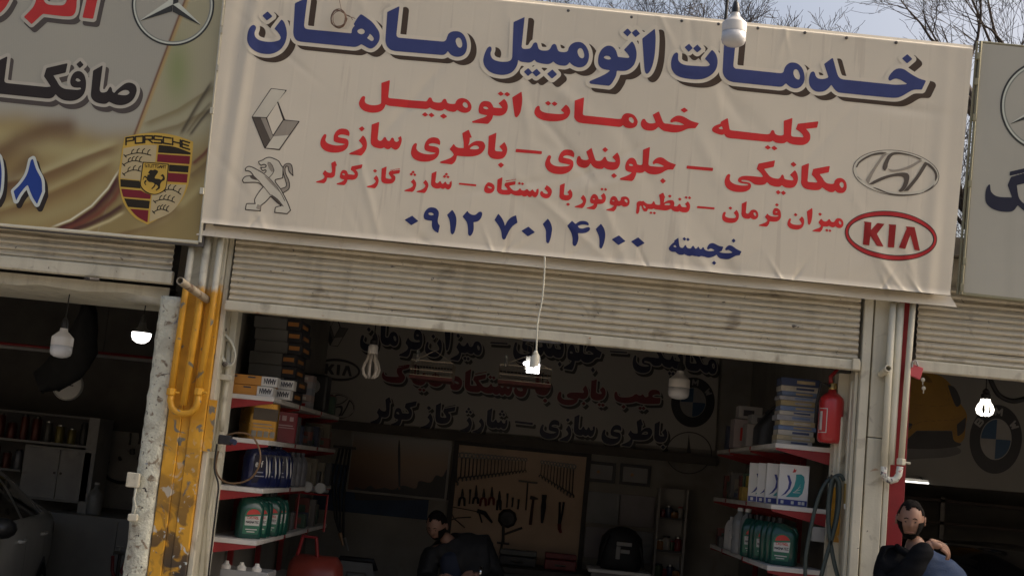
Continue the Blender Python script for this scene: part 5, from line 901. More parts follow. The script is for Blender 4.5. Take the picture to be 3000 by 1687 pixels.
for si, z in enumerate(shz):
    for k in range(4):
        x = X0+.04+k*(X1-X0-.08)/3; r = .028+.008*((k+si) % 3); h = .07+.02*((k*2+si) % 4); c_ = JC[(k+si*2) % 5]; t = thing('jar', (x, Ys+.07, z), '%s jar on the %s shelf of the small corner unit, %s from the left' % (['red', 'navy', 'amber', 'white', 'green'][(k+si*2) % 5], ['top', 'middle', 'lower'][si], ORD[k]), 'jar', 'jars on the corner shelf')
        m = MB().lathe([(r*.9, 0.001), (r, .008), (r, h*.8), (r*.7, h*.9)], (x, Ys+.07, z), 12); m.build('glass', M('jar%d' % ((k+si*2) % 5), c_, .25), t, smooth='auto'); m = MB().lathe([(r*.75, h*.9), (r*.75, h), (r*.7, h+.003)], (x, Ys+.07, z), 12); m.build('lid', [red_paint, steel, black_pl][(k+si) % 3], t)
# bag with a pale emblem on a white box
Yg = 3.9
wt = thing('white_cabinet', tuple(A(1815, 1690, Yg)), 'low white cabinet carrying the black bag', 'cabinet'); zc = AZ(1815, 1672, Yg); X0, X1 = AX(1722, 1680, Yg), AX(1908, 1680, Yg)
box('top', X0, X1, Yg, Yg+.45, zc-.03, zc, white_pl, wt, .004); box('body', X0+.03, X1-.03, Yg+.02, Yg+.43, .03, zc-.031, M('cabinet_dark', (.2, .19, .18), .5), wt)
bgx = AX(1822, 1640, Yg); bg_ = thing('backpack', (bgx, Yg+.2, zc), 'black backpack with a pale letter emblem on the white cabinet', 'bag'); rings = []
for z, w2, d2 in ((.002, .17, .10), (.05, .20, .12), (.18, .205, .12), (.29, .18, .10), (.36, .12, .07), (.385, .05, .03)):
    rings.append([(bgx+w2*math.copysign(abs(math.cos(a))**.7, math.cos(a))+.006*math.sin(5*a+z*30), Yg+.2+d2*math.copysign(abs(math.sin(a))**.7, math.sin(a)), zc+z) for a in np.linspace(0, 2*math.pi, 20, endpoint=False)])
MB().loft(rings).build('body', M('bag_black', (.014, .014, .016), .6, bump=.2), bg_, smooth=True)
for s_ in (-1, 1): MB().tube([(bgx+s_*.12, Yg+.11, zc+.30), (bgx+s_*.17, Yg+.07, zc+.20), (bgx+s_*.21, Yg+.11, zc+.03)], .012, 6).build('strap', black_pl, bg_, smooth=True)
m = MB(); ez = zc+.10
for (u0, u1, v0, v1) in ((-.07, .07, .12, .155), (-.07, -.03, 0, .115), (-.028, .055, .055, .09)): m.box(bgx+.015+u0, bgx+.015+u1, Yg+.068, Yg+.078, ez+v0, ez+v1)
m.build('emblem', M('emblem_grey', (.30, .29, .28), .5), bg_, bevel=.008)
# low plastic seat
Yc = 3.4; t = thing('plastic_chair', tuple(A(1045, 1700, Yc)), 'grey plastic chair with a black rim seen over its back, left on the floor', 'chair')
X0, X1 = AX(985, 1660, Yc), AX(1102, 1660, Yc); zt = AZ(1045, 1634, Yc); cxm = (X0+X1)/2
m = MB(); m.prism([(X0-.02, .42), (X0+.03, zt-.03), (X1-.03, zt-.03), (X1+.02, .42), (X1-.05, .42), (X1-.09, zt-.12), (X0+.09, zt-.12), (X0+.05, .42)], Yc, Yc+.03); m.box(X0+.10, X1-.10, Yc+.01, Yc+.022, .5, zt-.13); m.build('backrest', grey_pl, t, bevel=.01)
MB().tube([(X0, Yc, zt-.09), (X0+.03, Yc, zt-.01), (X1-.03, Yc, zt-.01), (X1, Yc, zt-.09)], .022, 8).build('rim', black_pl, t, smooth=True)
box('seat', X0, X1, Yc+.02, Yc+.40, .40, .43, grey_pl, t, .01)
for x in (X0+.02, X1-.02):
    for y in (Yc+.03, Yc+.37): MB().tube([(x, y, .03), (x, y, .40)], .02).build('leg', grey_pl, t)

# ------------------------------------------------------------------ red steel racks
def rack(name, xw, xf, zs, y0, y1, label, side):
    t = thing(name, ((xw+xf)/2, (y0+y1)/2, .03), label, 'shelving rack'); s_ = 1 if xf > xw else -1
    for y in (y0+.02, y0+1.0, y0+2.0, y1-.02):
        xa = xw+s_*.006; box('upright', min(xa, xa+s_*.04), max(xa, xa+s_*.04), y-.02, y+.02, .03, zs[0]+.02, red_paint, t, .003)
    for z in zs:
        lo, hi = min(xw+s_*.05, xf), max(xw+s_*.05, xf)
        box('shelf', lo, hi, y0+.004, y1, z-.030, z, M('shelf_white', (.60, .57, .52), .5, dirt=[((.3, .25, .2), .6, .8, 12)]), t, .003)
        for y in (y0+.006, y0+1.0, y0+2.0, y1-.03):
            m = MB(); xa = xw+s_*.048
            m.prism([(xa, z-.031), (xf-s_*.004, z-.031), (xf-s_*.004, z-.042), (xa, z-.112)], y, y+.012); m.build('bracket', red_paint, t)
        for y in (y0+.96, y0+1.96):
            m = MB().box(min(xf+s_*.001, xf+s_*.006), max(xf+s_*.001, xf+s_*.006), y, y+.03, z-.028, z-.002); m.build('clip', red_paint, t)
    return t
LZ = [1.885, 1.605, 1.295, .965, .55]; RZ = [1.905, 1.515, 1.130, .70]
rack('shelving_rack', -2.085, -1.69, LZ, .31, 3.3, 'red and white shelving rack along the left wall, loaded with oil jugs', 1)
rack('shelving_rack', 1.965, 1.555, RZ, .31, 3.0, 'red and white shelving rack along the right wall with white cartons', -1)
box('rack_back_panel', -2.0, 2.0, 0, 0, 0, 0, black_pl) if False else None

# ------------------------------------------------------------------ containers (built once, then copied)
def jug_proto(name, label, cat, body, lab, cap, extra):
    t = thing(name, (0, 0, 0), label, cat); W, D, H = .085, .052, .275; rings = []
    for z, k, dx in ((.002, .90, 0), (.012, 1, 0), (.19, 1, 0), (.225, .86, -.004), (.25, .55, -.020), (.262, .36, -.030)):
        rings.append([(dx+W*k*math.copysign(abs(math.cos(a))**.45, math.cos(a)), D*k*math.copysign(abs(math.sin(a))**.45, math.sin(a)), z) for a in np.linspace(0, 2*math.pi, 24, endpoint=False)])
    MB().loft(rings).build('body', body, t, smooth='auto')
    MB().tube([(.035, 0, .235), (.066, 0, .232), (.078, 0, .205), (.074, 0, .15)], [.013, .014, .014, .012], 8).build('handle', body, t, smooth=True)
    MB().lathe([(.018, .262), (.021, .264), (.021, .292), (.018, .295)], (-.030, 0, 0), 12).build('cap', cap, t)
    f = -D-.0012
    for nm, poly, mt, dy in lab:
        m = MB(); m.prism(poly, f-dy, f-dy+.0008); m.build(nm, mt, t)
    for nm, ls_, wd, mt, dy in extra:
        F_ = lambda Q: stroke_f([np.array(l) for l in ls_], wd, Q); bb = bbox([np.array(l) for l in ls_], wd); fill(nm, F_, bb, Surf(f-dy, None, .003), 0, mt, t, .0025)
    return t
lw_ = M('label_white', (.55, .54, .50), .4); lr_ = M('label_red', (.50, .035, .03), .4); lg_ = M('label_green', (.02, .14, .08), .4); lt_ = M('label_text', (.05, .05, .06), .4)
green = M('jug_green', (.008, .065, .048), .28, var=.1, coat=.3); blue = M('jug_blue', (.010, .016, .07), .3, var=.1, coat=.3); greyj = M('jug_grey', (.12, .12, .13), .35); whitej = M('jug_white', (.55, .54, .52), .35)
def arcp(cx, cz, rx, rz, a0, a1, n=10): return [(cx+rx*math.cos(R_(a)), cz+rz*math.sin(R_(a))) for a in np.linspace(a0, a1, n)]
def txts(s, x0, x1, z0, z1): return [[(u, z1-(v)*(z1-z0)) for u, v in [(p, q) for p, q in l]] for l in letters(s, x0, x1, lambda x: 0, lambda x: 1)]
jug_g = jug_proto('oil_jug', '', 'oil jug', green, [('label_green', [(-.060, .03), (.045, .03), (.055, .08), (.055, .15)]+arcp(0, .15, .055, .05, 10, 170)+[(-.060, .14)], lg_, 0), ('label_white', [(-.050, .085), (.048, .085), (.053, .15), (-.052, .14)], lw_, .0010), ('label_red', [(-.045, .152), (.051, .162)]+arcp(.003, .155, .046, .036, 25, 160), lr_, .0010)],
    None or [('label_text', txts('CASTROL', -.036, .044, .128, .142), .0028, lr_, .002), ('label_text', txts('MAGNATEC', -.044, .046, .100, .114), .003, lt_, .002), ('label_text', [[(-.04, .06), (.035, .06)], [(-.03, .045), (.02, .045)]], .006, lw_, .002)] if False else black_pl, [('label_text', txts('CASTROL', -.036, .044, .128, .142), .0028, lr_, .002), ('label_text', txts('MAGNATEC', -.044, .046, .100, .114), .003, lt_, .002), ('label_text', [[(-.04, .06), (.035, .06)], [(-.03, .045), (.02, .045)]], .006, lw_, .002)])
swo = [(-.062, .03)]+[(-.02+.075*math.sin(R_(a)), .03+.19*a/90) for a in range(0, 91, 10)]+[(-.055, .21)]
jug_b = jug_proto('oil_jug', '', 'oil jug', blue, [('label_dark', swo, M('label_night', (.012, .012, .03), .35), 0), ('label_swoosh', [(.052, .06), (.060, .10), (.050, .17), (.030, .215), (.040, .17), (.046, .11)], lw_, .001)], blue, [('label_text', txts('elf', -.045, .012, .135, .175), .006, lw_, .002), ('label_text', [[(-.04, .10), (.02, .10)], [(-.04, .075), (.03, .075)]], .007, M('label_pale', (.25, .26, .32), .4), .002)])
jug_w = jug_proto('small_jug', '', 'jug', whitej, [('label_teal', arcp(.0, .12, .05, .06, -60, 120), M('label_navy', (.03, .05, .14), .4), 0)], whitej, [])
def carton_proto():
    t = thing('oil_carton', (0, 0, 0), '', 'carton'); W, D, H = .095, .07, .265
    MB().box(-W, W, -D, D, 0.001, H).build('box', M('carton_white', (.66, .65, .62), .5, var=.03), t, bevel=.003)
    f = -D-.0015; teal = M('print_teal', (.02, .24, .25), .45); navy = M('print_navy', (.03, .04, .20), .45)
    m = MB(); m.prism([(-W+.004, .004), (W-.004, .004), (W-.004, .04), (-W+.004, .04)], f, f+.001); m.build('printed_band', navy, t)
    wing = [(-.045, .055), (.035, .060), (.058, .085), (.066, .12), (.070, .16), (.064, .195), (.045, .208), (.012, .205), (.012, .17), (.004, .13), (-.015, .09)]
    m = MB(); m.prism(wing, f, f+.001); m.build('printed_wing', teal, t)
    for k in range(4):
        o = k*.010; m = MB(); m.prism([(.0+o, .085+o*.8), (.045, .088+o*2), (.046, .0905+o*2), (.0+o, .090+o*.8)], f-.001, f); m.build('printed_feather', lw_, t)
    m = MB(); m.prism([(-.075, .058), (-.045, .075), (-.02, .11), (-.012, .15), (-.03, .195), (-.045, .195), (-.03, .15), (-.035, .11), (-.055, .08)], f, f+.001); m.build('printed_swoosh', navy, t)
    m = MB(); m.prism([(-.012, .215), (.008, .218), (.014, .238), (.004, .232), (.0, .245), (-.006, .228)], f, f+.001); m.build('printed_bird', lr_, t)
    for x in (-.075, -.01, .035, .058): MB().prism([(x, .012), (x+.018, .012), (x+.018, .032), (x, .032)], f-.001, f).build('printed_mark', lw_, t)
    m = MB(); m.add([(W+.0012, -.02, .07), (W+.0012, .03, .07), (W+.0012, .035, .12), (W+.0012, -.01, .11)], [(0, 1, 2, 3)]); m.build('printed_wing', teal, t)
    return t
car_p = carton_proto(); _first = {}
def put(proto, loc, rz, label, group, scale=1):
    o = proto if proto.name not in _first else copy_tree(proto); _first[proto.name] = 1; jit = random.uniform
    o.location = (loc[0]+jit(-.014, .014), loc[1]+jit(-.012, .012), loc[2]); o.rotation_euler = (0, 0, rz+jit(-.16, .16)); o.scale = (scale,)*3; o['label'] = label; o['group'] = group; return o
nth = lambda i, n: 'nearest' if i == 0 else ('farthest' if i == n-1 else ORD[i])
for i in range(6): put(jug_g, (-1.80+.012*i, .52+.135*i, LZ[3]), R_(38), '%s green oil jug with red label on the left rack, row of six' % nth(i, 6), 'green oil jugs on the left rack', 1.0)
for i in range(6): put(jug_b, (-1.81+.012*i, .55+.125*i, LZ[2]), R_(42), '%s dark blue oil jug on the left rack%s' % (nth(i, 6), ', under the gold tin' if i == 0 else ', in the row under the gold tin'), 'dark blue oil jugs', 1.0)
for i in range(6): put(jug_g, (1.70-.016*i, .50+.15*i, RZ[2]), R_(-16), '%s green oil jug with red label in the row below the white cartons' % nth(i, 6), 'green oil jugs on the right rack', 1.02)
for i in range(4): put(car_p, (1.71-.035*i, .50+.165*i, RZ[1]), R_(-12), '%s white carton with a teal wing print on the right rack' % nth(i, 4), 'white oil cartons', 1.0)
for i in range(3): put(jug_w, (1.68-.02*i, 1.95+.16*i, RZ[2]), R_(-30), '%s small white jug at the inner end of the right rack, past the green jugs' % nth(i, 3), 'small white jugs', .85)
def bottle(name, loc, r, h, mat, cap, label, group=None):
    t = thing(name, loc, label, 'bottle', group); x, y, z = loc
    MB().lathe([(r*.9, .001), (r, .01), (r, h*.30), (r*.93, h*.34), (r, h*.38), (r, h*.68), (r*.8, h*.80), (r*.35, h*.90), (r*.32, h*.93)], loc, 16).build('body', mat, t, smooth=True)
    MB().lathe([(r*.42, h*.93), (r*.42, h), (r*.38, h*1.005)], loc, 12).build('cap', cap, t); return t
for i in range(4): bottle('coolant_bottle', (1.62+.02*i-.05, .62+.17*i, RZ[3]), .055, .30, M('blue_liquid', (.015, .04, .10), .15, var=.05), white_pl, '%s blue bottle with a white cap on the lowest right shelf' % nth(i, 4), 'blue coolant bottles')
for i in range(2): bottle('water_bottle', (1.60-.03*i, 1.45+.16*i, RZ[2]), .055, .33, M('clear_bottle', (.22, .23, .23), .12), white_pl, '%s clear bottle behind the green jugs on the right rack' % ['nearer', 'farther'][i], 'clear bottles')
for i in range(3): bottle('grey_bottle', (-1.74+.01*i, 1.50+.16*i, LZ[2]), .05, .25, greyj, greyj, '%s grey bottle past the dark blue jugs on the left rack' % nth(i, 3), 'grey bottles')
# gold tin and red box
t = thing('oil_tin', (-1.83, .62, LZ[1]), 'tall gold oil tin with a bright edge on the left rack', 'tin'); gold = M('tin_gold', (.36, .19, .035), .30, .75, var=.15, sc=6)
def sq(cx, cy, w_, d_, z, rz, k=.35): return [(cx+(w_*math.copysign(abs(math.cos(a))**k, math.cos(a)))*math.cos(rz)-(d_*math.copysign(abs(math.sin(a))**k, math.sin(a)))*math.sin(rz), cy+(w_*math.copysign(abs(math.cos(a))**k, math.cos(a)))*math.sin(rz)+(d_*math.copysign(abs(math.sin(a))**k, math.sin(a)))*math.cos(rz), z) for a in np.linspace(0.001, 2*math.pi, 40, endpoint=False)]
rz = R_(38); MB().loft([sq(-1.83, .62, .115, .085, LZ[1]+z, rz, k) for z, k in ((.001, .3), (.235, .3), (.245, .4))]).build('can', gold, t, smooth='auto')
dk = M('tin_print', (.05, .03, .012), .4)
def on_face(cx, cy, w_, d_, z0, rz, rects, name, mat, par):
    for (u0, u1, v0, v1) in rects:
        m = MB(); q = []
        for u, v in ((u0, v0), (u1, v0), (u1, v1), (u0, v1)): q.append((cx+u*math.cos(rz)+(d_+.0015)*math.sin(rz), cy+u*math.sin(rz)-(d_+.0015)*math.cos(rz), z0+v))
        m.add(q, [(0, 1, 2, 3)]); m.build(name, mat, par)
on_face(-1.83, .62, .115, .085, LZ[1], rz, [(-.09, .09, .13, .21)], 'printed_panel', dk, t); on_face(-1.83, .62, .115, .0855, LZ[1], rz, [(-.09+.045*i, -.055+.045*i, .02, .06) for i in range(4)], 'printed_mark', M('print_pale', (.22, .2, .16), .4), t); on_face(-1.83, .62, .115, .0855, LZ[1], rz, [(-.085, .05, .10, .108), (-.085, .07, .08, .086)], 'printed_line', M('print_pale', (.2, .2, .2)), t)
MB().lathe([(.022, .246), (.022, .262)], (-1.83, .62, LZ[1]), 12).build('cap', black_pl, t)
t = thing('filter_box', (-1.80, 1.00, LZ[1]), 'dark red printed box behind the gold tin', 'box'); MB().loft([sq(-1.80, 1.00, .13, .10, LZ[1]+z, rz, .12) for z in (.001, .21)]).build('carton', M('carton_red', (.16, .012, .018), .5), t)
on_face(-1.80, 1.00, .13, .102, LZ[1], rz, [(-.10+.05*i, -.065+.05*i, .15, .185) for i in range(3)]+[(.06, .09, .15, .18)], 'printed_mark', M('print_pink', (.35, .22, .22), .4), t); on_face(-1.80, 1.00, .13, .102, LZ[1], rz, [(-.10, .09, .115, .122), (-.08, .10, .10, .105)], 'printed_line', M('print_pink', (.3, .2, .2)), t)
# orange cartons, print upside down, on the top left shelf
orange = M('carton_orange', (.50, .22, .035), .5, var=.06)
for i, (x, y, z, lb_) in enumerate(((-1.875, .40, LZ[0], 'lower front orange and white carton with upside down print'), (-1.855, .41, LZ[0]+.066, 'upper front orange and white carton with upside down print'), (-1.80, .62, LZ[0], 'lower orange carton in the second row on the top left shelf'), (-1.785, .63, LZ[0]+.066, 'upper orange carton in the second row on the top left shelf'))):
    t = thing('parts_carton', (x, y, z), lb_, 'carton', 'orange parts cartons'); w_, d_, h = .165, .05, .064
    MB().box(x-w_, x+.06, y-d_, y+d_, z+.001, z+h).build('carton', orange, t, bevel=.002); MB().box(x+.0605, x+w_, y-d_, y+d_, z+.001, z+h).build('white_end', M('carton_end', (.60, .58, .53), .5), t, bevel=.002)
    S_ = Surf(y-d_-.001, None, .002); L_ = [[(x+.155-u*.075, z+.018+v*.032) for u, v in l] for l in letters('AMAN', 0, 1, lambda q: 0, lambda q: 1, .25)]
    F_ = lambda Q, L_=L_: stroke_f([np.array(l) for l in L_], .005, Q); fill('printed_letters', F_, bbox([np.array(l) for l in L_], .005), S_, 0, lt_, t, .002)
    for u0, u1 in ((-.15, -.10), (-.03, .02)): MB().prism([(x+u0, z+.046), (x+u1, z+.046), (x+u1, z+.056), (x+u0, z+.056)], y-d_-.0012, y-d_-.0004).build('printed_line', lt_, t)
for i in range(7):
    z = LZ[0]+.001+.083*i; x = -1.80+random.uniform(-.015, .015); y = 1.15+random.uniform(-.02, .02); t = thing('filter_carton', (x, y, z), '%s dark filter carton from the bottom, tall stack on left rack' % ORD[i] if i else 'lowest dark filter carton of the tall stack on the left rack', 'carton', 'dark filter cartons')
    MB().box(x-.21, x+.02, y-.20, y+.20, z, z+.081).build('carton', M('carton_grey', (.15, .15, .14), .6), t, bevel=.003); MB().box(x+.0205, x+.12, y-.20, y+.20, z, z+.081).build('dark_end', M('carton_black', (.02, .021, .026), .5), t, bevel=.003)
    MB().box(x+.03, x+.105, y-.2015, y-.2003, z+.030, z+.058).build('printed_label', M('label_orange', (.45, .19, .04), .5), t); MB().box(x+.1203, x+.1213, y-.12, y+.10, z+.030, z+.055).build('printed_label', M('label_orange', (.4, .2, .04)), t)
for i in range(5):
    z = LZ[0]+.001+.05*i; t = thing('small_box', (-1.76, 1.9, z), '%s small pale box in the stack near the wall banner' % ORD[i], 'box', 'small pale boxes'); MB().box(-1.86+.01*(i % 2), -1.70, 1.8, 1.95, z, z+.048).build('carton', M('pale_box%d' % (i % 3), [(.35, .34, .36), (.38, .30, .28), (.25, .28, .33)][i % 3], .5), t, bevel=.002)
    MB().box(-1.80, -1.74, 1.7985, 1.7995, z+.012, z+.034).build('printed_label', [lr_, lw_, M('label_navy', (.03, .05, .14))][i % 3], t)
t = thing('dark_device', (-1.80, 2.5, LZ[0]), 'black electrical device standing at the inner end of the top left shelf', 'device'); box('casing', -1.93, -1.68, 2.4, 2.6, LZ[0]+.001, LZ[0]+.30, black_pl, t, .02); MB().lathe([(.05, -.02), (.06, 0), (.06, .02)], (-1.80, 2.38, LZ[0]+.2), 14, 'y').build('dial', grey_pl, t)
# stack of flat boxes on the right
bc = [((.04, .06, .14), 'navy'), ((.30, .30, .32), 'grey'), ((.42, .34, .20), 'tan'), ((.14, .20, .34), 'blue'), ((.45, .42, .36), 'white'), ((.34, .27, .14), 'ochre')]
seq = [4, 2, 4, 3, 2, 1, 4, 3, 5, 1, 3, 4, 0]
z = RZ[0]+.001
for i, k in enumerate(seq):
    h = .052 if i == len(seq)-1 else .028+.004*(i % 3); x = 1.705+random.uniform(-.012, .012); y = .52+random.uniform(-.01, .01); w_ = .125 if i == len(seq)-1 else .115+.008*(i % 2)
    t = thing('gasket_box', (x, y, z), ('thin %s box, %s from the bottom of the stack beside the extinguisher' % (bc[k][1], ORD[i])) if i < len(seq)-1 else 'thick navy box on top of the stack beside the fire extinguisher', 'box', 'flat boxes stacked on the right rack')
    MB().box(x-w_, x+w_, y-.09, y+.09, z, z+h-.001).build('carton', M('flat_'+bc[k][1], bc[k][0], .5, var=.15, sc=20), t, bevel=.002)
    MB().box(x-w_*.2, x+w_*.75, y-.0915, y-.0905, z+h*.3, z+h*.7).build('printed_label', M('flat_'+bc[(k+2) % 6][1], bc[(k+2) % 6][0], .5), t); z += h
for i, (x, y, z0_, w_, d_, h, c_, lb_) in enumerate(((1.66, 1.45, RZ[0], .13, .10, .16, (.30, .28, .27), 'pale carton with pink print behind the flat boxes'), (1.66, 1.45, RZ[0]+.162, .10, .09, .07, (.26, .26, .26), 'small grey carton lying on the pale carton'), (1.64, 2.0, RZ[0], .12, .10, .22, (.33, .28, .28), 'white and red carton at the inner end of the top right shelf'), (1.64, 2.0, RZ[0]+.222, .09, .08, .10, (.36, .34, .33), 'white carton on top of the white and red carton'),
        (1.66, 1.62+.0, RZ[1], .10, .07, .10, (.42, .28, .06), 'yellow parts box at the inner end of the middle right shelf'), (1.65, 1.62, RZ[1]+.102, .05, .05, .08, (.46, .33, .05), 'small yellow box on top of the yellow parts box'))):
    t = thing('carton', (x, y, z0_), lb_, 'carton'); box('carton', x-w_, x+w_, y-d_, y+d_, z0_+.001, z0_+h, M('misc_carton%d' % i, c_, .55), t, .003); box('printed_label', x-w_*.6, x+w_*.3, y-d_-.0015, y-d_-.0005, z0_+h*.25, z0_+h*.7, [lr_, lt_][i % 2], t)
t = thing('black_machine', (1.68, 1.02, RZ[0]), 'black machine with a rounded top on the top right shelf', 'machine'); MB().loft([sq(1.68, 1.02, w_, .12, RZ[0]+z_, 0, .5) for z_, w_ in ((.001, .15), (.12, .15), (.18, .11), (.24, .06))]).build('housing', black_pl, t, smooth='auto'); MB().tube([(1.60, 1.02, RZ[0]+.22), (1.66, 1.0, RZ[0]+.28), (1.74, 1.02, RZ[0]+.22)], .012).build('handle', black_pl, t)
# dusty stock filling the inner half of both racks
rs3 = random.Random(12)
stc = [((.07, .07, .07), 'stock_black'), ((.13, .12, .11), 'stock_grey'), ((.16, .05, .04), 'stock_red'), ((.05, .06, .10), 'stock_navy'), ((.22, .19, .14), 'stock_card'), ((.05, .09, .06), 'stock_green')]
def stock(side, z, y0, y1, hmax):
    y = y0; q = 0; nm_ = {'stock_black': 'black', 'stock_grey': 'grey', 'stock_red': 'rust red', 'stock_navy': 'navy', 'stock_card': 'cardboard brown', 'stock_green': 'green'}; zs_ = LZ if side < 0 else RZ; lv = ['top', 'second', 'third', 'fourth', 'lowest'][zs_.index(z)]
    while y < y1:
        w_ = rs3.uniform(.05, .11); h = rs3.uniform(.08, hmax); k = rs3.randrange(6); x = (-1.79 if side < 0 else 1.66)+rs3.uniform(-.03, .03); cyl = rs3.random() < .45; s_ = 'left' if side < 0 else 'right'; q += 1
        if cyl:
            t = thing('stock_can', (x, y, z), 'dusty %s can deep on the %s rack, %s shelf, %s of the row' % (nm_[stc[k][1]], s_, lv, ORD[q-1+(0 if z != RZ[1] or side < 0 or y0 > 1.5 else 8)]), 'can', 'dusty cans deep on the %s rack' % s_); r = w_*.6
            MB().lathe([(r*.95, .001), (r, .008), (r, h*.88), (r*.6, h*.93), (r*.4, h)], (x, y, z), 14).build('body', M(stc[k][1], stc[k][0], .4), t, smooth='auto'); MB().lathe([(r*1.004, h*.25), (r*1.004, h*.65)], (x, y, z), 14).build('label', M(stc[(k+2) % 6][1], stc[(k+2) % 6][0], .5), t); y += 2*r+.02
        else:
            t = thing('stock_box', (x, y, z), 'dusty %s box deep on the %s rack, %s shelf, %s of the row' % (nm_[stc[k][1]], s_, lv, ORD[q-1+(0 if z != RZ[1] or side < 0 or y0 > 1.5 else 8)]), 'box', 'dusty boxes deep on the %s rack' % s_); MB().box(x-w_, x+w_*.9, y-w_*.5, y+w_*.5, z+.001, z+h).build('carton', M(stc[k][1], stc[k][0], .6), t, bevel=.002)
            MB().box(x-w_*.7, x+w_*.5, y-w_*.5-.001, y-w_*.5-.0002, z+h*.3, z+h*.75).build('printed_label', M(stc[(k+3) % 6][1], stc[(k+3) % 6][0], .5), t); y += w_+.03
for z, a_, b__, hm in ((LZ[0], 2.75, 3.25, .22), (LZ[1], 1.25, 3.2, .20), (LZ[2], 2.0, 3.2, .22), (LZ[3], 1.40, 1.9, .2), (LZ[3], 2.3, 3.2, .24)): stock(-1, z, a_, b__, hm)
for z, a_, b__, hm in ((RZ[0], 2.25, 2.9, .22), (RZ[1], 1.9, 2.9, .22), (RZ[1], 1.2, 1.45, .12), (RZ[2], 2.45, 2.9, .22), (RZ[3], 1.35, 2.9, .24)): stock(1, z, a_, b__, hm)
jc = thing('jumper_cables', (-1.62, 3.35, 1.5), 'tangled dark jumper cables hanging past the end of the left rack', 'cable')
for k in range(4): MB().tube([(-1.66+.03*k, 3.34, 1.62), (-1.70+.04*k, 3.36, 1.35-.05*k), (-1.63+.03*k, 3.33, 1.02-.06*k), (-1.58+.02*k, 3.30, .92-.03*k)], .011, 6).build('lead', rubber, jc, smooth=True)
for k in range(2): MB().tube([(-1.57+.04*k, 3.30, .90-.04*k), (-1.53+.05*k, 3.28, .80-.04*k)], [.02, .008], 6).build('clamp', [M('clamp_copper', (.3, .18, .1), .4, .7), steel][k], jc)
MB().tube([(-1.72, 3.36, 1.63), (-1.52, 3.36, 1.63)], .012).build('hook', dark_steel, jc)
# red jack and tank under the left rack's end
t = thing('air_tank', (-1.45, 1.75, .03), 'red air tank lying on the floor beside the left rack', 'tank'); red_t = M('tank_red', (.26, .045, .03), .4)
zc_ = AZ(885, 1645, 1.6)-.12; rings = [[(-1.72+u, 1.75+rr*math.cos(a), zc_+rr*math.sin(a)) for a in np.linspace(0, 2*math.pi, 20, endpoint=False)] for u, rr in ((0, .02), (.02, .12), (.06, .17), (.36, .17), (.40, .12), (.42, .02))]
MB().loft(rings).build('vessel', red_t, t, smooth=True); MB().tube([(-1.65, 1.7, zc_+.16), (-1.62, 1.68, zc_+.30), (-1.52, 1.68, zc_+.30), (-1.50, 1.7, zc_+.16)], .014).build('handle', red_paint, t); MB().tube([(-1.64, 1.75, .03), (-1.64, 1.75, zc_-.14)], .02).build('leg', red_paint, t); MB().tube([(-1.38, 1.75, .03), (-1.38, 1.75, zc_-.14)], .02).build('leg', red_paint, t)
t = thing('gauge_set', (-1.55, 2.1, LZ[3]), 'red framed gauge set standing past the green jugs on the left rack', 'gauge'); X0 = -1.74
MB().tube([(X0, 2.0, LZ[3]+.005), (X0, 2.0, LZ[3]+.28), (X0+.22, 2.0, LZ[3]+.28), (X0+.22, 2.0, LZ[3]+.005)], .010, 6).build('frame', red_paint, t)
for k in range(2): MB().lathe([(.004, -.02), (.04, -.018), (.042, 0), (.04, .01)], (X0+.06+.1*k, 1.99, LZ[3]+.33), 16, 'y').build('dial', M('dial', (.4, .4, .38), .3), t)
MB().tube([(X0, 2.0, LZ[3]+.31), (X0+.22, 2.0, LZ[3]+.31)], .014).build('manifold', steel, t)
t = thing('spray_cans', (-1.78, .5, LZ[4]), 'grey box with white spouted lids on the lowest left shelf', 'box'); zt = AZ(730, 1668, .55)
box('box', -1.93, -1.62, .45, .75, LZ[4]+.001, zt, M('pale_grey_box', (.30, .30, .29), .5), t, .006)
for k in range(3): MB().lathe([(.03, 0), (.032, .02), (.016, .035), (.014, .05)], (-1.90+.10*k, .48, zt), 12).build('lid', white_pl, t)

# ------------------------------------------------------------------ extinguisher, hoses, cables
t = thing('fire_extinguisher', tuple(A(2435, 1300, .2)), 'red fire extinguisher with a white label hanging beside the right rack', 'fire extinguisher')
ex = A(2434, 1220, .22); r = .078; zb_, zt = AZ(2434, 1298, .22), AZ(2434, 1150, .22); H_ = zt-zb_
MB().lathe([(r*.75, 0), (r*.95, .01), (r, .03), (r, H_*.82), (r*.92, H_*.90), (r*.6, H_*.975), (.03, H_), (.024, H_+.02)], (ex[0], ex[1], zb_), 28).build('cylinder', red_ext, t, smooth=True)
MB().lathe([(.026, H_+.02), (.030, H_+.03), (.026, H_+.06)], (ex[0], ex[1], zb_), 12).build('valve', M('brass', (.35, .25, .10), .35, .9), t)
m = MB(); m.tube([(ex[0]-.01, ex[1], zb_+H_+.05), (ex[0]-.02, ex[1]-.01, zb_+H_+.10), (ex[0]+.03, ex[1], zb_+H_+.16)], [.018, .014, .010]); m.build('lever', red_paint, t, smooth=True)
MB().tube([(ex[0]-.02, ex[1]-.02, zb_+H_+.04), (ex[0]-.08, ex[1]-.02, zb_+H_+.06), (ex[0]-.095, ex[1], zb_+H_*.75), (ex[0]-.09, ex[1]+.02, zb_+.12)], .010).build('hose', rubber, t, smooth=True)
lab = []
def cyl_patch(a0, a1, z0_, z1_, rr, name, mat):
    m = MB(); n = 8; an = np.linspace(R_(a0), R_(a1), n); m.add([(ex[0]+rr*math.sin(a), ex[1]-rr*math.cos(a), z) for z in (z0_, z1_) for a in an], [(i, i+1, n+i+1, n+i) for i in range(n-1)]); m.build(name, mat, t)
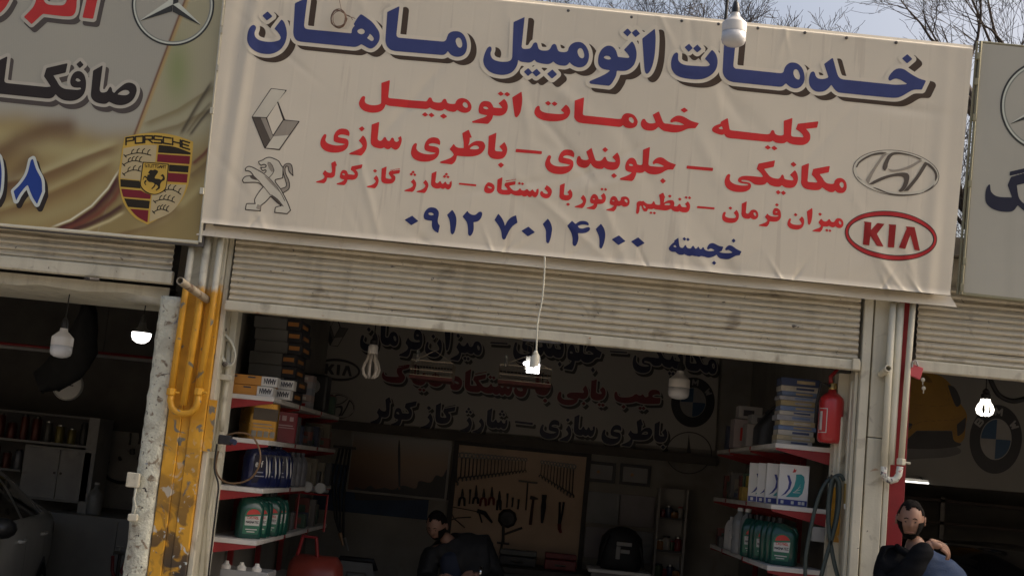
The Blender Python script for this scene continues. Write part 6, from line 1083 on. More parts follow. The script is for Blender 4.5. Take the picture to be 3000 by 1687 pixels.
cyl_patch(-78, -28, zb_+.06, zb_+.215, r+.0012, 'label', lw_); cyl_patch(-74, -32, zb_+.065, zb_+.21, r+.002, 'label_panel', red_ext); cyl_patch(-66, -52, zb_+.075, zb_+.195, r+.003, 'label_text', lw_); cyl_patch(-76, -68, zb_+.08, zb_+.20, r+.003, 'label_text', M('label_grey', (.2, .2, .2), .5))
MB().box(ex[0]-.02, ex[0]+.09, ex[1]+.05, ex[1]+.10, zb_+.2, zb_+.22).build('wall_bracket', dark_steel, t)
def cable(name, pts, y, r, mat, label, cat='hose', n=7, root=None):
    P_ = [A(px, py, y if not hasattr(y, '__len__') else y[i]) for i, (px, py) in enumerate(pts)]
    out = []
    for i in range(len(P_)-1):
        p0, p1, p2, p3 = P_[max(i-1, 0)], P_[i], P_[i+1], P_[min(i+2, len(P_)-1)]
        for k in range(5):
            t_ = k/5; out.append(.5*((2*p1)+(p2-p0)*t_+(2*p0-5*p1+4*p2-p3)*t_**2+(3*p1-p0-3*p2+p3)*t_**3))
    out.append(P_[-1]); m = MB().tube(out, r, n)
    if root is not None: return m.build(name, mat, root, smooth=True)
    o = m.build(name, mat, None, smooth=True); tag(o, label, cat); return o
hs = thing('hose_coil', tuple(A(2440, 1400, .12)), 'dark green hose looped over a hook beside the right rack', 'hose'); hg = M('hose_green', (.035, .05, .045), .5)
hz = lambda l: [(2300+x/2.469, 1100+y/2.469) for x, y in l]
cable('loop', hz([(145, 1449), (150, 1300), (185, 1100), (235, 900), (290, 780), (350, 735), (400, 720), (425, 760)]), .10, .0125, hg, '', root=hs)
cable('loop', hz([(260, 1449), (300, 1300), (345, 1150), (380, 1000), (395, 850), (385, 760), (345, 740), (320, 850), (310, 1000), (320, 1150), (350, 1330), (380, 1449)]), .075, .0135, hg, '', root=hs)
cable('loop', hz([(330, 1200), (315, 1050), (325, 900), (345, 780), (375, 750), (380, 850), (370, 1000), (345, 1130), (325, 1250)]), .12, .013, hg, '', root=hs)
MB().tube([A(2424, 1399, .16), A(2436, 1397, .06), A(2436, 1390, .05)], .007).build('hook', dark_steel, hs)
cable('air_line', hz([(485, 40), (470, 300), (452, 600), (440, 780)]), .10, .008, cream_clean, 'white air line with a hooked gun hanging on the right jamb', 'air line')
t = thing('blow_gun', tuple(A(2478, 1440, .08)), 'yellow and white blow gun hanging at the end of the white air line', 'blow gun'); MB().tube([A(*hz([(440, 780)])[0], .10), A(*hz([(435, 930)])[0], .09)], .012).build('body', M('gun_yellow', (.30, .20, .04), .5), t)
m = MB().tube([A(*q_, .085) for q_ in hz([(432, 925), (430, 955), (450, 972), (475, 950), (482, 915)])], .007); m.build('nozzle', white_pl, t, smooth=True)
cable('black_cable', hz([(450, 900), (452, 1150), (445, 1449)]), .09, .009, rubber, 'black cable running down the right jamb behind the hose', 'cable')
rj = thing('door_jamb', (1.95, .15, 0), 'cream steel jamb with a yellow band on the right of the middle bay', 'jamb')
box('channel', 1.905, 1.988, .20, .318, .03, 2.38, cream, rj, .004); box('edge', 1.968, 1.9885, .03, .199, .03, 2.38, cream, rj, .003); MB().box(1.900, 1.985, .194, .199, 1.32, 1.66).build('yellow_band', ypaint, rj); MB().tube([(1.935, .17, 1.66), (1.935, .17, 2.1)], .012).build('pipe', cream, rj)
t = thing('junction_box', tuple(A(2400, 1570, .1)), 'small grey junction box on the right rack upright', 'box'); c = A(2400, 1562, .2); box('casing', c[0]-.05, c[0]+.03, c[1]-.03, c[1]+.03, c[2]-.05, c[2]+.04, grey_pl, t, .004)
wc = thing('cable_coil', tuple(A(672, 1035, .06)), 'coil of thin white cable hung on the jamb under the shutter corner', 'cable'); q_ = lambda l: [(620+x/4.26, 960+y/4.26) for x, y in l]; wcm = M('cable_white', pc(150, 142, 128), .5)
for k, (dx, dy, rr) in enumerate(((0, 0, 1), (8, -10, .96), (-6, 8, 1.03), (12, 6, .92))):
    cable('loop', [(620+(190+dx+rr*(x))/4.26, 960+(270+dy+rr*(y))/4.26) for x, y in ((-60, -240), (-95, -130), (-75, 40), (-30, 165), (30, 200), (85, 165), (105, 60), (70, -60), (10, -150), (-40, -200), (-60, -240))], .10+.012*k, .0052, wcm, '', root=wc)
MB().tube([A(655, 1062, .08), A(663, 1070, .09)], .016).build('tie', dark_steel, wc); MB().tube([A(662, 955, .14), A(662, 968, .08)], .005).build('nail', dark_steel, wc)
cable('brown_cable', [(642, 1285), (690, 1268), (735, 1275), (760, 1315), (760, 1360), (735, 1400), (690, 1415), (650, 1405), (632, 1370), (640, 1320)], [.12, .1, .08, .06, .05, .06, .08, .1, .1, .1], .006, M('cable_brown', (.16, .09, .04), .5), 'brown cable looped in front of the left rack', 'cable')
cable('black_cable', [(636, 1300), (628, 1370), (640, 1420), (634, 1480), (620, 1600), (610, 1690)], .07, .006, rubber, 'black cable dangling down beside the left rack', 'cable')
t = thing('plug_socket', tuple(A(655, 1290, .08)), 'black plug socket on the jamb at the looped brown cable', 'socket'); c = A(660, 1288, .08); box('body', c[0]-.04, c[0]+.04, c[1]-.03, c[1]+.03, c[2]-.03, c[2]+.03, black_pl, t, .008); MB().tube([c+np.array([.02, 0, 0]), c+np.array([.07, -.03, -.01])], .018).build('plug', M('plug_blue', (.03, .04, .08), .5), t)
# brown wire coil on the banner
wcl = thing('wire_coil', tuple(A(990, 60, -.17)), 'small coil of copper wire hanging over the first headline word', 'wire'); cw = M('copper_wire', (.20, .12, .08), .4, .5); zq = lambda l: [(700+x/6.44, y/6.44) for x, y in l]
for k in range(5):
    cable('loop', zq([(1880+random.uniform(-10, 10)+(150-6*k)*math.cos(a)+14*math.sin(k*2), 355+random.uniform(-10, 10)+(180-8*k)*math.sin(a)) for a in np.linspace(0, 2*math.pi, 13)]), -.165-.005*k, .0024, cw, '', root=wcl, n=5)
cable('wire', zq([(1890, -160), (1895, 0), (1920, 130), (1935, 200)]), -.165, .0018, cw, '', root=wcl, n=5); cable('wire', zq([(1935, 200), (2010, 280), (2090, 320), (2195, 355)]), -.17, .0022, cw, '', root=wcl, n=5); cable('wire', zq([(2010, 280), (2090, 310), (2150, 385)]), -.17, .0018, cw, '', root=wcl, n=5)
MB().tube([A(994, -26, -.12), A(994, -26, -.19)], .006, 6).build('nail', dark_steel, wcl)
# plug on its cord below the banner
pc_ = thing('hanging_plug', tuple(A(1566, 1065, -.16)), 'white cord with a plug dangling below the banner in the middle of the bay', 'cord')
cable('cord', [(1596, 752), (1595, 800), (1588, 880), (1576, 940), (1572, 1010), (1571, 1040)], -.17, .0052, wcm, '', root=pc_)
zz2 = lambda x, y: (1440+x/4.954, 1000+y/4.954)
a, b_ = A(*zz2(648, 130), -.17), A(*zz2(612, 365), -.17); d = b_-a
MB().tube([a, a+d*.25], [.008, .020], 8).build('strain_relief', wcm, pc_, smooth=True); mm = MB(); mm.loft([[(p[0]+w_*math.cos(q)*1.0, p[1]+.02*math.sin(q), p[2]+w_*.25*math.cos(q)) for q in np.linspace(0, 2*math.pi, 10, endpoint=False)] for p, w_ in ((a+d*.25, .019), (a+d*.4, .027), (a+d*1.0, .029))]); mm.build('plug', wcm, pc_, smooth='auto')

# ------------------------------------------------------------------ lamps
def led_bulb(px, py, wpx, hpx, y, label, lit=0, wire_top=None, warm=(1, .96, .9), shape_='t', wire_len=.5):
    r = wpx/ppm(y)/2; H_ = hpx/ppm(y); c = A(px, py, y); t = thing('hanging_bulb', tuple(c), label, 'bulb', None)
    body = M('bulb_body', (.66, .63, .58), .4) if shape_ == 't' else black_pl
    dome = EM('lit_dome_%.1f' % lit, warm, lit) if lit else M('bulb_dome', (.62, .62, .62), .25, var=.02)
    top = (c[0], c[1], c[2]+H_*.5)
    if shape_ == 't':
        MB().lathe([(r*.34, 0), (r*.38, -H_*.10), (r*.80, -H_*.24), (r*.98, -H_*.30), (r, -H_*.32), (r, -H_*.58)], top, 24).build('housing', body, t, smooth='auto')
        MB().lathe([(r*.985, -H_*.582), (r*.99, -H_*.80), (r*.9, -H_*.90), (r*.6, -H_*.97), (r*.15, -H_)], top, 24).build('dome', dome, t, smooth=True)
    else:
        MB().lathe([(r*.35, 0), (r*.45, -H_*.25), (r*.95, -H_*.48), (r, -H_*.50)], top, 24).build('housing', M('bulb_dark', (.05, .05, .05), .5), t, smooth='auto')
        MB().lathe([(r*.99, -H_*.502), (r*.98, -H_*.66), (r*.82, -H_*.85), (r*.45, -H_*.97), (r*.1, -H_)], top, 24).build('dome', dome, t, smooth=True)
    MB().lathe([(r*.30, 0), (r*.32, H_*.12), (r*.22, H_*.30), (r*.08, H_*.36)], top, 14).build('socket', black_pl, t, smooth='auto')
    MB().tube([(top[0], top[1], top[2]+H_*.34), (top[0]+.004, top[1], top[2]+H_*.34+wire_len)], .004, 6).build('wire', rubber, t)
    return t
led_bulb(2151, 88, 75, 105, -.55, 'large unlit white bulb in a black socket hanging in front of the banner', wire_len=.28)
t = thing('light_gantry', tuple(A(2150, -80, -.1)), 'thin steel arm above the banner that carries the white bulb', 'arm'); c = A(2151, 88, -.55); zt = c[2]+.5*105/ppm(-.55)+.34*105/ppm(-.55)+.28
MB().tube([(c[0], -.08, 4.36), (c[0], -.08, zt), (c[0]+.004, -.55, zt+.004)], .010).build('tube', M('arm_black', (.02, .02, .02), .6), t)
led_bulb(182, 1005, 64, 88, .55, 'large unlit white bulb hanging in the left bay', wire_len=.05+.2)
led_bulb(415, 975, 57, 62, .9, 'lit round bulb glowing white in the left bay', lit=4.0, shape_='a', wire_len=.4)
led_bulb(1990, 1128, 62, 84, 1.2, 'unlit white bulb in front of the inside banner emblem at the right', wire_len=.3)
def cage_bulb(px, py, wpx, hpx, y, label, lit):
    r = wpx/ppm(y)/2; H_ = hpx/ppm(y); c = A(px, py, y); t = thing('lotus_bulb', tuple(c), label, 'bulb'); mt = EM('lit_tube', (1, .93, .78), lit) if lit else M('tube_white', (.60, .56, .50), .35); top = c[2]+H_*.5
    MB().lathe([(r*.4, 0), (r*.55, -H_*.06), (r*.55, -H_*.26), (r*.45, -H_*.28)], (c[0], c[1], top), 18).build('base', white_pl if not lit else black_pl, t, smooth='auto')
    for k in range(7):
        a = 2*math.pi*k/7+.2; P_ = [(c[0]+rr*r*math.cos(a), c[1]+rr*r*math.sin(a), top-H_*z_) for rr, z_ in ((.40, .27), (.48, .42), (.78, .58), (.93, .74), (.80, .90), (.38, .99))]
        MB().tube(P_, r*.155, 6).build('tube', mt, t, smooth=True)
    MB().lathe([(r*.42, .001), (r*.40, H_*.12), (r*.15, H_*.22)], (c[0], c[1], top), 14).build('socket', black_pl, t); MB().tube([(c[0], c[1], top+H_*.2), (c[0], c[1], max(top+H_*.25, ZC-.003))], .004, 6).build('wire', rubber, t)
cage_bulb(1089, 1058, 54, 98, .8, 'unlit white bulb of curved tubes hanging left of the bird cages', 0)
cage_bulb(2887, 1184, 50, 64, .9, 'lit bulb of curved tubes glowing warm in the right bay', 2.2)
t = thing('lamp_fitting', tuple(A(1562, 1070, 3.0)), 'bright white lamp shining behind the plug and the right bird cage', 'lamp'); lm = EM('lit_lamp', (1, .98, .95), 2.5)
for (xa, ya, xb, yb_) in ((460, 285, 545, 348), (515, 300, 690, 480)):
    a, b_ = A(1440+xa/4.954, 1000+ya/4.954, 3.0), A(1440+xb/4.954, 1000+yb_/4.954, 3.0+.0); MB().box(a[0], b_[0], 3.0-(.01 if xa > 500 else 0), 3.05, b_[2], a[2]).build('tube', lm, t, bevel=.015)
c = A(1562, 1050, 3.0); MB().box(c[0]-.06, c[0]+.06, 3.051, 3.09, c[2]-.1, c[2]+.02).build('holder', white_pl, t); MB().tube([(c[0], 3.07, c[2]), (c[0], 3.07, ZC-.003)], .005).build('wire', rubber, t)

# ------------------------------------------------------------------ bird cages
def bird_cage(px0, py0, px1, py1, y, d, label):
    a, b_ = A(px0, py0, y), A(px1, py1, y); x0, x1, z1, z0 = a[0], b_[0], a[2], b_[2]; t = thing('bird_cage', ((x0+x1)/2, y, z0), label, 'bird cage'); wm = M('cage_wire', (.42, .36, .28), .35, .7)
    m = MB()
    n = 15
    for i in range(n):
        x = x0+(x1-x0)*i/(n-1)
        for yy in (y, y+d): m.tube([(x, yy, z0+.03), (x, yy, z1)], .0016, 4, caps=False)
    for i in range(1, 9):
        yy = y+d*i/9
        for x in (x0, x1): m.tube([(x, yy, z0+.03), (x, yy, z1)], .0016, 4, caps=False)
    o = m.build('bars', wm, t); o['kind'] = 'stuff'
    for z in (z0+.03, z1, (z0+z1)/2): MB().tube([(x0, y, z), (x1, y, z), (x1, y+d, z), (x0, y+d, z)], .003, 5, closed=True).build('hoop', wm, t)
    MB().box(x0-.005, x1+.005, y-.005, y+d+.005, z0, z0+.028).build('tray', M('cage_tray', (.16, .045, .04), .5), t, bevel=.004)
    MB().tube([(x0, y+d/2, z0+.11), (x1, y+d/2, z0+.11)], .006, 6).build('perch', M('dark_wood', (.03, .02, .02)), t)
    xm = (x0+x1)/2; MB().tube([(x0, y+d/2, z1), (xm, y+d/2, z1+.10), (x1, y+d/2, z1)], .003, 5).build('hanger', wm, t); MB().tube([(xm, y+d/2, z1+.10), (xm, y+d/2, max(z1+.12, ZC-.003))], .002, 4).build('wire', wm, t)
    MB().lathe([(.012, 0), (.014, .01), (.014, .09), (.006, .10)], (x0+.05, y-.022, z1-.02), 10).build('drinker', glass_pl, t)
    return t
bird_cage(1205, 1052, 1322, 1118, 2.2, .35, 'wire bird cage hanging beside the unlit tube bulb, left of the bright lamp'); bird_cage(1464, 1066, 1612, 1136, 2.4, .35, 'wire bird cage with a red tray hanging under the bright lamp')
# ------------------------------------------------------------------ left bay
Yl = 4.3
def lz(x, y): return x/1.397, 650+y/1.397
cb = thing('wall_cupboard', tuple(A(160, 1480, Yl)), 'white two door cupboard below the can shelf in the left bay', 'cupboard')
a, b_ = A(75, 1300, Yl), A(255, 1470, Yl); cw = M('cupboard_white', (.36, .35, .33), .5, dirt=[((.2, .18, .15), .6, .8, 5)])
box('carcass', a[0], b_[0], Yl, Yl+.4, b_[2]-.02, a[2], cw, cb, .004); xm = (a[0]+b_[0])/2+.02
box('door', a[0]+.01, xm-.003, Yl-.02, Yl-.002, b_[2], a[2]-.02, cw, cb, .004); box('door', xm+.003, b_[0]-.01, Yl-.02, Yl-.002, b_[2], a[2]-.02, cw, cb, .004)
for s_ in (-.03, .03): MB().lathe([(.004, -.03), (.012, -.028), (.012, -.02)], (xm+s_, Yl, (a[2]+b_[2])/2), 10, 'y').build('knob', dark_steel, cb)
cs = thing('can_shelf', tuple(A(130, 1300, Yl)), 'long white shelf with rows of dark cans in the left bay', 'shelf')
z1 = AZ(135, 1300, Yl)+.02; z2 = AZ(135, 1210, Yl); X0, X1 = AX(-400, 1250, Yl), AX(262, 1250, Yl)
box('board', X0, X1, Yl-.02, Yl+.4, z1-.02, z1, cw, cs); box('board', X0, X1, Yl-.02, Yl+.4, z2-.02, z2, M('shelf_dim', (.2, .19, .18), .6), cs); z3 = AZ(30, 1372, Yl); box('board', X0, a[0]-.01, Yl-.02, Yl+.4, z3-.02, z3, cw, cs)
box('side', X1, X1+.10, Yl-.02, Yl+.4, .03, z2, cw, cs); box('back', X0, X1, Yl+.401, Yl+.42, .03, z2, M('shelf_dim', (.2, .19, .18)), cs)
rs2 = random.Random(4); cans = [((.10, .10, .09), 'grey'), ((.03, .03, .03), 'black'), ((.12, .03, .02), 'rust red'), ((.22, .18, .05), 'olive'), ((.16, .16, .17), 'pale grey')]
def can(x, z, k, label, shiny=False):
    r = .036+.012*rs2.random(); h = .14+.10*rs2.random(); t = thing('paint_can', (x, Yl+.06, z), label, 'can', 'cans on the left bay shelves'); mt = M('can_silver', (.4, .4, .38), .3, .9) if shiny else M('can_'+cans[k][1].replace(' ', '_'), cans[k][0], .35, .3)
    MB().lathe([(r*.95, .001), (r, .008), (r, h*.9), (r*.92, h*.93)], (x, Yl+.06, z), 14).build('body', mt, t, smooth='auto'); MB().lathe([(r*.7, h*.931), (r*.7, h), (r*.6, h+.004)], (x, Yl+.06, z), 12).build('lid', [steel, black_pl, dark_steel][k % 3], t)
n_ = 0
for i in range(13):
    x = X1-.06-.115*i; k = rs2.randrange(5); can(x, z1, k, '%s can from the right on the upper shelf in the left bay' % ORD[i], i in (8,))
for i in range(6): can(a[0]-.07-.11*i, z3, rs2.randrange(5), '%s can from the right on the lower shelf beside the cupboard' % ORD[i])
pb = thing('pegboard', tuple(A(362, 1330, 4.9)), 'pale board with a few hung tools in the left bay', 'tool board'); a, b_ = A(305, 1258, 4.9), A(440, 1500, 4.9)
box('panel', a[0], b_[0]+.3, 4.96, 4.99, b_[2], a[2], M('peg_pale', (.34, .32, .29), .7, dirt=[((.12, .11, .1), .62, .75, 8)]), pb)
for i, (p, q, r) in enumerate((((383, 1268), (380, 1302), .008), ((411, 1268), (408, 1300), .010), ((428, 1270), (405, 1345), .010), ((387, 1318), (387, 1326), .02), ((312, 1350), (306, 1380), .02), ((350, 1340), (352, 1345), .012))):
    t = thing('hung_tool', tuple(A(*p, 4.93)), ['thin spanner', 'short ring spanner', 'long slanted pry bar', 'small steel ring', 'black clamp', 'tiny hook'][i]+' hanging on the pale board in the left bay', 'tool'); MB().tube([A(*p, 4.93), A((p[0]+q[0])/2+1, (p[1]+q[1])/2, 4.92), A(*q, 4.93)], [r*1.5, r, r*1.6], 6).build('bar', dark_steel, t)
cable('black_strap', [(312, 1340), (306, 1375), (318, 1400), (350, 1412), (390, 1410), (420, 1400)], 4.92, .014, rubber, 'black strap drooping across the pale board in the left bay', 'strap')
wj = thing('water_jug', tuple(A(272, 1510, 4.2)), 'pale plastic water jug standing at the end of the cupboard', 'jug'); c = A(272, 1508, 4.2)
MB().lathe([(.06, 0), (.07, .02), (.07, .17), (.05, .22), (.02, .25), (.02, .28)], c, 14).build('body', M('jug_pale', (.26, .26, .25), .3), wj, smooth=True); MB().lathe([(.024, .281), (.024, .30)], c, 10).build('cap', white_pl, wj)
wb2 = thing('metal_counter', tuple(A(300, 1690, 4.0)), 'grey sheet metal counter at the back of the left bay', 'counter'); a, b_ = A(215, 1506, 4.0), A(480, 1506, 4.0)
box('top', a[0]-.3, b_[0], 4.0, 4.9, a[2]-.03, a[2], M('counter_grey', (.30, .295, .28), .5), wb2); box('front', a[0]-.28, (a[0]+b_[0])/2-.003, 4.02, 4.04, .03, a[2]-.031, M('counter_grey', (.2, .2, .2)), wb2); box('front', (a[0]+b_[0])/2+.003, b_[0]-.01, 4.02, 4.04, .03, a[2]-.031, M('counter_grey', (.2, .2, .2)), wb2)
tp = thing('water_tap', tuple(A(350, 1612, 3.5)), 'brass tap on a stand pipe with red hoses in the left bay', 'tap'); c = A(352, 1618, 3.5)
MB().tube([(c[0], 3.5, .03), (c[0], 3.5, c[2])], .016).build('stand_pipe', dark_steel, tp); m = MB(); m.tube([(c[0]-.05, 3.48, c[2]), (c[0]+.05, 3.48, c[2]), (c[0]+.08, 3.46, c[2]-.03)], .014); m.tube([(c[0], 3.48, c[2]), (c[0], 3.48, c[2]+.05)], .010); m.build('spout', M('tap_metal', (.40, .38, .33), .35, .8), tp, smooth=True)
MB().tube([(c[0]-.03, 3.48, c[2]+.052), (c[0]+.03, 3.48, c[2]+.052)], .008).build('handle', steel, tp)
for dx, px in ((-.05, 338), (.08, 375)): 
    e_ = A(px, 1700, 3.44); MB().tube([(c[0]+dx, 3.47, c[2]-.03), (c[0]+dx*.6, 3.44, c[2]-.15), tuple(e_), (e_[0], 3.44, .08)], .016, 7).build('hose', M('hose_red', (.20, .035, .035), .5), tp, smooth=True)
for k, (p, q, mt, lb_) in enumerate((((-300, 975), (480, 1052), red_paint, 'red pipe running along the left bay under the ceiling'), ((-300, 985), (480, 1060), M('pipe_grey', (.34, .33, .31), .5), 'pale pipe just below the red pipe in the left bay'))):
    o = MB().tube([A(*p, 3.2), A(*q, 3.2)], .016 if k else .013, 8).build('ceiling_pipe', mt, None, smooth=True); tag(o, lb_, 'pipe')
    for px in (-100, 300): c = A(px, (p[1]+(q[1]-p[1])*(px-p[0])/(q[0]-p[0])), 3.2); m = MB().tube([tuple(c), (c[0], c[1], ZC-.002)], .004, 5); m.build('hanger', dark_steel, o)
hj = thing('hanging_cover', tuple(A(190, 1000, 2.6)), 'black work jacket hung from the ceiling pipe in front of the wall clock', 'jacket'); rings = []
for px, py, hw in ((258, 893, 14), (255, 925, 26), (245, 970, 40), (228, 1010, 58), (205, 1050, 74), (188, 1085, 82), (172, 1115, 62), (150, 1140, 34)):
    c = A(px, py, 2.65); w_ = hw/ppm(2.65); rings.append([(c[0]+w_*math.cos(a)*(1+.10*math.sin(3*a+py)), c[1]+.09*math.sin(a)*(1+.25*math.sin(5*a+py*.1)), c[2]+.02*math.sin(4*a)+.25*w_*math.cos(a)) for a in np.linspace(0, 2*math.pi, 28, endpoint=False)])
MB().loft(rings).build('cloth', M('jacket_black', (.016, .016, .016), .8, bump=.4, bsc=14), hj, smooth=True)
c = A(258, 893, 2.65); MB().tube([tuple(c), (c[0], c[1], ZC-.002)], .004, 5).build('hook', dark_steel, hj)
ck_ = thing('wall_clock', tuple(A(197, 1128, 3.1)), 'round white clock half hidden behind the black jacket', 'clock'); c = A(197, 1128, 3.1); r = 45/ppm(3.1)
MB().lathe([(r*.9, .04), (r, .03), (r, 0), (r*.94, -.01), (r*.90, 0)], c, 32, 'y').build('rim', white_pl, ck_, smooth='auto'); MB().lathe([(.002, .004), (r*.91, .004), (r*.91, .02)], c, 32, 'y').build('face', M('clock_face', (.4, .39, .37), .5), ck_); m = MB(); m.box(c[0]-.004, c[0]+.004, c[1]-.004, c[1]+.002, c[2], c[2]+r*.6); m.box(c[0], c[0]+r*.4, c[1]-.004, c[1]+.002, c[2]-.004, c[2]+.004); m.build('hands', black_pl, ck_); MB().tube([(c[0], c[1]+.03, c[2]), (c[0], c[1]+.03, ZC-.002)], .006, 5).build('hanger', dark_steel, ck_)
so_ = thing('wall_socket', tuple(A(410, 1405, .05)), 'small white socket box with a dangling plug on the whitewashed pier', 'socket'); c = A(405, 1408, .05)
box('casing', c[0]-.05, c[0]+.03, -.04, -.006, c[2]-.04, c[2]+.05, cream, so_, .006); MB().tube([A(400, 1425, -.03), A(393, 1460, -.03), A(398, 1485, -.03), A(392, 1508, -.03)], .005).build('cord', wcm, so_, smooth=True); c = A(390, 1515, -.03); box('plug', c[0]-.03, c[0]+.03, -.05, -.015, c[2]-.022, c[2]+.022, cream, so_, .008)

# ------------------------------------------------------------------ cars
def car(name, label, loc, rz, paint, s_=1.0, side_=1):
    """saloon built with its tail at the origin, nose along +x, then set down at loc and turned; side_ = flank that carries the detail"""
    t = thing(name, (0, 0, 0), label, 'car')
    st = [(0, .48, .74, .80, .56, .60, .50), (.05, .34, .90, .96, .74, .77, .66), (.18, .27, .98, 1.05, .82, .84, .70), (.45, .23, 1.00, 1.10, .85, .87, .68), (.75, .21, 1.00, 1.20, .87, .885, .62), (1.10, .20, .99, 1.345, .88, .90, .575), (1.5, .20, .98, 1.42, .88, .90, .56), (2.1, .20, .97, 1.445, .88, .90, .565), (2.6, .20, .96, 1.40, .88, .90, .57), (3.0, .20, .95, 1.22, .88, .89, .60), (3.3, .20, .94, 1.02, .88, .885, .66), (3.9, .22, .84, .91, .86, .85, .66), (4.3, .28, .70, .77, .78, .76, .60), (4.42, .40, .60, .65, .60, .60, .5)]
    rings = []
    for d, b, be, ro, w0, w1, w2 in st:
        L_ = [(-w0*.88, b), (-w0*.985, b+.05), (-w0, b+.14), (-w1*1.012, b+(be-b)*.55), (-w1*1.005, be-.05), (-w1*.975, be), (-(w2+(w1-w2)*.45), be+(ro-be)*.55), (-w2-.01, ro-.045), (-w2*.86, ro-.008), (-w2*.4, ro+.012), (0, ro+.016)]
        rings.append([(d*s_, y*s_, .03+z*s_) for y, z in L_+[(-x, z) for x, z in L_[:-1]][::-1]])
    MB().loft(rings).build('body', paint, t, smooth=True)
    D_ = np.array([q[0] for q in st])
    def flank(d, z, off):
        be, ro, w1, w2, b, w0 = (float(np.interp(d, D_, [q[k] for q in st])) for k in (2, 3, 5, 6, 1, 4))
        Z_ = [b, b+.14, b+(be-b)*.55, be-.05, be, be+(ro-be)*.55, ro-.045]; W_ = [w0*.88, w0, w1*1.012, w1*1.005, w1*.975, w2+(w1-w2)*.45, w2+.01]
        return (d*s_, side_*(float(np.interp(z, Z_, W_))+off)*s_, .03+z*s_)
    gl = M('car_glass', (.010, .011, .012), .05, coat=.4); trim = M('car_trim', (.02, .02, .02), .4)
    def patch(outline, nm, mt, off, nz_=6):
        lo = min(z for d, z in outline); hi = max(z for d, z in outline); rows = []; on = outline+[outline[0]]
        for k in range(nz_+1):
            z = lo+(hi-lo)*(k/nz_*.998+.001); xs = []
            for (d0, z0_), (d1, z1_) in zip(on[:-1], on[1:]):
                if (z0_ <= z) != (z1_ <= z): xs.append(d0+(z-z0_)/(z1_-z0_)*(d1-d0))
            a, b_ = min(xs), max(xs); rows.append([flank(a+(b_-a)*u/8, z, off) for u in range(9)])
        m = MB(); m.add([p for r_ in rows for p in r_], [(k*9+u, k*9+u+1, (k+1)*9+u+1, (k+1)*9+u) for k in range(nz_) for u in range(8)]); return m.build(nm, mt, t, smooth=True)
    wr_ = [(1.00, 1.03), (1.24, 1.27), (1.42, 1.335), (1.80, 1.36), (1.80, 1.03)]; wf_ = [(1.90, 1.03), (1.90, 1.36), (2.35, 1.345), (2.62, 1.30), (3.02, 1.03)]; wq = [(.78, 1.04), (1.10, 1.20), (1.15, 1.21), (.95, 1.04)]
    for o_, nm in ((wr_, 'rear_window'), (wf_, 'front_window'), (wq, 'quarter_window')): patch(o_, nm, gl, .006)
    for d0 in (.92, 1.845, 3.02): patch([(d0, .34), (d0, 1.0), (d0+.010, 1.0), (d0+.010, .34)], 'door_seam', trim, .003)
    patch([(.5, .44), (.5, .47), (3.6, .45), (3.6, .42)], 'side_trim', trim, .008, 2)
    for d in (1.0, 2.0):
        a = [flank(d+u, .875, o_) for u, o_ in ((0, .0), (.03, .035), (.17, .035), (.2, .0))]; MB().tube(a, .013, 6).build('door_handle', paint, t, smooth=True)
    patch([(.04, .78), (.05, .92), (.30, .93), (.16, .80)], 'tail_light', M('tail_red', (.16, .010, .010), .2), .006)
    for d in (.85, 3.5):
        for sd in (-1, 1):
            c = (d*s_, sd*.79*s_, .03+.31*s_); m = MB().lathe([(.10, -.11), (.30, -.11), (.315, -.08), (.315, .08), (.30, .11), (.1, .11)], c, 24, 'y'); w_ = m.build('wheel', rubber, t, smooth='auto'); MB().lathe([(.02, -.118), (.20, -.118), (.20, .118), (.02, .118)], c, 20, 'y').build('rim', steel, w_)
        patch([(d+.37*math.cos(a), .30+.37*math.sin(a)) for a in np.linspace(0, math.pi, 14)], 'wheel_arch', trim, .004)
    a = flank(2.92, 1.02, .10); MB().loft([[(a[0]+q, a[1]+r_*.10*math.cos(an), a[2]+r_*.075*math.sin(an)) for an in np.linspace(0, 2*math.pi, 12, endpoint=False)] for q, r_ in ((-.03, .8), (-.01, 1), (.05, .95), (.12, .4))]).build('mirror', trim, t, smooth=True)
    t.location = loc; t.rotation_euler = (0, 0, rz); return t
car('parked_car', 'pale grey saloon car parked nose out in the left bay', (-5.02, 3.70, -.20), R_(-79.3), M('car_grey', (.70, .68, .62), .28, .05, var=.04, coat=.5), .98, 1)
car('parked_car', 'black saloon car parked in the right bay behind the man', (2.95, 4.55, .0), R_(-62), M('car_black', (.012, .012, .013), .12, .2, var=.05, coat=.6), .92, -1)

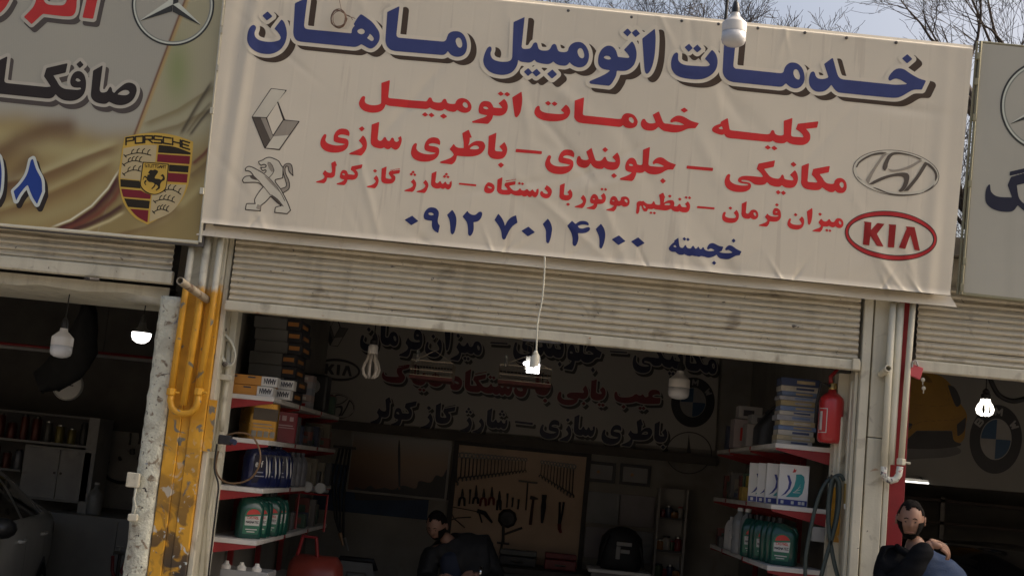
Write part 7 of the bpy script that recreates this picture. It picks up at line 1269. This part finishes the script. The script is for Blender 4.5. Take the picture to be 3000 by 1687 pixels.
# ------------------------------------------------------------------ right bay
RP = Surf(3.4, None, .012)
rp = thing('wall_poster', tuple(A(2850, 1430, 3.4)), 'large printed poster with a yellow sports car and an emblem in the right bay', 'poster'); bz_ = lambda s: (s, (2600, 880), 2.5875)
sheet(((2420, 820), (3250, 900), (3210, 1460), (2400, 1392)), 30, 20, lambda x, z, v: 3.4 if x is None else .003*np.sin(x*6), 'sheet', M('poster_grey', (.20, .19, .17), .5, var=.06, sc=2), rp)
RP.fn = lambda x, z: .003*np.sin(x*6)
yel = M('print_yellow', (.28, .145, .012), .4, var=.25, sc=3); pk_ = M('print_dark', (.03, .028, .028), .5)
for s, mt, off in (("60,1095 300,1085 520,1105 560,1145 480,1180 300,1195 60,1190", M('print_shadow', (.10, .095, .09), .5), .003), ("-120,540c 260,545 400,570 480,640 540,760 600,860 592,950 578,1050 530,1087 500,1062c 490,985c 220,985c 150,1050c -120,1060c", yel, .004), ("220,987c 488,987c 505,1062 560,1087 545,1100 300,1125 60,1100 150,1050c", pk_, .006), ("455,635c 510,660 555,780 525,805 490,740", pk_, .006), ("525,940c 596,880c 580,990 530,1032c", pk_, .006), ("100,925c 190,935 170,975 120,985c", pk_, .006),
                ("-120,540c 200,545 300,570 340,620 200,600 -120,600c", M('print_amber', (.18, .09, .01), .4), .006)): shape(RP, s, (2600, 880), 2.5875, off, mt, rp, 'printed_shape', .010)
strokes(RP, [[(2600+x/2.5875, 880+y/2.5875) for x, y in l] for l in ([(180, 780), (300, 800), (420, 800), (470, 785), (460, 700), (420, 600)], [(150, 985), (180, 950), (260, 915), (500, 905), (590, 870)])], 2.2, .0075, M('print_line', (.20, .11, .015), .5), rp, h=.008)
roundel(RP, rp, 2917, 1286, 77, 101, 5.5)
lt = thing('light_tube', tuple(A(2640, 1411, 3.3)), 'thin lit tube lamp glowing under the poster in the right bay', 'lamp'); MB().tube([A(2600, 1404, 3.3), A(2721, 1415, 3.3)], .007, 8).build('tube', EM('lit_strip', (1, .97, .88), 1.2), lt); a, b_ = A(2600, 1404, 3.3), A(2721, 1415, 3.3); box('batten', a[0], b_[0], 3.312, 3.34, b_[2]+.012, a[2]+.03, white_pl, lt); MB().tube([(b_[0]-.05, 3.33, b_[2]+.03), (b_[0]-.05, 3.385, b_[2]+.05)], .006).build('bracket', dark_steel, lt)
cable('black_cable_loop', [(2895, 1085), (2905, 1120), (2925, 1155), (2955, 1172), (2985, 1172), (3040, 1150), (3060, 1110)], 2.2, .020, rubber, 'thick black cable loop hanging at the top right of the right bay', 'cable')
bn_ = thing('storage_shelf', tuple(A(2900, 1560, 4.6)), 'dark storage shelf deep in the right bay', 'shelf')
for k, py in enumerate((1470, 1535)): z = AZ(2850, py, 4.6); box('board', 2.5, 5.5, 4.5, 4.95, z-.03, z, M('shelf_brown', (.07, .05, .04), .7), bn_)
for x in (2.5, 3.9, 5.46): box('post', x, x+.04, 4.5, 4.54, .03, AZ(2850, 1465, 4.6), dark_steel, bn_)

# ------------------------------------------------------------------ people
from mathutils import noise as mnoise
def skinmesh(name, joints, edges, mat, parent, sub=2, root=0, fold=0):
    me = bpy.data.meshes.new(name); off = wl(parent); me.from_pydata([tuple(Vector(map(float, j[0]))-off) for j in joints], edges, [])
    o = link(name, me, parent); md = o.modifiers.new('skin', 'SKIN'); md.use_smooth_shade = True
    for i, j in enumerate(joints):
        r = j[1]; o.data.skin_vertices[0].data[i].radius = (r, r) if not hasattr(r, '__len__') else r
    o.data.skin_vertices[0].data[root].use_root = True
    s_ = o.modifiers.new('sub', 'SUBSURF'); s_.levels = s_.render_levels = sub
    dg = bpy.context.evaluated_depsgraph_get(); dg.update(); m2 = bpy.data.meshes.new_from_object(o.evaluated_get(dg)); o.modifiers.clear(); o.data = m2; m2.name = name
    m2.materials.clear(); m2.materials.append(mat); m2.shade_smooth()
    if fold:                                     # creases of cloth
        for v in m2.vertices:
            q = v.co; v.co = q+v.normal*fold*(mnoise.noise(Vector((q.x*16, q.y*16, q.z*9)))+.6*(1-abs(mnoise.noise(Vector((q.x*9+5, q.y*9, q.z*22))))*3.2))
    return o
def chain(n): return [(i, i+1) for i in range(n-1)]
def head(parent, c, h, yaw, pitch, name='head'):
    """face looks along -Y before turning; c is the centre of the head"""
    n, mm = 40, 30; V = []; rot = Matrix.Rotation(yaw, 3, 'Z') @ Matrix.Rotation(pitch, 3, 'X'); off = wl(parent)
    def surf_(th, ph):
        d = np.array([math.cos(ph)*math.sin(th), -math.cos(ph)*math.cos(th), math.sin(ph)])
        x, y, z = d[0]*.335*h, d[1]*.42*h, d[2]*.5*h
        if d[2] < 0: x *= 1-.30*(-d[2])**1.4; y *= 1-.10*(-d[2])
        if d[1] > 0 and d[2] < -.3: y *= .75
        f = max(0, -d[1]); g = lambda cx, cz, sx, sz: math.exp(-((x/h-cx)/sx)**2-((z/h-cz)/sz)**2)
        y -= f*h*(.075*g(0, -.09, .035, .05)+.05*g(0, -.02, .025, .09)+.018*(g(-.10, .075, .07, .028)+g(.10, .075, .07, .028))+.028*g(0, -.24, .07, .028)+.040*g(0, -.40, .09, .06)+.02*(g(-.17, -.08, .06, .07)+g(.17, -.08, .06, .07)))
        y += f*h*(.035*(g(-.115, .015, .06, .035)+g(.115, .015, .06, .035))+.015*g(0, -.255, .09, .010)); return (x, y, z)
    for i in range(mm+1):
        ph = -math.pi/2+math.pi*i/mm
        for k in range(n): V.append(surf_(2*math.pi*k/n, ph))
    F_ = [(i*n+k, i*n+(k+1) % n, (i+1)*n+(k+1) % n, (i+1)*n+k) for i in range(mm) for k in range(n)]
    W = lambda p: tuple(Vector(map(float, c))+rot @ Vector(p)-off)
    me = bpy.data.meshes.new(name); me.from_pydata([W(p) for p in V], [], F_); me.materials.append(skin); me.shade_smooth(); hd = link(name, me, parent)
    hair = [(i, k) for i in range(mm+1) for k in range(n)]; H_ = []; idx = {}
    def keep(i, k):
        th = 2*math.pi*k/n; ph = -math.pi/2+math.pi*i/mm; back = -math.cos(th); return ph > (.68+.10*math.sin(th*5) if back < -.55 else (.30 if back < -.1 else (-.15 if back < .3 else -.55)))
    fs = [f for f in F_ if all(keep(j//n, j % n) for j in f)]; used = sorted({j for f in fs for j in f}); mp = {j: q for q, j in enumerate(used)}
    me2 = bpy.data.meshes.new('hair'); hv = [tuple(np.array(V[j])*(1.05+.05*mnoise.noise(Vector(V[j])*60/ (h*4)))) for j in used]; me2.from_pydata([W(p) for p in hv], [], [tuple(mp[j] for j in f) for f in fs]); me2.materials.append(hair_m); me2.shade_smooth(); ho = link('hair', me2, parent)
    fb = [f for f in F_ if all((lambda th, ph: math.cos(th) > -.15 and ((ph < -.60 and ph > -1.25) or (abs(math.sin(th)) > .58 and ph < .10 and ph > -1.25) or (-.50 < ph < -.36 and abs(math.sin(th)) < .4 and math.cos(th) > 0)))(2*math.pi*(j % n)/n, -math.pi/2+math.pi*(j//n)/mm) for j in f)]
    ub = sorted({j for f in fb for j in f}); mq = {j: q for q, j in enumerate(ub)}; me7 = bpy.data.meshes.new('beard')
    me7.from_pydata([W(tuple(np.array(V[j])*(1.035+.018*math.sin(j*5.1)))) for j in ub], [], [tuple(mq[j] for j in f) for f in fb]); me7.materials.append(hair_m); me7.shade_smooth(); link('beard', me7, parent)
    sd_ = ho.modifiers.new('solid', 'SOLIDIFY'); sd_.thickness = .03*h; sd_.offset = -1
    for s_ in (-1, 1):
        m = MB(); ctr = np.array(surf_(s_*.34, .03)); m.lathe([(.001, -.026*h), (.022*h, -.015*h), (.028*h, 0), (.022*h, .015*h), (.001, .026*h)], (0, 0, 0), 10, 'y'); me3 = bpy.data.meshes.new('eye'); me3.from_pydata([W(tuple(ctr+np.array(p)*np.array([1.3, .6, .8])+np.array([0, -.006*h, 0]))) for p in m.v], [], m.f); me3.materials.append(M('eye_dark', (.03, .025, .022), .2)); me3.shade_smooth(); link('eye', me3, parent)
        m = MB(); p0 = [surf_(s_*a, b) for a, b in ((.16, .20), (.34, .23), (.52, .17))]; m.tube([np.array(p)+np.array([0, -.006*h, 0]) for p in p0], [.010*h, .014*h, .008*h], 6); me4 = bpy.data.meshes.new('eyebrow'); me4.from_pydata([W(p) for p in m.v], [], m.f); me4.materials.append(hair_m); link('eyebrow', me4, parent)
        m = MB(); m.loft([[(s_*(.325*h+u*.05*h), .03*h+r*.075*h*math.cos(a)+u*.02*h, -.02*h+r*.125*h*math.sin(a)) for a in np.linspace(0, 2*math.pi, 12, endpoint=False)] for u, r in ((-.6, .7), (.3, .9), (.8, 1.0), (1.0, .85), (.7, .5))]); me5 = bpy.data.meshes.new('ear'); me5.from_pydata([W(p) for p in m.v], [], m.f); me5.materials.append(skin); me5.shade_smooth(); link('ear', me5, parent)
    m = MB(); pts = [np.array(surf_(a, -.53))+np.array([0, -.004*h, 0]) for a in np.linspace(-.42, .42, 7)]; m.tube(pts, [.004*h, .012*h, .016*h, .015*h, .016*h, .012*h, .004*h], 6); me6 = bpy.data.meshes.new('mouth'); me6.from_pydata([W(p) for p in m.v], [], m.f); me6.materials.append(M('lip', (.30, .13, .10), .5)); me6.shade_smooth(); link('mouth', me6, parent)
    return hd
def hand(parent, wrist, direc, back, size, curl, name='hand', spread=.18):
    """palm, four bent fingers of unequal length and a thumb off the side; direc = wrist to knuckles, back = out of the back of the hand"""
    d = Vector(direc).normalized(); b = Vector(back).normalized(); b = (b-b.dot(d)*d).normalized(); s_ = d.cross(b); w = Vector(map(float, wrist)); J = [(w, size*.17)]; E_ = []
    J.append((w+d*size*.25, (size*.22, size*.13))); J.append((w+d*size*.46, (size*.23, size*.11))); E_ += [(0, 1), (1, 2)]
    o = skinmesh(name, J, E_, skin, parent, 2, 0)
    for k, (ox, ln, cv) in enumerate(((-.17, .46, .9), (-.06, .52, 1.0), (.06, .49, 1.05), (.165, .39, 1.15))):
        p = w+d*size*.38+s_*ox*size; dd = (d+s_*ox*spread*3).normalized(); J = [(p, size*.062)]; a = 0
        for q, fr in enumerate((.30, .42, .33, .25)):
            a += [0.05, curl*.55, curl*.85, curl*.6][q]*cv; v = (dd*math.cos(a)-b*math.sin(a)); p = p+v*ln*size*fr; J.append((p, size*(.056-.006*q)))
        skinmesh('finger', J, chain(5), skin, o, 2, 0)
    J = []; p = w+d*size*.10-s_*size*.16
    for q, (fr, an) in enumerate(((0, .9), (.22, .75), (.20, .45), (.16, .25))):
        p = p+(d*math.cos(an)-s_*math.sin(an)-b*.25)*size*fr; J.append((p, size*(.075-.008*q)))
    skinmesh('thumb', J, chain(4), skin, o, 2, 0); return o
jk = M('jacket_leather', (.007, .0075, .009), .8, var=.2, bump=.25, bsc=25, spec=.06); swb = M('sweater_blue', (.008, .028, .08), .8, var=.12, sc=12, bump=.35, bsc=120); jean = M('trousers_dark', (.02, .022, .03), .85); 
# man at the right
YM = -.42; DY = 22
B = lambda px, py, dy=0: A(px, py+DY, YM+dy)
mn = thing('person', (float(B(2680, 1600)[0]), YM, .02), 'man in black jacket and blue zip sweater, hand on his shoulder, by the right column', 'person')
hx = B(2668, 1500, -.03); x0 = float(hx[0])
skinmesh('body', [((x0+.03, YM+.02, .92), (.11, .08)), ((x0+.05, YM+.02, 1.10), (.10, .07)), (tuple(B(2702, 1645, .03)), (.09, .06)), (tuple(B(2690, 1590, .02)), .056), (tuple(B(2674, 1545, .0)), .056),
     ((x0-.07, YM+.02, .86), .08), ((x0-.09, YM, .50), .06), ((x0-.10, YM+.04, .10), .045), ((x0-.10, YM-.08, .05), .035), ((x0+.13, YM+.02, .86), .08), ((x0+.15, YM, .50), .06), ((x0+.16, YM+.04, .10), .045), ((x0+.16, YM-.08, .05), .035),
     (tuple(B(2790, 1668, .03)), .055), (tuple(B(2835, 1790, .02)), .045), (tuple(B(2800, 1880, -.1)), .036), (tuple(B(2590, 1610, .0)), .055), (tuple(B(2590, 1696, -.10)), .045), (tuple(B(2690, 1612, -.20)), .036), (tuple(B(2735, 1563, -.20)), .032)],
    [(0, 1), (1, 2), (2, 3), (3, 4), (0, 5), (5, 6), (6, 7), (7, 8), (0, 9), (9, 10), (10, 11), (11, 12), (2, 13), (13, 14), (14, 15), (2, 16), (16, 17), (17, 18), (18, 19)], skin, mn, 2, 0)
head(mn, hx, .225, R_(-16), R_(10))
skinmesh('sweater', [((x0+.03, YM+.02, .90), (.165, .125)), ((x0+.05, YM+.02, 1.10), (.17, .13)), (tuple(B(2704, 1662, .03)), (.16, .125)), (tuple(B(2694, 1612, .02)), .092), (tuple(B(2682, 1570, .0)), .072), (tuple(B(2794, 1664, .03)), .105), (tuple(B(2838, 1790, .02)), .078), (tuple(B(2802, 1875, -.1)), .06)], [(0, 1), (1, 2), (2, 3), (3, 4), (2, 5), (5, 6), (6, 7)], swb, mn, 3, 0, .006)
zp = MB(); c0 = B(2692, 1604, -.105); c1 = B(2692, 1700, -.125); zp.box(c0[0]-.005, c0[0]+.005, c1[1]-.018, c1[1]-.006, c1[2], c0[2]); zp.build('zip', dark_steel, mn); c = B(2692, 1622, -.145); MB().lathe([(.003, -.004), (.010, -.003), (.012, .003), (.004, .004)], c, 10, 'y').box(c[0]-.006, c[0]+.006, c[1]-.003, c[1]+.003, c[2]-.026, c[2]-.004).build('zip_pull', M('zip_metal', (.5, .46, .38), .3, .9), mn)
skinmesh('jacket', [((x0-.10, YM+.02, .88), (.13, .14)), ((x0-.08, YM+.01, 1.10), (.135, .15)), (tuple(B(2628, 1642, -.02)), (.125, .135)), (tuple(B(2660, 1598, .03)), .078), (tuple(B(2594, 1616, .0)), .094), (tuple(B(2582, 1700, -.06)), .092), (tuple(B(2618, 1706, -.17)), .084), (tuple(B(2668, 1648, -.20)), .076), (tuple(B(2700, 1596, -.21)), .062), (tuple(B(2722, 1568, -.20)), .050), (tuple(B(2634, 1612, -.07)), .095)], [(0, 1), (1, 2), (2, 3), (2, 4), (4, 5), (5, 6), (6, 7), (7, 8), (8, 9), (2, 10)], jk, mn, 3, 0, .005)
m = MB(); m.tube([B(2628, 1578, -.02), B(2640, 1590, -.10), B(2664, 1604, -.13), B(2680, 1634, -.15)], [.018, .022, .022, .016], 8); m.build('collar', jk, mn, smooth=True)
skinmesh('trousers', [((x0+.03, YM+.02, .90), (.17, .13)), ((x0-.07, YM+.02, .82), .115), ((x0-.09, YM, .50), .09), ((x0-.10, YM+.03, .12), .075), ((x0+.13, YM+.02, .82), .115), ((x0+.15, YM, .50), .09), ((x0+.16, YM+.03, .12), .075)], [(0, 1), (1, 2), (2, 3), (0, 4), (4, 5), (5, 6)], jean, mn)
for s_ in (-.10, .16): MB().loft([[(x0+s_+w_*math.cos(a), YM-.05+l_*math.sin(a), z) for a in np.linspace(0, 2*math.pi, 14, endpoint=False)] for z, w_, l_ in ((.021, .05, .13), (.05, .052, .135), (.09, .045, .10), (.13, .04, .05))]).build('shoe', rubber, mn, smooth=True)
hand(mn, B(2718, 1567, -.20), (.92, .05, -.16), (.15, -.55, .85), .180, .72)
# man bending over inside
YN = 2.2; B2 = lambda px, py, dy=0: A(px, py+12, YN+dy)
m2_ = thing('person', tuple(A(1350, 1900, YN)), 'man in a black jacket seated and bent forward before the tool board', 'person')
pv = B2(1400, 1770, .05)
skinmesh('body', [(tuple(pv), (.12, .10)), (tuple(B2(1395, 1660, .06)), (.11, .09)), (tuple(B2(1350, 1606, .02)), (.10, .08)), (tuple(B2(1315, 1575, -.07)), .055), (tuple(B2(1296, 1552, -.12)), .054),
     (tuple(B2(1418, 1605, .05)), .06), (tuple(B2(1452, 1690, -.05)), .05), (tuple(B2(1412, 1690, -.28)), .036), (tuple(B2(1262, 1602, -.02)), .06), (tuple(B2(1248, 1690, -.12)), .048), (tuple(B2(1288, 1690, -.30)), .036),
     ((pv[0]+.10, YN-.35, .50), .08), ((pv[0]+.10, YN-.40, .10), .05), ((pv[0]-.22, YN-.35, .50), .08), ((pv[0]-.24, YN-.40, .10), .05)], [(0, 1), (1, 2), (2, 3), (3, 4), (2, 5), (5, 6), (6, 7), (2, 8), (8, 9), (9, 10), (0, 11), (11, 12), (0, 13), (13, 14)], skin, m2_)
head(m2_, B2(1280, 1526, -.14), .225, R_(-20), R_(28))
skinmesh('jacket', [(tuple(pv+np.array([0, 0, .03])), (.19, .16)), (tuple(B2(1390, 1655, .03)), (.20, .165)), (tuple(B2(1352, 1605, .0)), (.18, .145)), (tuple(B2(1322, 1578, -.06)), .10), (tuple(B2(1410, 1592, .05)), .125), (tuple(B2(1452, 1690, -.05)), .088), (tuple(B2(1422, 1690, -.25)), .062), (tuple(B2(1264, 1608, -.02)), .10), (tuple(B2(1247, 1690, -.12)), .08), (tuple(B2(1280, 1690, -.27)), .060)], [(0, 1), (1, 2), (2, 3), (2, 4), (4, 5), (5, 6), (2, 7), (7, 8), (8, 9)], M('jacket_dark', (.006, .006, .0065), .75, bump=.3, bsc=20), m2_, 3, 0, .010)
skinmesh('shirt', [(tuple(B2(1318, 1592, -.10)), .075), (tuple(B2(1322, 1640, -.10)), .10), (tuple(B2(1330, 1720, -.08)), .11)], chain(3), M('shirt_navy', (.012, .018, .036), .8), m2_, 3, 0, .006)
skinmesh('trousers', [(tuple(pv), (.18, .15)), ((pv[0]+.10, YN-.35, .50), .11), ((pv[0]+.10, YN-.40, .14), .08), ((pv[0]-.22, YN-.35, .50), .11), ((pv[0]-.24, YN-.40, .14), .08)], [(0, 1), (1, 2), (0, 3), (3, 4)], jean, m2_)
for dx in (.10, -.24): MB().loft([[(pv[0]+dx+w_*math.cos(a), YN-.46+l_*math.sin(a), z) for a in np.linspace(0, 2*math.pi, 14, endpoint=False)] for z, w_, l_ in ((.031, .05, .13), (.06, .052, .135), (.10, .045, .10), (.15, .04, .05))]).build('shoe', rubber, m2_, smooth=True)
hand(m2_, B2(1288, 1672, -.31), (.55, -.3, -.25), (-.2, -.5, .8), .17, .5); hand(m2_, B2(1412, 1672, -.29), (-.75, -.3, .05), (.1, -.5, .8), .17, .5)
c = B2(1408, 1664, -.30); MB().lathe([(.046, -.012), (.050, 0), (.046, .012)], c, 16, 'x').build('wristwatch', M('watch_steel', (.75, .74, .72), .15, 1), m2_, smooth=True)
st = thing('work_stool', (float(pv[0]), YN+.08, .03), 'low stool under the seated man', 'stool'); zs_ = float(pv[2])-.15; MB().lathe([(.02, zs_-.04), (.17, zs_-.04), (.18, zs_-.02), (.17, zs_)], (pv[0], YN+.08, 0), 20).build('seat', black_pl, st, smooth='auto')
for a in range(4): MB().tube([(pv[0]+.10*math.cos(a*1.57+.8), YN+.08+.10*math.sin(a*1.57+.8), zs_-.041), (pv[0]+.17*math.cos(a*1.57+.8), YN+.08+.17*math.sin(a*1.57+.8), .03)], .012).build('leg', dark_steel, st)

# ------------------------------------------------------------------ bare trees behind the roof
def tree(x, y, h, seed, label, lean=0, spread=1.0, dense=1.0):
    rs = random.Random(seed); t = thing('bare_tree', (x, y, -.02), label, 'tree', 'bare trees behind the garages'); trunk = MB(); br = MB(); tw = MB()
    def limb(p, d, L_, r, lev):
        n = 5 if lev < 3 else 4; pts = [p]; rr = [r]; v = d.normalized()
        for i in range(n):
            v = (v+Vector((rs.gauss(0, .16), rs.gauss(0, .16), rs.gauss(.05, .13)))*(1.0 if lev else .35)).normalized(); pts.append(pts[-1]+v*L_/n); rr.append(max(.003, r*(1-(i+1)/n*(.45 if lev < 2 else .75))))
        (trunk if lev == 0 else br if lev < 3 else tw).tube(pts, rr, 8 if lev == 0 else 6 if lev < 3 else 3, caps=False)
        if lev >= 5 or L_ < .14: return
        k = {0: 13, 1: 6, 2: 7, 3: 6, 4: 4}[lev]; k = max(2, int(k*dense))
        for j in range(k):
            f = (.35+.65*rs.random()) if lev else (.38+.60*j/k); q = min(n-1, int(f*n)); b = pts[q]+(pts[q+1]-pts[q])*(f*n-q); ax = Vector((rs.gauss(0, 1), rs.gauss(0, 1), rs.gauss(0, .6)))
            ax = (ax-ax.dot(v)*v).normalized(); an = rs.uniform(.45, 1.05); limb(b, v*math.cos(an)+ax*math.sin(an)+Vector((0, 0, .12)), L_*(rs.uniform(.24, .40)*spread if lev == 0 else rs.uniform(.45, .70)), rr[q]*rs.uniform(.40, .62), lev+1)
    limb(Vector((x, y, -.02)), Vector((lean, 0, 1)), h*.62, h*.021, 0)
    trunk.build('trunk', bark, t, smooth=True); br.build('limbs', bark, t, smooth=True); o = tw.build('twigs', bark, t); o['kind'] = 'stuff'; return t
tree(AX(2838, 200, 9.0), 9.0, 11.0, 51, 'tallest bare tree, behind the gap between the banner and the grey sign', .01, 1.0, dense=.8)
tree(AX(2935, 200, 10.5), 10.5, 10.5, 52, 'bare tree at the right edge, behind the grey sign', .03, 1.0, dense=.8)
tree(AX(1925, 100, 11.0), 11.0, 10.2, 53, 'bare tree rising behind the middle of the banner', .02, 1.0, dense=1.1)
tree(AX(2128, 100, 10.0), 10.0, 10.0, 54, 'slim bare tree just left of the hanging white bulb', .01, .9, dense=1.0)
tree(AX(1800, 100, 14.0), 14.0, 12.0, 55, 'farthest bare tree, its twigs low over the left part of the banner', .01, .9, dense=1.0)
